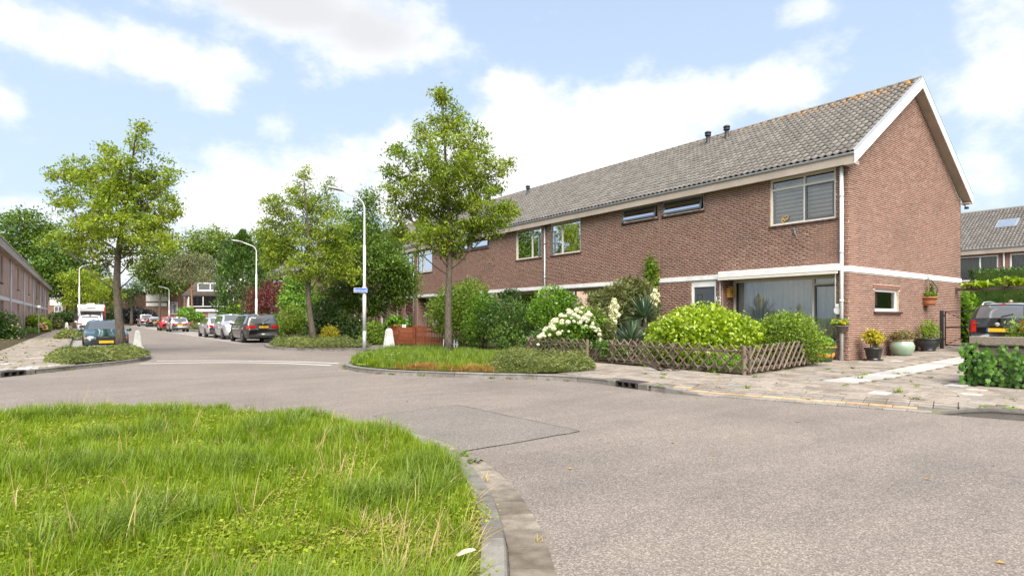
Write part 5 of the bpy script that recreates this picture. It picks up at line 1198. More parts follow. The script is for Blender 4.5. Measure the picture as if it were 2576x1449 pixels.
car('silver grey van parked farthest along the right of the street', 8.2, 111, 0, 4.9, 1.9, 1.95, 'paint_grey', 'van')
car('dark green saloon car with round headlamps behind the left street tree', .85, 32.75, math.pi, 4.25, 1.69, 1.31, 'paint_green', 'sedan')
car('white sport utility car between the green car and the motorhome', .55, 62.3, 0, 4.4, 1.84, 1.62, 'paint_white', 'suv')
opel = car('charcoal small car with silver roof rails on the drive beside the gable', 24.0, 5.35, -math.pi / 2, 3.68, 1.62, 1.49, 'paint_charcoal', 'hatch', z=gz(24, 5) + .01, rails=True, roofpaint='paint_silverroof', tl=(.40, .64, .80), group='cars parked along the street')
o = link('lettering', text_mesh('KARL', .07, 'lettering', 'chrome', .003), opel); o.matrix_local = Matrix.Translation((-.5, -1.86, .86)) @ Matrix.Rotation(math.pi / 2, 4, 'X')

def motorhome():
    t = thing('motorhome', 'white alcove motorhome parked on the left of the street', 'motorhome', (.75, 76.2, .012), 0)
    prof = [(-2.9, .45), (-2.9, 2.7), (2.2, 2.78), (2.75, 2.72), (2.85, 2.45), (2.7, 2.1), (1.75, 2.0), (1.6, .45)]
    t.rotation_euler = (0, 0, math.pi)
    def ext(m, pr, w): 
        n = len(pr); m.add([(-w, y, z) for y, z in pr] + [(w, y, z) for y, z in pr], [tuple(range(n)), tuple(reversed(range(n, 2 * n)))] + [(i, n + i, n + (i + 1) % n, (i + 1) % n) for i in range(n)]); return m
    ext(MB(), prof, 1.1).build('body', 'paint_white', t); ext(MB(), [(1.6, .4), (1.6, 2.02), (2.0, 2.0), (2.65, 1.3), (3.25, 1.12), (3.35, .75), (3.3, .35)], .95).build('cab', 'paint_white', t)
    MB().add([(-.82, 2.06, 1.95), (.82, 2.06, 1.95), (.88, 2.66, 1.33), (-.88, 2.66, 1.33)], [(3, 2, 1, 0)]).build('windscreen', 'car_glass', t)
    MB().box(-.35, .35, 2.84, 2.87, 2.42, 2.52).build('badge', 'lamp_grey', t); MB().bbox(-.35, .35, .2, .9, 2.76, 2.9, .05).build('roof_hatch', 'white_paint', t); MB().bbox(-1.12, 1.12, 3.28, 3.42, .32, .62, .04).build('bumper', 'lamp_grey', t)
    MB().box(-.5, .5, 3.3, 3.37, .75, .95).build('grille', 'trim_black', t)
    for sg in (-1, 1):
        MB().sphere((sg * .75, 3.3, .85), .13, 10, 6, (1.2, .5, .8)).build('headlight', 'lens_clear', t, True); MB().bbox(*sorted((sg * 1.0, sg * 1.3)), 2.35, 2.5, 1.25, 1.65, .03).build('mirror', 'trim_black', t); MB().box(*sorted((sg * 1.101, sg * 1.112)), -1.8, -.4, 1.5, 2.1).build('side_window', 'car_glass', t)
        for y in (-1.7, 2.4): MB().lathe([(.2, -.1), (.34, -.1), (.34, .1), (.2, .1)], 20, (sg * .9, y, .34), 'x').build('wheel', 'tyre', t, True)
    MB().bar((-1.13, 2.0, .5), (-1.13, 2.0, 2.7), .03, .25).build('stripe', 'lens_red', t)
motorhome()
# ------------------------------------------------------------------ vegetation
def unit(a): return a / np.maximum(np.linalg.norm(a, axis=1, keepdims=True), 1e-9)
def leaf_arrays(P, D, L, W, fold=.12, Nrm=None):
    """kite-shaped folded leaves: centres P, long axes D, lengths L, widths W"""
    n = len(P); D = unit(D)
    if Nrm is None: Nrm = nrs.normal(size=(n, 3)) + np.array([0, 0, .8])
    S = unit(np.cross(D, Nrm)); U = np.cross(S, D); L = np.asarray(L).reshape(-1, 1) * np.ones((n, 1)); W = np.asarray(W).reshape(-1, 1) * np.ones((n, 1))
    V = np.empty((n, 4, 3)); V[:, 0] = P - D * L * .5; V[:, 2] = P + D * L * .5 - U * L * .12; mid = P - D * L * .05
    V[:, 1] = mid + S * W * .5 + U * W * fold; V[:, 3] = mid - S * W * .5 + U * W * fold
    F = (np.arange(n)[:, None, None] * 4 + np.array([(0, 1, 2), (0, 2, 3)])).reshape(-1, 3)
    return V.reshape(-1, 3), F
def leaves(name, P, D, L, W, mat, parent=None, fold=.12, Nrm=None):
    V, F = leaf_arrays(P, D, L, W, fold, Nrm); return link(name, np_mesh(name, V, F, mat), parent)
def ellipsoid_pts(lobes, n, inner=.55, power=2.2, wexp=2.):
    """points through the outer part of a heap of ellipsoids, with outward directions"""
    C = np.array([l[0] for l in lobes]); Rr = np.array([l[1] for l in lobes]); w = (Rr.prod(1) ** (wexp / 3)); w /= w.sum()
    k = nrs.choice(len(lobes), n, p=w); d = unit(nrs.normal(size=(n, 3))); u = nrs.uniform(0, 1, n); r = inner + (1 - inner) * u ** (1 / power)
    return C[k] + d * Rr[k] * r[:, None], unit(d / Rr[k])
def px_lobes(spec, Y, dj=.5, ry=None, seed=3):
    """picture places (x, y, half width[, half height]) at depth Y -> ellipsoids; depth radius = the wider half"""
    rr = random.Random(seed); out = []
    for s in spec:
        hw = s[2]; hh = s[3] if len(s) > 3 else s[2]; y = Y + rr.uniform(-dj, dj); m = Y / F0; c = at(s[0], s[1], y)
        rx = hw * m; out.append((np.array(c), np.array([rx, (ry or rx), hh * m])))
    return out
def tree(name, label, cat, base, lobes, mat, n_clust, per, leaf, aspect, r0, top, spread=.3, bark='bark', group=None, droop=.35, lean=(0, 0), crown_from=.3, inner=.3, limb=1.):
    root = thing(name, label, cat, base, group=group); B = Vector(base)
    lob = [(l[0] - np.array(base), l[1]) for l in lobes]
    # clusters of leaves on twig ends
    C, O = ellipsoid_pts(lob, n_clust, inner, 1.6); C[:, 2] = np.maximum(C[:, 2], .5)
    n = n_clust * per; k = np.repeat(np.arange(n_clust), per); P = C[k] + nrs.normal(size=(n, 3)) * np.array([spread, spread, spread * .62])
    D = O[k] * .7 + nrs.normal(size=(n, 3)) * .8 - np.array([0, 0, droop]); L = leaf * nrs.uniform(.65, 1.25, n)
    leaves('crown', P, D, L, L * aspect, mat, root)
    # trunk, limbs and twigs
    tp = np.array(top) - np.array(base); m = MB(); pts = []; rad = []; K = 12
    for j in range(K + 1):
        u = j / K; pts.append((lean[0] * math.sin(u * 3) * (1 - u) + tp[0] * u * u + .04 * math.sin(u * 9 + base[0]), lean[1] * math.sin(u * 3) * (1 - u) + tp[1] * u * u + .04 * math.cos(u * 7 + base[1]), tp[2] * u - .1 * (j == 0)))
        rad.append(max(.012, r0 * (1 - u) ** .8 * (1.45 - 1.6 * u if u < .28 else 1)) if u < .05 else max(.012, r0 * (1 - u) ** .75))
    m.tube(pts, rad, 10); m.build('trunk', bark, root, True)
    def on_trunk(h):
        u = min(max(h / tp[2], 0), 1) * K; i = min(int(u), K - 1); a, b = Vector(pts[i]), Vector(pts[i + 1]); return a.lerp(b, u - i), rad[i]
    order = sorted(range(len(lob)), key=lambda i: lob[i][0][2]); lm = MB(); ends = []
    for i in order:
        c = Vector(lob[i][0]); hz = math.hypot(c.x - tp[0] * .3, c.y - tp[1] * .3); h = max(tp[2] * crown_from * .85, c.z - .55 * hz - .5); s, rr = on_trunk(h); mid = s.lerp(c, .5) + Vector((rnd.uniform(-.15, .15), rnd.uniform(-.15, .15), -.1 * hz * .5 + rnd.uniform(-.1, .1)))
        r = min(rr * .6, .022 + .01 * float(lob[i][1].mean())) * limb; lm.tube([s, s.lerp(mid, .5) + Vector((0, 0, -.05)), mid, mid.lerp(c, .6), c + Vector((0, 0, .2))], [r, r * .9, r * .7, r * .45, r * .2], 6); ends.append((s, mid, c))
    lm.build('limbs', bark, root, True)
    tw = MB(); cen = [Vector(x) for x in C]
    for c in cen[::2]:
        e = min(ends, key=lambda q: (q[2] - c).length); a = e[1].lerp(e[2], rnd.random()); mid = a.lerp(c, .5) + Vector((0, 0, .06)); tw.tube([a, mid, c], [.012, .008, .004], 3, False)
    t = tw.build('twigs', 'twig', root); tag(t, kind='stuff'); return root
def shrub(name, label, cat, lobes, mat, n, leaf, aspect=.5, group=None, ground=.12, inner=.6, outw=.8, upb=.2, part='foliage', stems=True, jitter=.06, loc=None, clip=True):
    lo = min(lobes, key=lambda l: l[0][2]); base = loc or (float(np.mean([l[0][0] for l in lobes])), float(np.mean([l[0][1] for l in lobes])), ground)
    root = thing(name, label, cat, base, group=group); lob = [(l[0] - np.array(base), l[1]) for l in lobes]
    P, O = ellipsoid_pts(lob, n, inner, 2.2); P += nrs.normal(size=P.shape) * jitter; ok = (P[:, 2] > .01) & ((not clip) | (P[:, 0] + base[0] > 12.22) | (base[0] < 11) | (base[1] > 17)) & ((not clip) | (P[:, 1] + base[1] > 7.62) | (base[1] > 17) | (base[0] > 16.4) | (base[1] < 7.4)); P, O = P[ok], O[ok]; k = len(P)
    L = leaf * nrs.uniform(.6, 1.3, k); D = O * outw + nrs.normal(size=(k, 3)) * .75 + np.array([0, 0, upb]); Nn = O + nrs.normal(size=(k, 3)) * .7
    leaves(part, P, D, L, L * aspect, mat, root, .12, Nn)
    # inner leaves keep the heart of the bush from showing through
    ni = max(200, n // 4); P, O = ellipsoid_pts(lob, ni, .2, 1.2); ok = (P[:, 2] > .01) & ((not clip) | (P[:, 0] + base[0] > 12.4) | (base[0] < 11) | (base[1] > 17)) & ((not clip) | (P[:, 1] + base[1] > 7.9) | (base[1] > 17) | (base[0] > 16.4) | (base[1] < 7.4)); P, O = P[ok], O[ok]; L = leaf * 1.7 * np.ones(len(P)); leaves('inner_foliage', P, O + nrs.normal(size=O.shape), L, L * .6, mat, root)
    if stems:
        s = MB()
        for l in lob:
            for q in range(4): a = rnd.uniform(0, 6.28); c = l[0] + np.array([math.cos(a), math.sin(a), .3]) * l[1] * .6; s.tube([(c[0] * .3 + rnd.uniform(-.1, .1), c[1] * .3 + rnd.uniform(-.1, .1), 0), (c[0] * .6, c[1] * .6, max(c[2] * .5, .05)), tuple(c)], [.02, .015, .006], 4, False)
        s.build('stems', 'twig', root)
    return root
def flowers(root, P, size, mat, name='flower_head', petals=26, flat=.75, seed=5):
    """round flower heads: each its own part, made of many small petals"""
    rr = np.random.RandomState(seed); d = unit(rr.normal(size=(petals * 3, 3))); q = d * .42 * np.array([1, 1, flat]); T = unit(np.cross(d, rr.normal(size=d.shape)))
    V, F = leaf_arrays(q, T, .3 * np.ones(len(q)), .28, .1, d); me = np_mesh(name, V, F, mat); b = Vector(root.location)
    for p in P:
        o = link(name, me, root); o.location = Vector(p) - b; s = size * rnd.uniform(.55, 1.25); o.scale = (s, s, s); o.rotation_euler = (rnd.uniform(-.4, .4), rnd.uniform(-.4, .4), rnd.uniform(0, 6))

# --- street trees
A0 = (1.2, 27.0, .13); YA = depth(*A0[:2])
la = px_lobes([(348, 325, 16, 26), (352, 368, 32), (272, 385, 26), (300, 415, 42), (205, 432, 44, 36), (150, 440, 24), (300, 470, 74), (400, 432, 40), (432, 445, 22, 30), (230, 500, 66), (360, 510, 78), (425, 520, 38, 44), (160, 505, 40), (300, 570, 80, 62), (390, 580, 52), (215, 585, 60, 44), (140, 612, 38, 26), (250, 640, 52, 32), (330, 640, 46, 34), (420, 610, 26)], YA, .9, seed=1)
tree('street_tree', 'pear-like street tree leaning over the green saloon car', 'tree', A0, la, 'leaf_street_lime', 700, 34, .13, .46, .165, at(345, 320, YA), .135, lean=(-.25, .1), group='street trees in the planted islands')
B0 = (9.0, 28.2, .13); YB = depth(*B0[:2])
lb = px_lobes([(766, 440, 15, 24), (760, 490, 38), (826, 470, 24, 26), (690, 520, 34, 30), (770, 545, 56), (830, 520, 34), (705, 590, 50), (840, 570, 40), (780, 620, 70, 54), (690, 645, 34), (860, 630, 48), (760, 675, 50, 30), (830, 680, 44, 30), (880, 690, 26), (700, 690, 24, 18)], YB, .8, seed=2)
tree('street_tree', 'street tree with leaning trunk between the lamp post and the dark people carrier', 'tree', B0, lb, 'leaf_street', 560, 34, .138, .45, .15, at(765, 440, YB), .155, lean=(-.35, .0), group='street trees in the planted islands', crown_from=.34)
C0 = (10.04, 17.15, .13); YC = depth(*C0[:2])
lc = px_lobes([(1112, 250, 22, 28), (1125, 300, 52, 50), (1190, 345, 38, 40), (1060, 345, 34), (1190, 400, 56), (1120, 410, 84), (1003, 395, 32, 34), (1238, 440, 46), (1275, 425, 20), (1010, 460, 50), (1110, 500, 92), (1210, 520, 74), (1268, 540, 40, 34), (1000, 530, 36, 40), (1150, 590, 62, 44), (1065, 595, 42, 44), (1235, 585, 38, 30), (1010, 590, 24), (1130, 640, 34, 22)], YC, .8, seed=3)
tree('street_tree', 'tall straight street tree in the grassy bed before the privet bushes', 'tree', C0, lc, 'leaf_street', 740, 36, .122, .45, .135, at(1115, 245, YC), .13, lean=(.05, .0), group='street trees in the planted islands', crown_from=.36)
# --- garden trees behind
G0 = (13.6, 29.5, .15); YG = depth(*G0[:2])
lg = px_lobes([(925, 510, 26, 34), (905, 570, 46), (965, 600, 40), (890, 640, 70), (975, 670, 62), (1010, 730, 42), (860, 720, 66, 50), (940, 750, 72, 52), (840, 770, 50, 40), (1000, 690, 50)], YG, 1.0, seed=4)
tree('garden_tree', 'lush dark green garden tree behind the lamp post', 'tree', G0, lg, 'leaf_dark', 640, 44, .18, .4, .11, at(925, 510, YG), .3, bark='bark_light', crown_from=.25)
m0 = at(690, 815, 47.); m0.z = .15
tree('maple_tree', 'dark red Japanese maple before the terrace', 'tree', tuple(m0), px_lobes([(660, 745, 34, 26), (700, 735, 42, 30), (730, 750, 34, 26), (640, 770, 26, 18), (690, 770, 50, 18)], 47, .8, seed=5), 'leaf_maple', 240, 30, .17, .4, .08, at(695, 730, 47), .3, crown_from=.15)
c0 = at(610, 825, 60.); c0.z = .1
def conifer(name, label, base, top, rmax, mat, n, leaf, seed=1):
    root = thing(name, label, 'conifer', base); H = top - base[2]; u = nrs.uniform(0, 1, n) ** .8; a = nrs.uniform(0, 6.283, n); lump = 1 + .13 * np.sin(a * 5 + u * 17 + seed) + .1 * np.sin(a * 3 - u * 31)
    r = rmax * np.minimum(1, (1 - u) * 2.1) ** .75 * (.55 + .45 * np.minimum(1, u * 9)) * lump * (1 - .35 * nrs.uniform(0, 1, n) ** 2.5); P = np.stack([r * np.cos(a), r * np.sin(a), u * H + .1], 1) + nrs.normal(size=(n, 3)) * .08
    D = np.stack([np.cos(a) * .6, np.sin(a) * .6, 1.0 * np.ones(n)], 1) + nrs.normal(size=(n, 3)) * .45; L = leaf * nrs.uniform(.6, 1.3, n); leaves('crown', P, D, L, L * .34, mat, root); MB().tube([(0, 0, -.1), (0, 0, H * .9)], [.16, .03], 8).build('trunk', 'bark', root); return root
conifer('conifer_tree', 'broad dark green columnar conifer by the parked cars', tuple(c0), at(610, 583, 60).z, 2.35, 'leaf_conifer', 9000, .36)
# pine with bare reddish trunk
p0 = at(484, 815, 88.); p0.z = .1
tree('pine_tree', 'pine with bare reddish trunk before the dormer house', 'tree', tuple(p0), px_lobes([(455, 668, 34, 20), (500, 662, 38, 22), (480, 690, 44, 18), (430, 690, 24, 16), (520, 695, 20, 14), (475, 655, 26, 14)], 88, 1.5, seed=6), 'leaf_pine', 260, 30, .34, .3, .2, at(478, 655, 88), .55, bark='bark_red', crown_from=.6, droop=-.2)
# trees beyond the houses
def bgtree(label, px, Y, spec, mat, nc, leaf, seed, group='trees beyond the houses'):
    b = at(px, 805, Y); b.z = 0; lb_ = px_lobes(spec, Y, 2.5, seed=seed); tp = max(lb_, key=lambda l: l[0][2] + l[1][2]); t = tree('background_tree', label, 'tree', tuple(b), lb_, mat, nc, 30, leaf, .5, .28, Vector(tp[0]) + Vector((0, 0, float(tp[1][2]) * .7)), leaf * 1.5, group=group, crown_from=.3, inner=.45, limb=1.6)
bgtree('tall dark broadleaf tree rising behind the left terrace roof', 60, 100., [(60, 570, 60, 48), (20, 600, 60, 60), (100, 610, 60, 60), (40, 660, 80, 60), (140, 660, 50, 60), (110, 700, 60, 50)], 'leaf_dark', 420, .55, 11)
bgtree('dark tree mass between the left terrace and the motorhome', 170, 108., [(170, 640, 40, 50), (190, 690, 46, 50), (150, 710, 50, 46), (215, 720, 36, 40), (240, 700, 30, 40)], 'leaf_deep', 360, .55, 12)
bgtree('light green tree behind the left street lamps', 400, 120., [(400, 650, 36, 44), (430, 620, 24, 26), (385, 690, 40, 40), (420, 700, 44, 40)], 'leaf_far', 260, .6, 13)
bgtree('broad green tree above the dormer house', 500, 130., [(480, 640, 44, 36), (520, 612, 46, 34), (560, 600, 36, 30), (540, 660, 60, 50), (490, 690, 50, 40), (580, 640, 40, 50)], 'leaf_far', 420, .6, 14)
bgtree('green tree right of the broad conifer', 680, 95., [(680, 640, 36, 40), (660, 600, 20, 26), (700, 620, 30, 36), (690, 690, 50, 40)], 'leaf_far', 260, .5, 15)
bgtree('lime street tree behind the motorhome', 190, 73., [(185, 720, 26, 24), (215, 700, 30, 22), (240, 730, 28, 28), (190, 755, 30, 24), (165, 700, 14, 12)], 'leaf_street_lime', 200, .26, 16)
bgtree('green street tree farther behind the motorhome', 262, 92., [(262, 720, 30, 24), (285, 740, 20, 26), (250, 755, 30, 22)], 'leaf_street', 180, .3, 17)
bgtree('thin small tree before the far dark hedge', 330, 105., [(330, 735, 22, 26), (345, 720, 16, 16), (318, 755, 16, 12)], 'leaf_deep', 60, .3, 18)
bgtree('bright young tree between the maple and the street tree', 750, 40., [(745, 720, 26, 22), (770, 735, 26, 22), (735, 755, 26, 22), (780, 765, 24, 24)], 'leaf_bright', 200, .2, 19)
bgtree('broad green tree standing on the grass beside the left terrace gable', -420, 52., [(-420, 560, 90, 80), (-480, 640, 90, 80), (-360, 640, 80, 80), (-420, 680, 110, 60)], 'leaf_far', 380, .4, 21)
bgtree('dark tree beyond the grass left of the left terrace', -900, 60., [(-900, 600, 120, 90), (-1000, 680, 120, 80), (-800, 690, 110, 80)], 'leaf_dark', 380, .45, 22)
bgtree('dark evergreen tree far right of the pine', 600, 118., [(600, 640, 40, 50), (630, 680, 40, 50)], 'leaf_deep', 160, .6, 20)

# --- hedges and shrubs of the gardens, from the drive along the terrace
S = shrub
S('leafy_shrub', 'large lime green broad-leaved bush behind the lattice fence', 'shrub', px_lobes([(1765, 835, 112, 72), (1700, 850, 56, 54), (1832, 845, 56, 60), (1760, 890, 110, 40)], 15.6, .2, 1.0, 1), 'leaf_lime', 7000, .115, .52, group='garden shrubs', upb=-.2, jitter=.05)
S('round_shrub', 'rounded light green small-leaved bush at the lattice fence corner', 'shrub', px_lobes([(1975, 848, 86, 60), (1925, 858, 46, 46), (2018, 868, 48, 46), (1985, 825, 52, 40)], 15.6, .1, .75, 2), 'leaf_fresh', 11000, .06, .5, group='garden shrubs', clip=False)
S('feathery_conifer', 'feathery olive green conifer shrub by the wall behind the yuccas', 'shrub', px_lobes([(1560, 745, 46, 34), (1525, 762, 44, 34), (1600, 740, 40, 40), (1580, 715, 18, 20), (1610, 780, 50, 40), (1540, 790, 46, 40)], 20.5, .3, .8, 3), 'leaf_olive', 6000, .14, .2, group='garden shrubs', outw=1.2, inner=.4)
S('olive_shrub', 'small yellowish olive bush beside the white hydrangea', 'shrub', px_lobes([(1500, 805, 28, 34), (1520, 830, 24, 26)], 18.6, .2, .4, 4), 'leaf_olive', 1800, .07, .4, group='garden shrubs')
S('climbing_plant', 'green climber growing up the brick wall beside the white band', 'climber', [(np.array([17.36, 14.55, 3.05]), np.array([.16, .30, .5])), (np.array([17.36, 14.6, 3.45]), np.array([.1, .2, .3])), (np.array([17.36, 14.45, 2.5]), np.array([.14, .16, .4]))], 'leaf_fresh', 900, .1, .7, ground=.2, loc=(17.3, 14.55, .2))
S('low_shrub', 'ragged nandina shrub growing through the lattice fence', 'shrub', px_lobes([(1660, 870, 36, 34), (1630, 890, 30, 30), (1680, 905, 30, 30)], 15.6, .15, .4, 6), 'leaf_fresh', 1500, .07, .4, group='garden shrubs')
S('ground_cover', 'dark green leafy ground cover behind the front of the lattice fence', 'shrub', px_lobes([(1740, 920, 60, 26), (1830, 920, 60, 28), (1660, 915, 50, 22), (1590, 905, 40, 20)], 14.3, .1, .5, 7), 'leaf_bright', 2600, .075, .5, group='garden shrubs')
S('ground_cover', 'green peony-like leaves below the white hydrangea', 'shrub', px_lobes([(1480, 868, 46, 20), (1430, 880, 50, 22), (1540, 880, 40, 20)], 17.2, .2, .6, 8), 'leaf_hedge', 1900, .11, .3, group='garden shrubs')
hy = S('hydrangea', 'hydrangea bush covered in round white flower heads', 'hydrangea', px_lobes([(1440, 835, 58, 38), (1475, 810, 40, 36), (1400, 855, 46, 28), (1500, 840, 26, 34)], 18.7, .2, .8, 9), 'leaf_bright', 2600, .11, .6)
fp = []
for k in range(70):
    px, py = rnd.uniform(1352, 1512), 0; edge = 772 + 70 * ((px - 1462) / 105) ** 2 if px < 1462 else 772 + 78 * ((px - 1462) / 55) ** 2; py = edge + abs(rnd.gauss(0, 1)) * 20 + 2
    if py < 868: fp.append(at(px, py, 18.05 + .0 * rnd.random() - .0))
flowers(hy, fp, .17, 'flower_white')
# yuccas
def yucca(label, c, r, n, panicle=None, h0=.3):
    root = thing('yucca', label, 'yucca', c, group='yuccas'); P = []; V = []; F = []
    for k in range(n):
        a = rnd.uniform(0, 6.283); e = rnd.uniform(-.2, 1.35); L = r * rnd.uniform(.75, 1.05); d = Vector((math.cos(a) * math.cos(e), math.sin(a) * math.cos(e), math.sin(e))); s = d.cross(Vector((0, 0, 1))).normalized(); b = Vector((0, 0, h0)); w = .03; n0 = len(V)
        for u, ww in ((.05, .7), (.35, 1), (.7, .8), (1, .05)):
            c_ = b + d * L * u - Vector((0, 0, .14 * L * u * u * (1 - math.sin(max(e, 0))))); up = s.cross(d) * .012; V += [tuple(c_ - s * w * ww + up), tuple(c_), tuple(c_ + s * w * ww + up)]
        for i in range(3):
            for j in range(2): q = n0 + i * 3 + j; F.append((q, q + 1, q + 4, q + 3))
    link('leaf_rosette', np_mesh('leaf_rosette', np.array(V), np.array(F), 'leaf_yucca'), root); MB().tube([(0, 0, 0), (0, 0, h0 + .1)], .09, 8).build('trunk', 'bark', root)
    if panicle:
        pc = Vector(panicle[0]) - Vector(c); hh, rr = panicle[1], panicle[2]; n = 420; z = nrs.uniform(-1, 1, n); a = nrs.uniform(0, 6.283, n); q = rr * (1 - .75 * np.abs(z) ** 1.6) * (.75 + .35 * np.sin(z * 9 + a * 2)) * nrs.uniform(.2, 1.15, n) ** .5 + .01
        P = np.stack([pc.x + q * np.cos(a), pc.y + q * np.sin(a), pc.z + z * hh], 1); L = .075 * nrs.uniform(.7, 1.2, n); leaves('flower_panicle', P, np.stack([np.cos(a), np.sin(a), -.7 * np.ones(n)], 1) + nrs.normal(size=(n, 3)) * .3, L, L * .75, 'flower_cream', root)
        MB().tube([(0, 0, h0), (pc.x * .6, pc.y * .6, (h0 + pc.z) / 2), (pc.x, pc.y, pc.z + hh)], [.025, .02, .008], 6).build('flower_stalk', 'leaf_yucca', root)
y1 = at(1590, 880, 17.6); y1.z = .15; yucca('yucca with grey green blades and a tall cream flower panicle beside the hydrangea', y1, .85, 120, (at(1545, 783, 17.3), .38, .17), .45)
y2 = at(1622, 850, 18.9); y2.z = .15; yucca('taller yucca with drooping blades, its cream panicle against the wall', y2, .9, 110, (at(1648, 750, 19.0), .30, .15), 1.25)
# tall bushes towards the picket fence
S('privet_bush', 'tall pale green privet bush beside the trunk of the street tree', 'shrub', px_lobes([(1150, 765, 64, 56), (1185, 745, 44, 46), (1112, 790, 36, 50), (1160, 820, 60, 50)], 25.8, .3, 1.1, 21), 'leaf_fresh', 7000, .1, .5, group='garden shrubs')
S('privet_bush', 'rounded mid green bush right of the tall privet', 'shrub', px_lobes([(1205, 790, 38, 50), (1200, 830, 40, 44), (1225, 770, 28, 34)], 24.4, .2, .8, 22), 'leaf_bright', 4200, .085, .5, group='garden shrubs')
S('viburnum_bush', 'dense dark green glossy bush above the wooden beam', 'shrub', px_lobes([(1270, 800, 44, 56), (1300, 810, 38, 52), (1240, 810, 34, 50), (1280, 845, 56, 34)], 23.2, .2, .9, 23), 'leaf_hedge', 5200, .085, .5, group='garden shrubs')
S('laurel_bush', 'bright laurel bush standing over the hydrangea', 'shrub', px_lobes([(1390, 760, 48, 42), (1420, 770, 36, 36), (1370, 790, 38, 40), (1400, 815, 44, 36)], 22.3, .2, .9, 24), 'leaf_bright', 4600, .1, .45, group='garden shrubs')
S('dark_shrub', 'dark purplish shrub peeping above the bushes at the wall', 'shrub', px_lobes([(1285, 745, 26, 18), (1330, 790, 26, 34), (1320, 840, 34, 30)], 24.5, .2, .6, 25), 'leaf_deep', 2000, .09, .5, group='garden shrubs')
S('ground_cover', 'ivy and weeds spilling past the end of the wooden beam', 'shrub', px_lobes([(1330, 865, 50, 22), (1370, 850, 30, 26), (1300, 880, 40, 16)], 19.6, .3, .6, 26), 'leaf_hedge', 2400, .08, .5, group='garden shrubs')
S('olive_shrub', 'pinkish green bush behind the white garden posts', 'shrub', px_lobes([(735, 800, 34, 36), (760, 815, 26, 30), (712, 825, 26, 22)], 36, .4, 1.0, 27), 'leaf_fresh', 3200, .12, .5, group='garden shrubs')
S('dark_hedge', 'dark hedge under the garden tree behind the lamp post', 'shrub', px_lobes([(850, 820, 40, 46), (890, 830, 40, 40), (930, 835, 34, 34), (820, 800, 36, 50), (800, 830, 30, 30)], 31, .5, 1.0, 28), 'leaf_deep', 5200, .13, .5, group='garden shrubs')
S('yellow_shrub', 'low shrub with yellow flowers behind the juniper', 'shrub', px_lobes([(830, 838, 22, 18), (815, 850, 12, 10)], 29.4, .2, .4, 29), 'leaf_yellow', 900, .09, .5, group='garden shrubs')
S('yellow_shrub', 'yellow green shrub right of the lamp post', 'shrub', px_lobes([(942, 825, 22, 18), (930, 845, 26, 22), (950, 850, 20, 20)], 28.5, .2, .5, 30), 'leaf_fresh', 1500, .1, .5, group='garden shrubs')
S('young_shrub', 'young leafy plant rising behind the red picket fence', 'shrub', px_lobes([(995, 808, 20, 13), (1010, 815, 12, 10), (980, 822, 14, 12)], 27.8, .2, .3, 31), 'leaf_bright', 260, .22, .4, group='garden shrubs', ground=.15)
S('evergreen_shrub', 'bushy green shrub under the broad conifer', 'shrub', px_lobes([(655, 815, 30, 22), (690, 815, 26, 24), (620, 820, 20, 20), (705, 840, 20, 14)], 46, .5, 1.0, 32), 'leaf_dark', 2400, .16, .5, group='garden shrubs')
S('evergreen_shrub', 'light green shrub before the garage', 'shrub', px_lobes([(470, 790, 22, 20), (500, 800, 14, 16), (575, 795, 24, 16)], 76, .5, 1.5, 33), 'leaf_bright', 1400, .3, .5, group='garden shrubs', ground=0)
S('yellow_shrub', 'bright yellow green shrub in front of the dormer house', 'shrub', px_lobes([(590, 778, 16, 16), (575, 785, 12, 12)], 82, .3, 1.2, 34), 'leaf_lime', 700, .3, .5, group='garden shrubs', ground=0)
S('low_hedge', 'low clipped hedge behind the lone silver hatchback', 'hedge', px_lobes([(520, 825, 34, 12), (560, 825, 34, 12), (500, 822, 24, 12)], 66, .3, 1.0, 35), 'leaf_olive', 1700, .2, .5, group='garden shrubs', ground=.1)
S('dark_hedge', 'blackish purple hedge closing the far end of the street', 'hedge', px_lobes([(310, 795, 30, 20), (340, 792, 34, 22), (370, 795, 24, 18)], 112, .5, 2, 36), 'leaf_black', 2400, .35, .6, group='garden shrubs', ground=0)
S('dark_hedge', 'dark green hedge behind the motorhome', 'hedge', px_lobes([(180, 795, 30, 16), (150, 800, 30, 16), (270, 785, 26, 24)], 100, .5, 2, 37), 'leaf_deep', 2000, .35, .6, group='garden shrubs', ground=0)
# left gardens
S('rose_bush', 'tall shrub hedge with pale pink roses by the left pavement edge', 'shrub', px_lobes([(10, 815, 36, 36), (30, 840, 26, 30), (-20, 830, 40, 44), (5, 865, 40, 20)], 36, .5, 1.2, 38), 'leaf_hedge', 3600, .13, .5, group='left garden shrubs')
rb = bpy.data.objects['rose_bush']; flowers(rb, [at(rnd.uniform(28, 52), rnd.uniform(815, 862), 35) for _ in range(9)], .14, 'flower_pink', 'rose')
S('clipped_bush', 'large clipped light green bush before the left terrace', 'shrub', px_lobes([(92, 806, 24, 16), (78, 808, 14, 14), (112, 815, 14, 12)], 56, .3, 1.2, 39), 'leaf_lime', 1700, .15, .5, group='left garden shrubs')
S('clipped_bush', 'low bright green round bush before the left terrace', 'shrub', px_lobes([(78, 836, 20, 11)], 49, .3, .9, 40), 'leaf_bright', 900, .12, .4, group='left garden shrubs')
rs = S('rose_bush', 'rose bush with peach blooms beside the clipped bush', 'shrub', px_lobes([(106, 828, 12, 14), (118, 826, 10, 12)], 53, .2, .7, 41), 'leaf_dark', 600, .14, .5, group='left garden shrubs'); flowers(rs, [at(rnd.uniform(96, 122), rnd.uniform(814, 830), 51.5) for _ in range(12)], .26, 'flower_peach', 'rose')
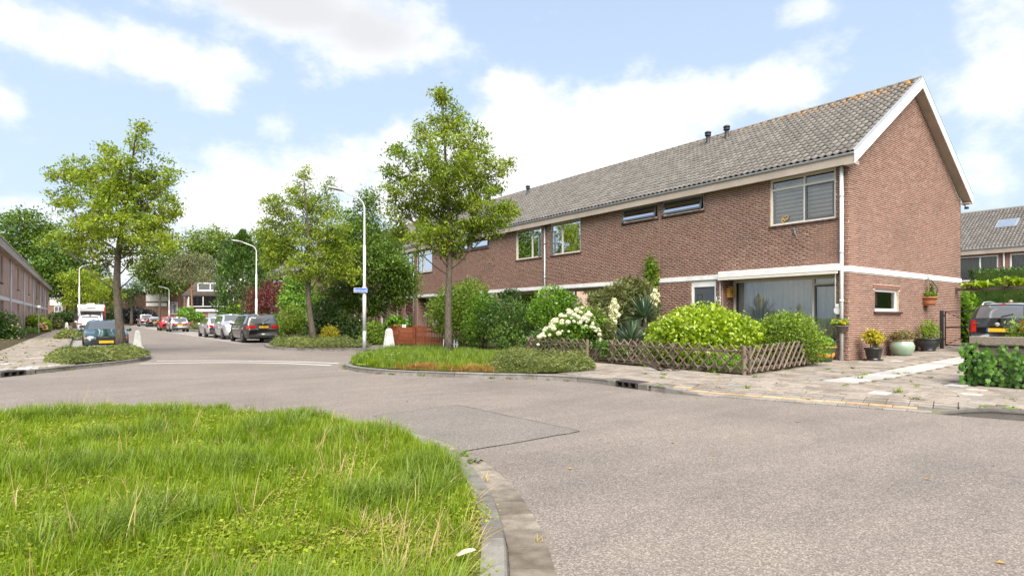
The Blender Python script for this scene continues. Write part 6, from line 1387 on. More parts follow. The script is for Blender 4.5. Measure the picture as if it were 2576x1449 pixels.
S('low_shrub', 'green verge shrubs along the far left gardens', 'shrub', px_lobes([(135, 820, 16, 12), (150, 815, 12, 14), (125, 832, 12, 8)], 66, .4, 1.2, 42), 'leaf_olive', 900, .2, .5, group='left garden shrubs')
S('low_shrub', 'yellowish herb clump at the foot of the roses', 'shrub', px_lobes([(15, 868, 34, 12), (45, 868, 20, 8)], 33, .3, .8, 43), 'leaf_olive', 1000, .1, .4, group='left garden shrubs')

# --- low juniper carpets in the tree islands: nobody could count the sprigs
def juniper(label, poly, n, h, mat='leaf_juniper', leaf=.15, base=.13, edge=.35):
    xs = [p[0] for p in poly]; ys = [p[1] for p in poly]; X = nrs.uniform(min(xs), max(xs), n * 3); Y = nrs.uniform(min(ys), max(ys), n * 3); ok = inpoly_np(X, Y, poly); X, Y = X[ok][:n], Y[ok][:n]; n = len(X)
    # distance to the edge thins the mound
    E = np.full(n, 9.)
    for (a, b) in zip(poly, poly[1:] + poly[:1]):
        ax, ay, bx, by = *a, *b; t = np.clip(((X - ax) * (bx - ax) + (Y - ay) * (by - ay)) / ((bx - ax) ** 2 + (by - ay) ** 2 + 1e-9), 0, 1); E = np.minimum(E, np.hypot(X - ax - t * (bx - ax), Y - ay - t * (by - ay)))
    lump = .75 + .25 * np.sin(X * 3.1 + 1) * np.cos(Y * 2.3) + .18 * np.sin(X * 7 + Y * 5); H = h * np.minimum(1, E / edge + .25) * lump; Z = base + H * nrs.uniform(0.05, 1, n) ** .6
    a = nrs.uniform(0, 6.283, n); D = np.stack([np.cos(a), np.sin(a), nrs.uniform(-.1, .9, n)], 1); L = leaf * nrs.uniform(.6, 1.4, n)
    o = leaves('juniper', np.stack([X, Y, Z], 1), D, L, L * .24, mat); tag(o, label, 'ground cover', kind='stuff'); return o
juniper('low olive green juniper carpet under the left street tree', [(-.45, 20.2), (.8, 21.0), (1.6, 22.2), (1.95, 24), (1.9, 25.5), (1.5, 26.8), (-.1, 27), (-.9, 26), (-.9, 22)], 15000, .3, leaf=.1)
juniper('low juniper carpet under the tree by the lamp post', [(7.1, 28.8), (6.9, 27), (7.5, 25.0), (9.1, 24.0), (10.3, 24.2), (10.6, 26.5), (10.4, 30.5), (9.4, 32.3), (7.9, 31.4)], 14000, .42, leaf=.11)
juniper('low juniper carpet at the right end of the grassy bed', [(8.0, 11.2), (8.4, 10.55), (9.2, 10.15), (10.2, 10.3), (10.95, 11.1), (11.2, 12.6), (11.1, 14.2), (9.9, 14.0), (8.8, 13.0), (8.0, 12.0)], 20000, .42, leaf=.085)
juniper('leafy weeds at the tip of the grassy bed', [(6.0, 15.6), (6.0, 14.6), (6.5, 13.9), (7.2, 14.3), (7.6, 15.6), (7.6, 17.4), (6.7, 16.9)], 3800, .32, 'leaf_fresh', .1)
juniper('juniper patch on the left pavement behind the green car', [(-1.4, 45), (.2, 45), (.3, 48.5), (-1.2, 49)], 2500, .55, leaf=.2)
juniper('grassy tuft round the small white bollard', [(7.0, 77), (9, 77), (9, 80), (7.2, 80)], 900, .5, 'leaf_fresh', .25, 0)

# ------------------------------------------------------------------ grass: instanced tufts
def tuft(name, n, h, spread, mat, wide=.006, lean=.5, seed=0, dry=0, bend=.5):
    r = np.random.RandomState(seed); V = []; F = []; seg = 4
    for i in range(n):
        a = r.uniform(0, 6.283); b = r.uniform(0, 6.283); q = spread * math.sqrt(r.uniform()); px, py = q * math.cos(b), q * math.sin(b); H = h * r.uniform(.45, 1.1); le = lean * r.uniform(.15, 1); w = wide * r.uniform(.7, 1.3); k = len(V); sx, sy = -math.sin(a + .4), math.cos(a + .4); bd = bend * r.uniform(.3, 1.6)
        for s in range(seg + 1):
            u = s / seg; f = le * (u + bd * u * u * 1.2); z = H * (u - .28 * bd * u ** 3); ww = w * (1 - u ** 1.7) + .0004; x, y = px + math.cos(a) * f * H, py + math.sin(a) * f * H
            V += [(x - sx * ww, y - sy * ww, z), (x + sx * ww, y + sy * ww, z)]
        for s in range(seg): F.append((k + 2 * s, k + 2 * s + 1, k + 2 * s + 3, k + 2 * s + 2))
    return bpy.data.objects.new(name, np_mesh(name, np.array(V), np.array(F), mat))
def clover(name, n, h, spread, mat, leaf, seed):
    r = np.random.RandomState(seed); P = np.stack([r.normal(0, spread, n), r.normal(0, spread, n), h * r.uniform(.15, 1, n)], 1); a = r.uniform(0, 6.283, n); D = np.stack([np.cos(a), np.sin(a), r.uniform(-.3, .35, n)], 1); V, F = leaf_arrays(P, D, leaf * r.uniform(.6, 1.3, n), leaf * .85, .08, np.tile([0, 0, 1.], (n, 1)) + r.normal(size=(n, 3)) * .35)
    return bpy.data.objects.new(name, np_mesh(name, V, F, mat))
def source_collection(name, objs):
    c = bpy.data.collections.new(name)
    for o in objs: c.objects.link(o)
    return c
def scatter(name, label, pts, scale, idx, coll, tilt=.15):
    n = len(pts); me = bpy.data.meshes.new(name); me.vertices.add(n); me.vertices.foreach_set('co', np.asarray(pts, np.float32).ravel())
    at_ = me.attributes.new('g_rot', 'FLOAT_VECTOR', 'POINT'); rot = np.stack([nrs.uniform(-tilt, tilt, n), nrs.uniform(-tilt, tilt, n), nrs.uniform(0, 6.283, n)], 1).astype(np.float32); at_.data.foreach_set('vector', rot.ravel())
    a2 = me.attributes.new('g_scale', 'FLOAT', 'POINT'); a2.data.foreach_set('value', np.asarray(scale, np.float32)); a3 = me.attributes.new('g_idx', 'INT', 'POINT'); a3.data.foreach_set('value', np.asarray(idx, np.int32)); me.update()
    o = link(name, me); ng = bpy.data.node_groups.new(name, 'GeometryNodeTree'); ng.interface.new_socket('Geometry', in_out='INPUT', socket_type='NodeSocketGeometry'); ng.interface.new_socket('Geometry', in_out='OUTPUT', socket_type='NodeSocketGeometry')
    N = ng.nodes; Lk = ng.links; gi = N.new('NodeGroupInput'); go = N.new('NodeGroupOutput'); ip = N.new('GeometryNodeInstanceOnPoints'); ci = N.new('GeometryNodeCollectionInfo'); ci.inputs['Collection'].default_value = coll; ci.inputs['Separate Children'].default_value = True; ci.inputs['Reset Children'].default_value = True
    def na(nm, ty):
        q = N.new('GeometryNodeInputNamedAttribute'); q.data_type = ty; q.inputs['Name'].default_value = nm; return q.outputs['Attribute']
    e2r = N.new('FunctionNodeEulerToRotation'); Lk.new(na('g_rot', 'FLOAT_VECTOR'), e2r.inputs[0]); Lk.new(e2r.outputs[0], ip.inputs['Rotation'])
    Lk.new(gi.outputs[0], ip.inputs['Points']); Lk.new(ci.outputs[0], ip.inputs['Instance']); ip.inputs['Pick Instance'].default_value = True; Lk.new(na('g_idx', 'INT'), ip.inputs['Instance Index']); Lk.new(na('g_scale', 'FLOAT'), ip.inputs['Scale']); Lk.new(ip.outputs[0], go.inputs[0])
    md = o.modifiers.new('scatter', 'NODES'); md.node_group = ng; tag(o, label, 'grass', kind='stuff'); return o
def pts_in(poly, dens, z, near=None, lim=None):
    xs = [p[0] for p in poly]; ys = [p[1] for p in poly]; x0, x1, y0, y1 = (lim or (min(xs), max(xs), min(ys), max(ys))); n = int((x1 - x0) * (y1 - y0) * dens); X = nrs.uniform(x0, x1, n); Y = nrs.uniform(y0, y1, n); ok = inpoly_np(X, Y, poly)
    if near is not None: ok &= near(X, Y)
    X, Y = X[ok], Y[ok]; return np.stack([X, Y, np.full(len(X), z)], 1)
# names sort the sources: a0..a5 green tufts, b0..b2 bluish long tufts, c0..c2 low leaves, d0..d1 dry, e0 seed stalks
SRC = [tuft('a%d_tuft' % k, 46, .15 + .025 * k, .08, 'grass_a', .0042, .35, 20 + k) for k in range(6)] + [tuft('b%d_tuft' % k, 40, .24 + .04 * k, .06, 'grass_b', .0052, .55, 40 + k, bend=.9) for k in range(3)] \
    + [clover('c%d_clover' % k, 130, .05 + .02 * k, .075, 'clover', .014 + .003 * k, 60 + k) for k in range(3)] + [tuft('d%d_dry' % k, 22, .13, .09, 'grass_dry', .0028, 1.3, 70 + k, bend=.7) for k in range(2)] + [tuft('e0_stalk', 5, .36, .06, 'grass_dry', .0022, .3, 80, bend=.8)]
GC = source_collection('grass_sources', SRC)
def in_view(X, Y):
    U = X * CS - Y * SN; W = X * SN + Y * CS; return (W > 1.5) & (U > -2.2 * W - .6) & (U < 1.0 * W + .6)
IN = [(p[0] - .0, p[1]) for p in offset(KF, .24)] + FRONT[len(KF):]
def vnoise(X, Y, f, s): return .5 + .25 * (np.sin(X * f + s + 1.7 * np.sin(Y * f * .7 + s)) + np.sin(Y * f * 1.3 - s * 2 + 1.3 * np.sin(X * f * .6 - s)))
G = pts_in(IN, 520, .1, in_view, (-12, 3.2, .5, 11.2)); X, Y = G[:, 0], G[:, 1]; dist = np.hypot(X, Y); n = len(G)
keep = nrs.uniform(0, 1, n) < np.clip(3.6 / np.maximum(dist, 1), .34, 1); G = G[keep]; X, Y = G[:, 0], G[:, 1]; n = len(G)
u = nrs.uniform(0, 1, n); v1 = vnoise(X, Y, 1.3, 2.0); v2 = vnoise(X, Y, 2.9, .7); idx = nrs.randint(0, 6, n)
low = (u < .27 + .45 * (v1 - .5)); idx = np.where(low, 9 + nrs.randint(0, 3, n), idx); idx = np.where((~low) & (v2 > .66) & (u > .72), 6 + nrs.randint(0, 3, n), idx); u2 = nrs.uniform(0, 1, n); idx = np.where(u2 < .03, 12 + nrs.randint(0, 2, n), idx); idx = np.where((u2 > .992), 14, idx)
edge_d = np.hypot(X - 2.0, Y - 3.0); idx = np.where((edge_d < 1.1) & (u2 > .55) & (u2 < .63) & (X > 1.2), 12, idx)
scl = nrs.uniform(.55, 1.05, n) * (.62 + .4 * v2); scl = np.where(idx >= 9, nrs.uniform(.7, 1.3, n), scl)
scatter('grass', 'long uncut grass and clover covering the island', G, scl, idx, GC)
# rough grass in the tree bed
IC = [(6.05, 15.6), (6.2, 14.2), (6.6, 13.2), (7.2, 12.3), (7.9, 11.5), (8.5, 12.5), (10, 14), (11.3, 14.2), (11.3, 17), (11.1, 18.8), (10.3, 20.3), (9.2, 20.4), (7.6, 18.2), (6.6, 16.8)]
SR2 = [tuft('p%d_tuft' % k, 40, .22 + .05 * k, .12, 'grass_a' if k < 3 else 'grass_b', .007, .5, 120 + k) for k in range(4)] + [tuft('q%d_dry' % k, 30, .2, .14, 'grass_orange', .006, 1.2, 130 + k) for k in range(2)]
GC2 = source_collection('bed_grass_sources', SR2)
G = pts_in(IC, 75, .12); X, Y = G[:, 0], G[:, 1]; n = len(G); idx = nrs.randint(0, 4, n); fr = (X - 6.0) * .68 + (Y - 13.2) * .73; dryz = (fr < 1.1) & (X < 9.0) & (Y < 13.6); idx = np.where(dryz & (nrs.uniform(0, 1, n) < .85), 4 + nrs.randint(0, 2, n), idx)
scatter('grass', 'rough meadow grass with a dry orange edge under the tall street tree', G, nrs.uniform(.55, 1.1, n), idx, GC2)
# weeds in joints, kerb tufts
W_ = []
for k in range(60): x, y = rnd.uniform(9.5, 16), rnd.uniform(2, 9.5); W_.append((x, y, gz(x, y))) if inpoly(x, y, RIGHT) and not inpoly(x, y, GARDA) else None
for k in range(160): x, y = rnd.uniform(-4, 1), rnd.uniform(17, 45); W_.append((x, y, .12)) if inpoly(x, y, LEFT) else None
for p in resample(KR, .45): 
    if p[1] < 24 and rnd.random() < .55: W_.append((p[0] - .02, p[1], .0))
for p in resample(GL, .3): W_.append((p[0] + rnd.uniform(0, .26), p[1] - rnd.uniform(0, .1), .012)) if rnd.random() < .45 else None
for p in resample(KL, .6): W_.append((p[0] + .05, p[1] - .03, 0)) if rnd.random() < .5 and p[0] > -4 else None
W_ += [(8.9, 7.3, .12), (8.8, 7.15, .12), (11.9, 10.2, .12), (12.0, 8.2, .12)]
GC3 = source_collection('weed_sources', [clover('w0_weed', 26, .05, .045, 'leaf_fresh', .04, 140), tuft('w1_weed', 18, .1, .04, 'grass_a', .005, .7, 141), clover('w2_weed', 20, .04, .04, 'leaf_olive', .045, 142), tuft('w3_weed', 14, .07, .05, 'grass_dry', .004, 1.1, 143)])
scatter('weeds', 'small weeds sprouting along kerbs and paving joints', np.array(W_), nrs.uniform(.5, 1.2, len(W_)), nrs.randint(0, 4, len(W_)), GC3)
# dry litter on paving and road edge
Lp = []
for k in range(420): x, y = rnd.uniform(8.8, 17), rnd.uniform(-1, 12); Lp.append((x, y, gz(x, y) + .012)) if inpoly(x, y, RIGHT) and not inpoly(x, y, GARDA) else None
for k in range(200): x, y = rnd.uniform(-4, 1), rnd.uniform(16, 34); Lp.append((x, y, .132)) if inpoly(x, y, LEFT) else None
for p in resample(KR, .2): Lp.append((p[0] - rnd.uniform(.02, .2), p[1] - .05, .008)) if p[1] < 22 and rnd.random() < .5 else None
for k in range(22): Lp.append((rnd.uniform(3.2, 9), rnd.uniform(.5, 11), .008))
Lp = np.array(Lp); n = len(Lp); a = nrs.uniform(0, 6.283, n); L = nrs.uniform(.03, .075, n); o = leaves('leaf_litter', Lp, np.stack([np.cos(a), np.sin(a), nrs.uniform(-.1, .1, n)], 1), L, L * .55, 'litter', None, .1, np.tile([0, 0, 1.], (n, 1)) + nrs.normal(size=(n, 3)) * .2); tag(o, 'scattered dry fallen leaves on paving and gutter', 'leaf litter', kind='stuff')
# ------------------------------------------------------------------ fences, planters, pots, gate
def lattice(label, A, B, step=.3, h=.62, posts=(0, 1)):
    A, B = Vector(A), Vector(B); d = (B - A); L = d.length; d.normalize(); n = Vector((-d.y, d.x, 0)); t = thing('lattice_fence', label, 'fence', A, group='rustic lattice fences')
    ang = math.atan2(d.y, d.x); t.rotation_euler = (0, 0, ang); dz = (B.z - A.z) / L
    k = -h; i = 0
    while k < L:
        for sg, off in ((1, .04), (-1, .0)):
            a, b = (k, k + h * 1.02) if sg > 0 else (k + h * 1.02, k); z0, z1 = .03, h + .03
            # clip each pole to the panel length
            def cl(u): return min(max(u, 0), 1)
            lo, hi = 0., 1.
            if a != b:
                ua, ub = (0 - a) / (b - a), (L - a) / (b - a); lo = max(lo, min(ua, ub)); hi = min(hi, max(ua, ub))
            if hi - lo < .12: continue
            P = [(a + (b - a) * u, -off, z0 + (z1 - z0) * u + dz * (a + (b - a) * u)) for u in (lo, hi)]; r = rnd.uniform(.017, .022); MB().tube([P[0], (P[0][0] * .5 + P[1][0] * .5, -off + rnd.uniform(-.006, .006), (P[0][2] + P[1][2]) / 2), P[1]], [r, r * 1.05, r * .95], 7).build('lattice_pole', 'wood_grey', t)
        k += step; i += 1
    for z in (.1, .5): MB().tube([(0, .04, z), (L, .04, z + dz * L)], .03, 8).build('rail', 'wood_grey', t)
    for u in posts: MB().tube([(L * u, .09, -.1), (L * u, .09, .64)], [.045, .043], 10).build('post', 'wood_grey', t)
    return t
z_ = lambda x, y: gz(x, y) + .02
def L3(x, y): return (x, y, z_(x, y))
lattice('long lattice fence of crossed poles parallel to the house front', L3(12.1, 11.65), L3(12.05, 7.36), posts=(0, .5, 1))
lattice('lattice fence return running from the corner post towards the house', L3(12.05, 7.34), L3(16.0, 7.72), posts=(0, .5, 1))
lattice('shorter lattice fence before the white hydrangea', L3(11.95, 15.3), L3(11.95, 12.5), posts=(0, .62, 1))
lattice('short lattice stub at the garden path beside the long fence', L3(12.1, 11.68), L3(13.4, 11.7), posts=(1,))
# red picket fence with a boarded gate
pf = thing('picket_fence', 'red-brown picket fence behind the tall street tree', 'fence', (11.7, 25.6, .13)); A = Vector((11.7, 25.6, .13)); B = Vector((13.15, 22.6, .13)); d = (B - A); Lf = d.length; pf.rotation_euler = (0, 0, math.atan2(d.y, d.x))
k = 0.; gate0, gate1 = .62, 1.42
while k < Lf:
    if not gate0 - .04 < k < gate1:
        zt = .92 - (.012 * (rnd.random())) - (max(0, k - 2.6) * .22); MB().bbox(k, k + .055, -.03, -.008, .05, zt - .07, .006).build('picket', 'wood_red', pf)
    k += .087
for a, b in ((0, gate0 - .05), (gate1 + .05, Lf)):
    for z in (.2, .62): MB().box(a, b, -.006, .03, z, z + .07).build('rail', 'wood_red', pf)
    MB().bbox(a, b, -.035, .035, .86, .93, .01).build('top_rail', 'wood_red', pf) if a == 0 else MB().bar((a, 0, .9), (b, 0, .78), .07, .07).build('top_rail', 'wood_red', pf)
for k in (0, gate0 - .05, gate1 + .05, Lf): MB().bbox(k - .04, k + .04, -.02, .06, -.1, .95 if k < 2 else .82, .01).build('post', 'wood_red', pf)
gt = thing('garden_gate', None, None); gt.parent = pf
for j in range(4): MB().bbox(gate0 + .01, gate1 - .01, -.035 - .008 * (j % 2), -.01, .06 + .2 * j, .06 + .2 * j + .185, .008).build('gate_board', 'wood_red', gt)
MB().bbox(gate0 + .2, gate0 + .42, -.055, -.036, .83, .97, .01).build('name_plate', 'white_paint', pf)
o = link('lettering', text_mesh('55', .09, 'lettering', 'ink', .002), pf); o.matrix_local = Matrix.Translation((gate0 + .31, -.058, .9)) @ Matrix.Rotation(math.pi / 2, 4, 'X')
# small white edging pickets
ep = thing('edging_fence', 'tiny white picket edging beside the trunk of the tall street tree', 'edging', (12.75, 22.3, .12), math.atan2(-.8, .5))
for k in range(6): MB().bbox(k * .13, k * .13 + .07, -.012, .012, 0, .36, .012).build('picket', 'white_paint', ep)
MB().box(0, .75, .012, .02, .12, .16).build('rail', 'white_paint', ep)
# thick weathered beam on low posts
wb = thing('log_rail', 'weathered wooden beam lying low in front of the bushes', 'rail', (13.1, 22.3, .1), math.atan2(20.0 - 22.3, 14.6 - 13.1)); mb = MB(); Lb = 2.75; prof = [0, .2, .45, .6, .8, 1]
P = [(u * Lb, .04 * math.sin(u * 5), .42 + .04 * math.sin(u * 7 + 1) - .05 * u) for u in prof]
for p, q in zip(P, P[1:]): mb.bar(p, q, .12, .2)
mb.build('beam', 'wood_beam', wb)
for u in (.08, .9): MB().bbox(u * Lb - .06, u * Lb + .06, -.05, .07, -.05, .33, .01).build('post', 'wood_beam', wb)
# low log edging at the hydrangea fence
lg_ = thing('edging_log', 'grey log edging at the foot of the hydrangea fence', 'log', (11.86, 12.45, .12), math.pi / 2); MB().tube([(0, 0, .06), (2.6, 0, .06)], [.06, .055], 10).build('log', 'wood_grey', lg_)

# ivy planter on the right: timber box with an ivy skin
X0, Y1, Y0_ = 13.9, 3.75, -3.0
pt = thing('ivy_planter', 'tall timber planter wrapped in glossy ivy beside the drive', 'planter', (X0, Y1, .12))
def PB(x0, x1, y0, y1, z0, z1, nm, m='wood_beam'): return MB().bbox(x0, x1, y0 - 0, y1 - 0, z0, z1, .008).build(nm, m, pt)
PB(.06, 1.4, Y0_ - Y1, -.06, 0, .68, 'box_core', 'wood_dark')
for k in range(4): PB(.03, .06, Y0_ - Y1, -.02, .02 + .165 * k, .165 + .165 * k, 'plank')
PB(.0, .1, -.1, .0, -.05, .70, 'post'); PB(.0, .1, -1.5, -1.4, -.05, .70, 'post')
PB(-.05, .09, -1.0, .03, .71, .84, 'top_beam'); PB(-.05, .09, -4.6, -1.15, .56, .68, 'top_beam')
leaf5 = []
def ivy_me(name, s):
    pts = [(0, -.45), (.28, -.5), (.5, -.18), (.3, .05), (.42, .3), (.14, .22), (0, .6), (-.14, .22), (-.42, .3), (-.3, .05), (-.5, -.18), (-.28, -.5)]; m = MB(); V = [(0, 0, .0)] + [(x, y, -.12 * abs(x) - .05 * y * y) for x, y in pts]; m.add([(a * s, b * s, c * s) for a, b, c in V], [(0, i + 1, (i + 1) % 12 + 1) for i in range(12)]); return m
iv = ivy_me('leaf', 1.); ivm = iv.mesh('ivy_leaf', 'leaf_ivy')
spots = []
for k in range(5200):
    f = rnd.random()
    if f < .72: yv = rnd.uniform(Y0_ - Y1, .12); p = (rnd.uniform(-.2, .0) * (1 + .7 * math.sin(yv * 4.1 + 1) * math.sin(yv * 9)) - .02, yv, rnd.uniform(.02, .70)); nn = Vector((-1, rnd.uniform(-.5, .5), rnd.uniform(-.1, .7)))
    elif f < .84: p = (rnd.uniform(-.1, .5), rnd.uniform(-.02, .1), rnd.uniform(.02, .66)); nn = Vector((rnd.uniform(-.7, .3), 1, rnd.uniform(0, .6)))
    else:
        yy = -1.05 - abs(rnd.gauss(0, 1.2)); p = (rnd.uniform(-.15, 1.3), max(yy, Y0_ - Y1), .66 + rnd.uniform(0, .55) * min(1, (-yy - .9) * 1.2 + .15)); nn = Vector((-1 + rnd.random(), rnd.uniform(-.3, .5), .9))
    if p[2] > .56 and -1.1 < p[1] < -.1 and p[0] < .0 and rnd.random() < .85: continue
    spots.append((p, nn))
spots.sort(key=lambda s: -s[0][1]); V = []; F = []
for i, (p, nn) in enumerate(spots):
    q = nn.to_track_quat('Z', 'Y') @ Matrix.Rotation(rnd.uniform(2.2, 4.1), 4, 'Z').to_quaternion(); s = rnd.uniform(.045, .105)
    if i % 8 == 0 and i < 2400:
        o = link('ivy_leaf', ivm, pt); o.location = p; o.rotation_mode = 'QUATERNION'; o.rotation_quaternion = q; o.scale = (s,) * 3
    else:
        n0 = len(V); V += [tuple(q @ (Vector(v) * s) + Vector(p)) for v in iv.v]; F += [[n0 + a for a in f] for f in iv.f]
o = link('ivy_leaves', np_mesh('ivy_leaves', np.array(V), np.array(F), 'leaf_ivy'), pt); tag(o, kind='stuff')
st = MB()
for k in range(26): y = rnd.uniform(Y0_ - Y1, 0); st.tube([(.0, y, 0), (-.04, y + rnd.uniform(-.2, .2), .35), (-.03, y + rnd.uniform(-.3, .3), .66)], .008, 4, False)
tag(st.build('ivy_stems', 'twig', pt), kind='stuff'); pt.scale = (1, 1, 1.12)
S('heath_shrub', 'wispy yellow green shrub growing out of the ivy planter', 'shrub', [(np.array([14.5, 2.9, 1.1]), np.array([.4, .5, .38])), (np.array([14.7, 2.2, 1.12]), np.array([.45, .8, .5])), (np.array([14.6, 2.5, 1.35]), np.array([.3, .6, .42]))], 'leaf_fresh', 4200, .07, .25, ground=.78, outw=.5, upb=1.0, loc=(14.6, 2.6, .78))

# gate, pergola, fence and hedge behind the drive
gg = thing('metal_gate', 'black metal garden gate with crossed braces at the gable corner', 'gate', (24.6, 7.15, gz(24.6, 7)), -R(80)); 
gg.location = (23.6, 7.2, gz(23.6, 7)); gg.rotation_euler = (0, 0, -R(62))
MB().bbox(-.05, .05, -.05, .05, -.05, 1.3, .008).build('post', 'black_metal', gg)
for (a, b) in (((.1, 0, .12), (.1, 0, 1.26)), ((1.15, 0, .12), (1.15, 0, 1.26)), ((.1, 0, .12), (1.15, 0, .12)), ((.1, 0, 1.26), (1.15, 0, 1.26)), ((.1, 0, .72), (1.15, 0, .72))): MB().bar(a, b, .035).build('frame_bar', 'black_metal', gg)
MB().bar((.1, 0, 1.24), (1.15, 0, .72), .02).build('brace', 'black_metal', gg); MB().bar((.1, 0, .12), (1.15, 0, .7), .02).build('brace', 'black_metal', gg)
for z in (.3, 1.1): MB().box(.03, .11, -.02, .02, z, z + .05).build('hinge', 'black_metal', gg)
pg = thing('pergola', 'weathered pergola beam on a post with lattice, behind the small car', 'pergola', (26.2, 7.4, gz(26, 7))); zb = 2.02
MB().bar((0, .2, zb), (.3, -9.5, zb + .05), .1, .09).build('beam', 'wood_dark', pg)
for k in range(9): MB().bar((-.25, -.3 - k * 1.05, zb + .09), (.9, -.3 - k * 1.05, zb + .09), .05, .05).build('rafter', 'wood_dark', pg)
MB().bbox(-.02, .09, -2.4, -2.29, 0, zb - .03, .01).build('post', 'wood_beam', pg)
for k in range(5): MB().bar((.1, -2.42 - k * .2, 1.45), (.1, -2.42 - (k + 1) * .2, 1.78), .025).build('lattice_strip', 'wood_beam', pg); MB().bar((.13, -2.42 - (k + 1) * .2, 1.45), (.13, -2.42 - k * .2, 1.78), .025).build('lattice_strip', 'wood_beam', pg)
MB().bar((.1, -2.4, 1.8), (.1, -9, 1.8), .06, .08).build('rail', 'wood_dark', pg)
wf = thing('board_fence', 'dark weathered board fence below the tall clipped hedge', 'fence', (28.6, 6.9, .45))
for k in range(52): MB().bbox(0, .025, -k * .19 - .17, -k * .19, 0, 1.35 + rnd.uniform(-.01, .01), .006).build('board', 'wood_dark', wf)
MB().box(.026, .08, -9.9, 0, 1.05, 1.15).build('rail', 'wood_dark', wf)
hd = thing('clipped_hedge', 'tall box-clipped dark green hedge behind the drive', 'hedge', (30.0, 1.0, .4)); n = 15000
P = np.stack([nrs.uniform(-.7, .7, n), nrs.uniform(-7.5, 6.9, n), nrs.uniform(.1, 2.95, n)], 1); f = nrs.randint(0, 3, n); P[f < 1, 0] = -.7; P[f == 1, 2] = 2.95; k = (f == 2); P[k, 1] = np.where(nrs.uniform(0, 1, k.sum()) < .4, 6.9, P[k, 1]); P[k, 0] = np.where(nrs.uniform(0, 1, k.sum()) < .6, -.7, P[k, 0]); P += nrs.normal(size=P.shape) * .05
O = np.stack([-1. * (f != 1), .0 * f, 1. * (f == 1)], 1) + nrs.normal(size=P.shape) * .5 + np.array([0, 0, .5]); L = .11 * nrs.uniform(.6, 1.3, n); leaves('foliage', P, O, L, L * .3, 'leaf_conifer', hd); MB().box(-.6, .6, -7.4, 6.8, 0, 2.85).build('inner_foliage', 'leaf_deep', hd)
S('grape_vine', 'large-leaved vine shrub between the gable and the hedge', 'shrub', [(np.array([28.2, 8.2, 1.5]), np.array([.8, .9, .9])), (np.array([27.9, 7.4, 1.0]), np.array([.6, .8, .8])), (np.array([27.6, 7.9, 2.1]), np.array([.5, .6, .5])), (np.array([28.4, 6.8, .9]), np.array([.7, .7, .7]))], 'leaf_bright', 2600, .17, .75, ground=.45)
ob = S('oleander', 'pink flowering shrub below the pergola', 'shrub', [(np.array([27.6, 6.0, 1.3]), np.array([.4, .5, .6]))], 'leaf_dark', 700, .12, .35, ground=.45); flowers(ob, [Vector((27.3 + rnd.uniform(-.2, .2), 6.0 + rnd.uniform(-.5, .5), 1.75 + rnd.uniform(-.25, .3))) for _ in range(12)], .14, 'flower_pink', 'flower')
vb = S('vine_tendrils', 'vine leaves trailing over the pergola beam', 'vine', [(np.array([26.2, 6.9, 2.62]), np.array([.15, .5, .1])), (np.array([26.25, 6.0, 2.7]), np.array([.15, .5, .14]))], 'leaf_lime', 26, .14, .8, ground=2.5, stems=False)
S('tall_hedge_left', 'green bushes behind the car drive', 'shrub', [(np.array([27.8, 3.5, .9]), np.array([.5, 1.2, .7]))], 'leaf_dark', 900, .12, .5, ground=.4) if False else None

# ------------------------------------------------------------------ pots
def pot(label, x, y, prof, mat, rim=None, group='flower pots'):
    t = thing('plant_pot', label, 'plant pot', (x, y, gz(x, y)), group=group); MB().lathe(prof, 24).build('pot', mat, t, True)
    r = prof[-1][0]; zt = prof[-1][1]; MB().lathe([(r * .9, zt - .03), (.01, zt - .025)], 16).build('soil', 'soil', t)
    if rim: MB().lathe([(r - .02, zt - .035), (r + .02, zt - .03), (r + .022, zt), (r - .015, zt + .012)], 24).build('rim', rim, t, True)
    return t, Vector((x, y, gz(x, y) + zt))
def E3(c, r): return (np.array(c), np.array(r))
t, c = pot('square-rimmed black glazed pot with a yellow green plant by the gable corner', 18.05, 7.13, [(.02, .0), (.19, .0), (.19, .03), (.165, .035), (.18, .08), (.225, .30), (.235, .33), (.225, .345)], 'pot_black', 'pot_dark')
S('golden_shrub', 'yellow green leathery plant in the black pot', 'potted plant', [E3(c + Vector((.02, 0, .3)), (.28, .26, .15)), E3(c + Vector((-.1, 0, .38)), (.16, .16, .12)), E3(c + Vector((.18, 0, .2)), (.16, .14, .08))], 'leaf_yellow', 420, .085, .5, ground=c.z - .02, loc=tuple(c - Vector((0, 0, .02))))
MB().lathe([(.2, .0), (.24, .005), (.25, .03), (.2, .03)], 20).build('saucer', 'pot_black', t)
t, c = pot('large round pale green glazed pot by the gable wall', 20.1, 7.15, [(.02, 0), (.22, 0), (.25, .04), (.325, .2), (.335, .3), (.29, .4), (.25, .44), (.26, .475)], 'celadon', 'pot_rim')
S('heather', 'greyish pink heather cushion in the green pot', 'potted plant', [E3(c + Vector((0, 0, .1)), (.36, .32, .17))], 'leaf_heather', 2600, .05, .3, ground=c.z - .02, loc=tuple(c - Vector((0, 0, .02))), jitter=.02)
t, c = pot('dark blue grey bowl pot by the gable wall', 22.3, 7.18, [(.02, 0), (.2, 0), (.21, .04), (.19, .05), (.29, .18), (.33, .3), (.3, .38), (.31, .4)], 'pot_dark', 'pot_dark')
S('twiggy_plant', 'loose green plant with thin reddish stems in the dark bowl pot', 'potted plant', [E3(c + Vector((0, 0, .16)), (.4, .34, .2)), E3(c + Vector((.05, 0, .36)), (.3, .26, .24))], 'leaf_fresh', 750, .06, .4, ground=c.z - .02, loc=tuple(c - Vector((0, 0, .02))))
t, c = pot('large decorated bowl with orange flower motifs in front of the recess window', 16.85, 8.0, [(.02, 0), (.25, 0), (.27, .05), (.33, .2), (.36, .36), (.38, .4), (.365, .42)], 'pot_green', 'terracotta')
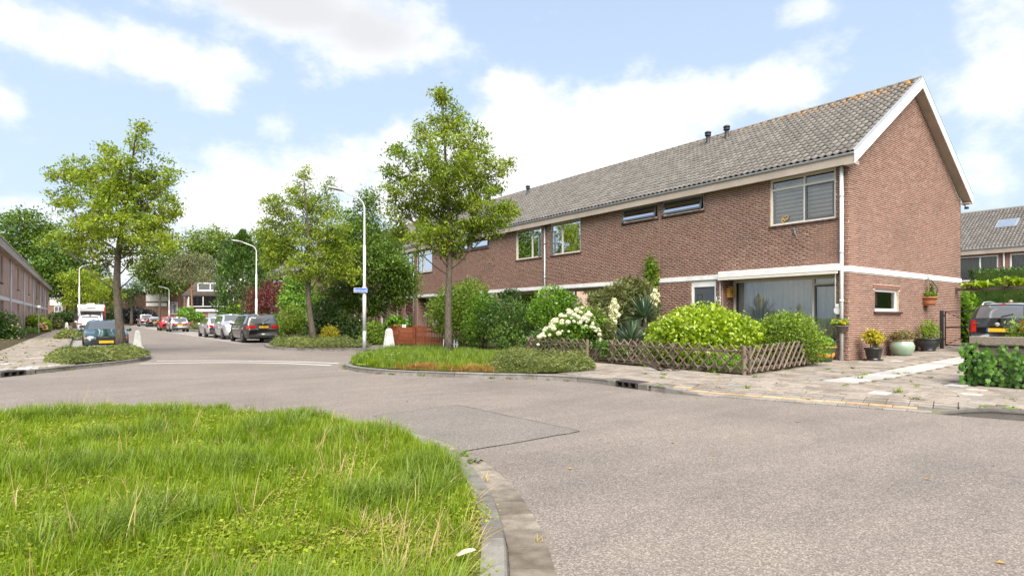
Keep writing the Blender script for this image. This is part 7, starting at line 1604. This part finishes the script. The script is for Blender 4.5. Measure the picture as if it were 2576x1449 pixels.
for k in range(10):
    a = k * 2 * math.pi / 10 + .3; o = MB().lathe([(.02, .015), (.06, .012), (.085, .002), (.088, 0)], 10).build('flower_motif', 'pot_orange', t); o.location = (.315 * math.cos(a), .315 * math.sin(a), .19); o.rotation_euler = Vector((math.cos(a), math.sin(a), -.25)).to_track_quat('Z', 'Y').to_euler()
S('geranium', 'pale green leafy plant in the decorated bowl', 'potted plant', [E3(c + Vector((0, 0, .08)), (.3, .3, .14))], 'leaf_bright', 420, .1, .9, ground=c.z - .02, loc=tuple(c - Vector((0, 0, .02))))
t, c = pot('low dark pot behind the decorated bowl', 16.75, 8.65, [(.02, 0), (.2, 0), (.27, .3), (.28, .33)], 'pot_black')
S('agave', 'striped spiky plant in the low dark pot', 'potted plant', [E3(c + Vector((0, 0, .25)), (.3, .3, .3))], 'leaf_yellow', 46, .5, .12, ground=c.z - .02, loc=tuple(c - Vector((0, 0, .02))), outw=1.5, upb=.8, inner=.1, stems=False)
# half pot hung on the downpipe
wp = thing('wall_planter', 'grey half pot with yellow pansies hung on the white downpipe', 'wall planter', (17.36, 7.7, 1.1)); MB().lathe([(.03, -.12), (.09, -.1), (.15, .06), (.2, .075), (.2, .1), (.17, .1)], 18).build('pot', 'pot_grey', wp, True); 
pl_ = S('pansies', 'yellow pansies in the pot on the downpipe', 'potted plant', [E3((17.33, 7.72, 1.28), (.18, .22, .08))], 'leaf_fresh', 240, .06, .6, ground=1.18, loc=(17.34, 7.7, 1.18), stems=False); flowers(pl_, [Vector((17.24, 7.6 + .0, 1.28)), Vector((17.25, 7.66, 1.3)), Vector((17.22, 7.56, 1.26)), Vector((17.28, 7.85, 1.36))], .12, 'flower_yellow', 'flower', flat=.5)
# wire basket on the gable
bk = thing('wall_basket', 'terracotta trough with wire hoops hung on the gable wall', 'wall planter', (23.2, 7.47, 1.98)); vs = MB(); n = 14
MB().lathe([(.19, -.16), (.22, -.02), (.25, .1), (.27, .1), (.27, .14), (.24, .14)], 16).build('trough', 'terracotta', bk, True)
for a in (-.9, -.45, 0, .45, .9): MB().tube([(.27 * math.sin(a) * 1.4, -.22 * math.cos(a), .14), (.3 * math.sin(a) * 1.5, -.26 * math.cos(a), .4), (.16 * math.sin(a), -.14 * math.cos(a), .66), (0, 0, .76)], .008, 5).build('wire_hoop', 'iron', bk)
MB().tube([(0, .05, .7), (0, -.02, .8), (.0, .04, .86)], .014, 6).build('hook', 'iron', bk)
S('trailing_plant', 'small sprouting plant in the wire wall basket', 'potted plant', [E3((23.2, 7.4, 2.2), (.24, .16, .1)), E3((23.28, 7.4, 2.42), (.05, .05, .22))], 'leaf_fresh', 320, .06, .4, ground=2.1, loc=(23.2, 7.42, 2.1), stems=False)
# hose reel / thermometer disc by the downpipe
th = thing('wall_clock', 'round white garden gauge on the pier beside the downpipe', 'gauge', (17.47, 7.84, 1.62)); o = MB().lathe([(.01, .0), (.105, .0), (.115, .03), (.09, .035), (.02, .03)], 20, ax='x').build('dial', 'white_paint', th, True); o.scale = (-1, 1, 1); MB().box(-.05, 0, -.05, .05, .1, .2).build('bracket', 'white_paint', th)
# the red dot: a bird feeder in the garden tree
bf = thing('bird_feeder', 'small red feeder hanging in the garden tree', 'feeder', at(919, 783, 30)); MB().lathe([(.02, -.1), (.09, -.08), (.09, .06), (.02, .12)], 10).build('body', 'paint_red', bf, True); MB().tube([(0, 0, .12), (0, 0, .5)], .006, 4).build('wire', 'black_metal', bf)
# dark table and chairs suggestion on the porch behind the picket fence
tb = thing('garden_chair', 'pale folded garden chair on the porch behind the picket fence', 'chair', (16.6, 28.5, .2), .5); MB().bbox(-.25, .25, -.25, .25, .42, .46, .01).build('seat', 'pot_grey', tb); MB().bar((-.25, -.0, .9), (.25, 0, .9), .05, .5, (0, 1, 0)).build('backrest', 'pot_grey', tb)
for a, b in ((-.22, -.22), (.22, -.22), (-.22, .22), (.22, .22)): MB().bar((a, b, 0), (a, b, .42), .03).build('leg', 'pot_grey', tb)
# crumpled paper and lumps at the island edge
cr = thing('paper_scrap', 'crumpled pale paper scrap lying in the island grass', 'litter', gp(1172, 1402, .22)); V = [(rnd.uniform(-.06, .06), rnd.uniform(-.035, .035), rnd.uniform(0, .035)) for _ in range(12)]
bm = bmesh.new(); [bm.verts.new(v) for v in V]; bmesh.ops.convex_hull(bm, input=bm.verts[:]); me = bpy.data.meshes.new('scrap'); bm.to_mesh(me); bm.free(); me.materials.append(MAT['paper']); link('scrap', me, cr)
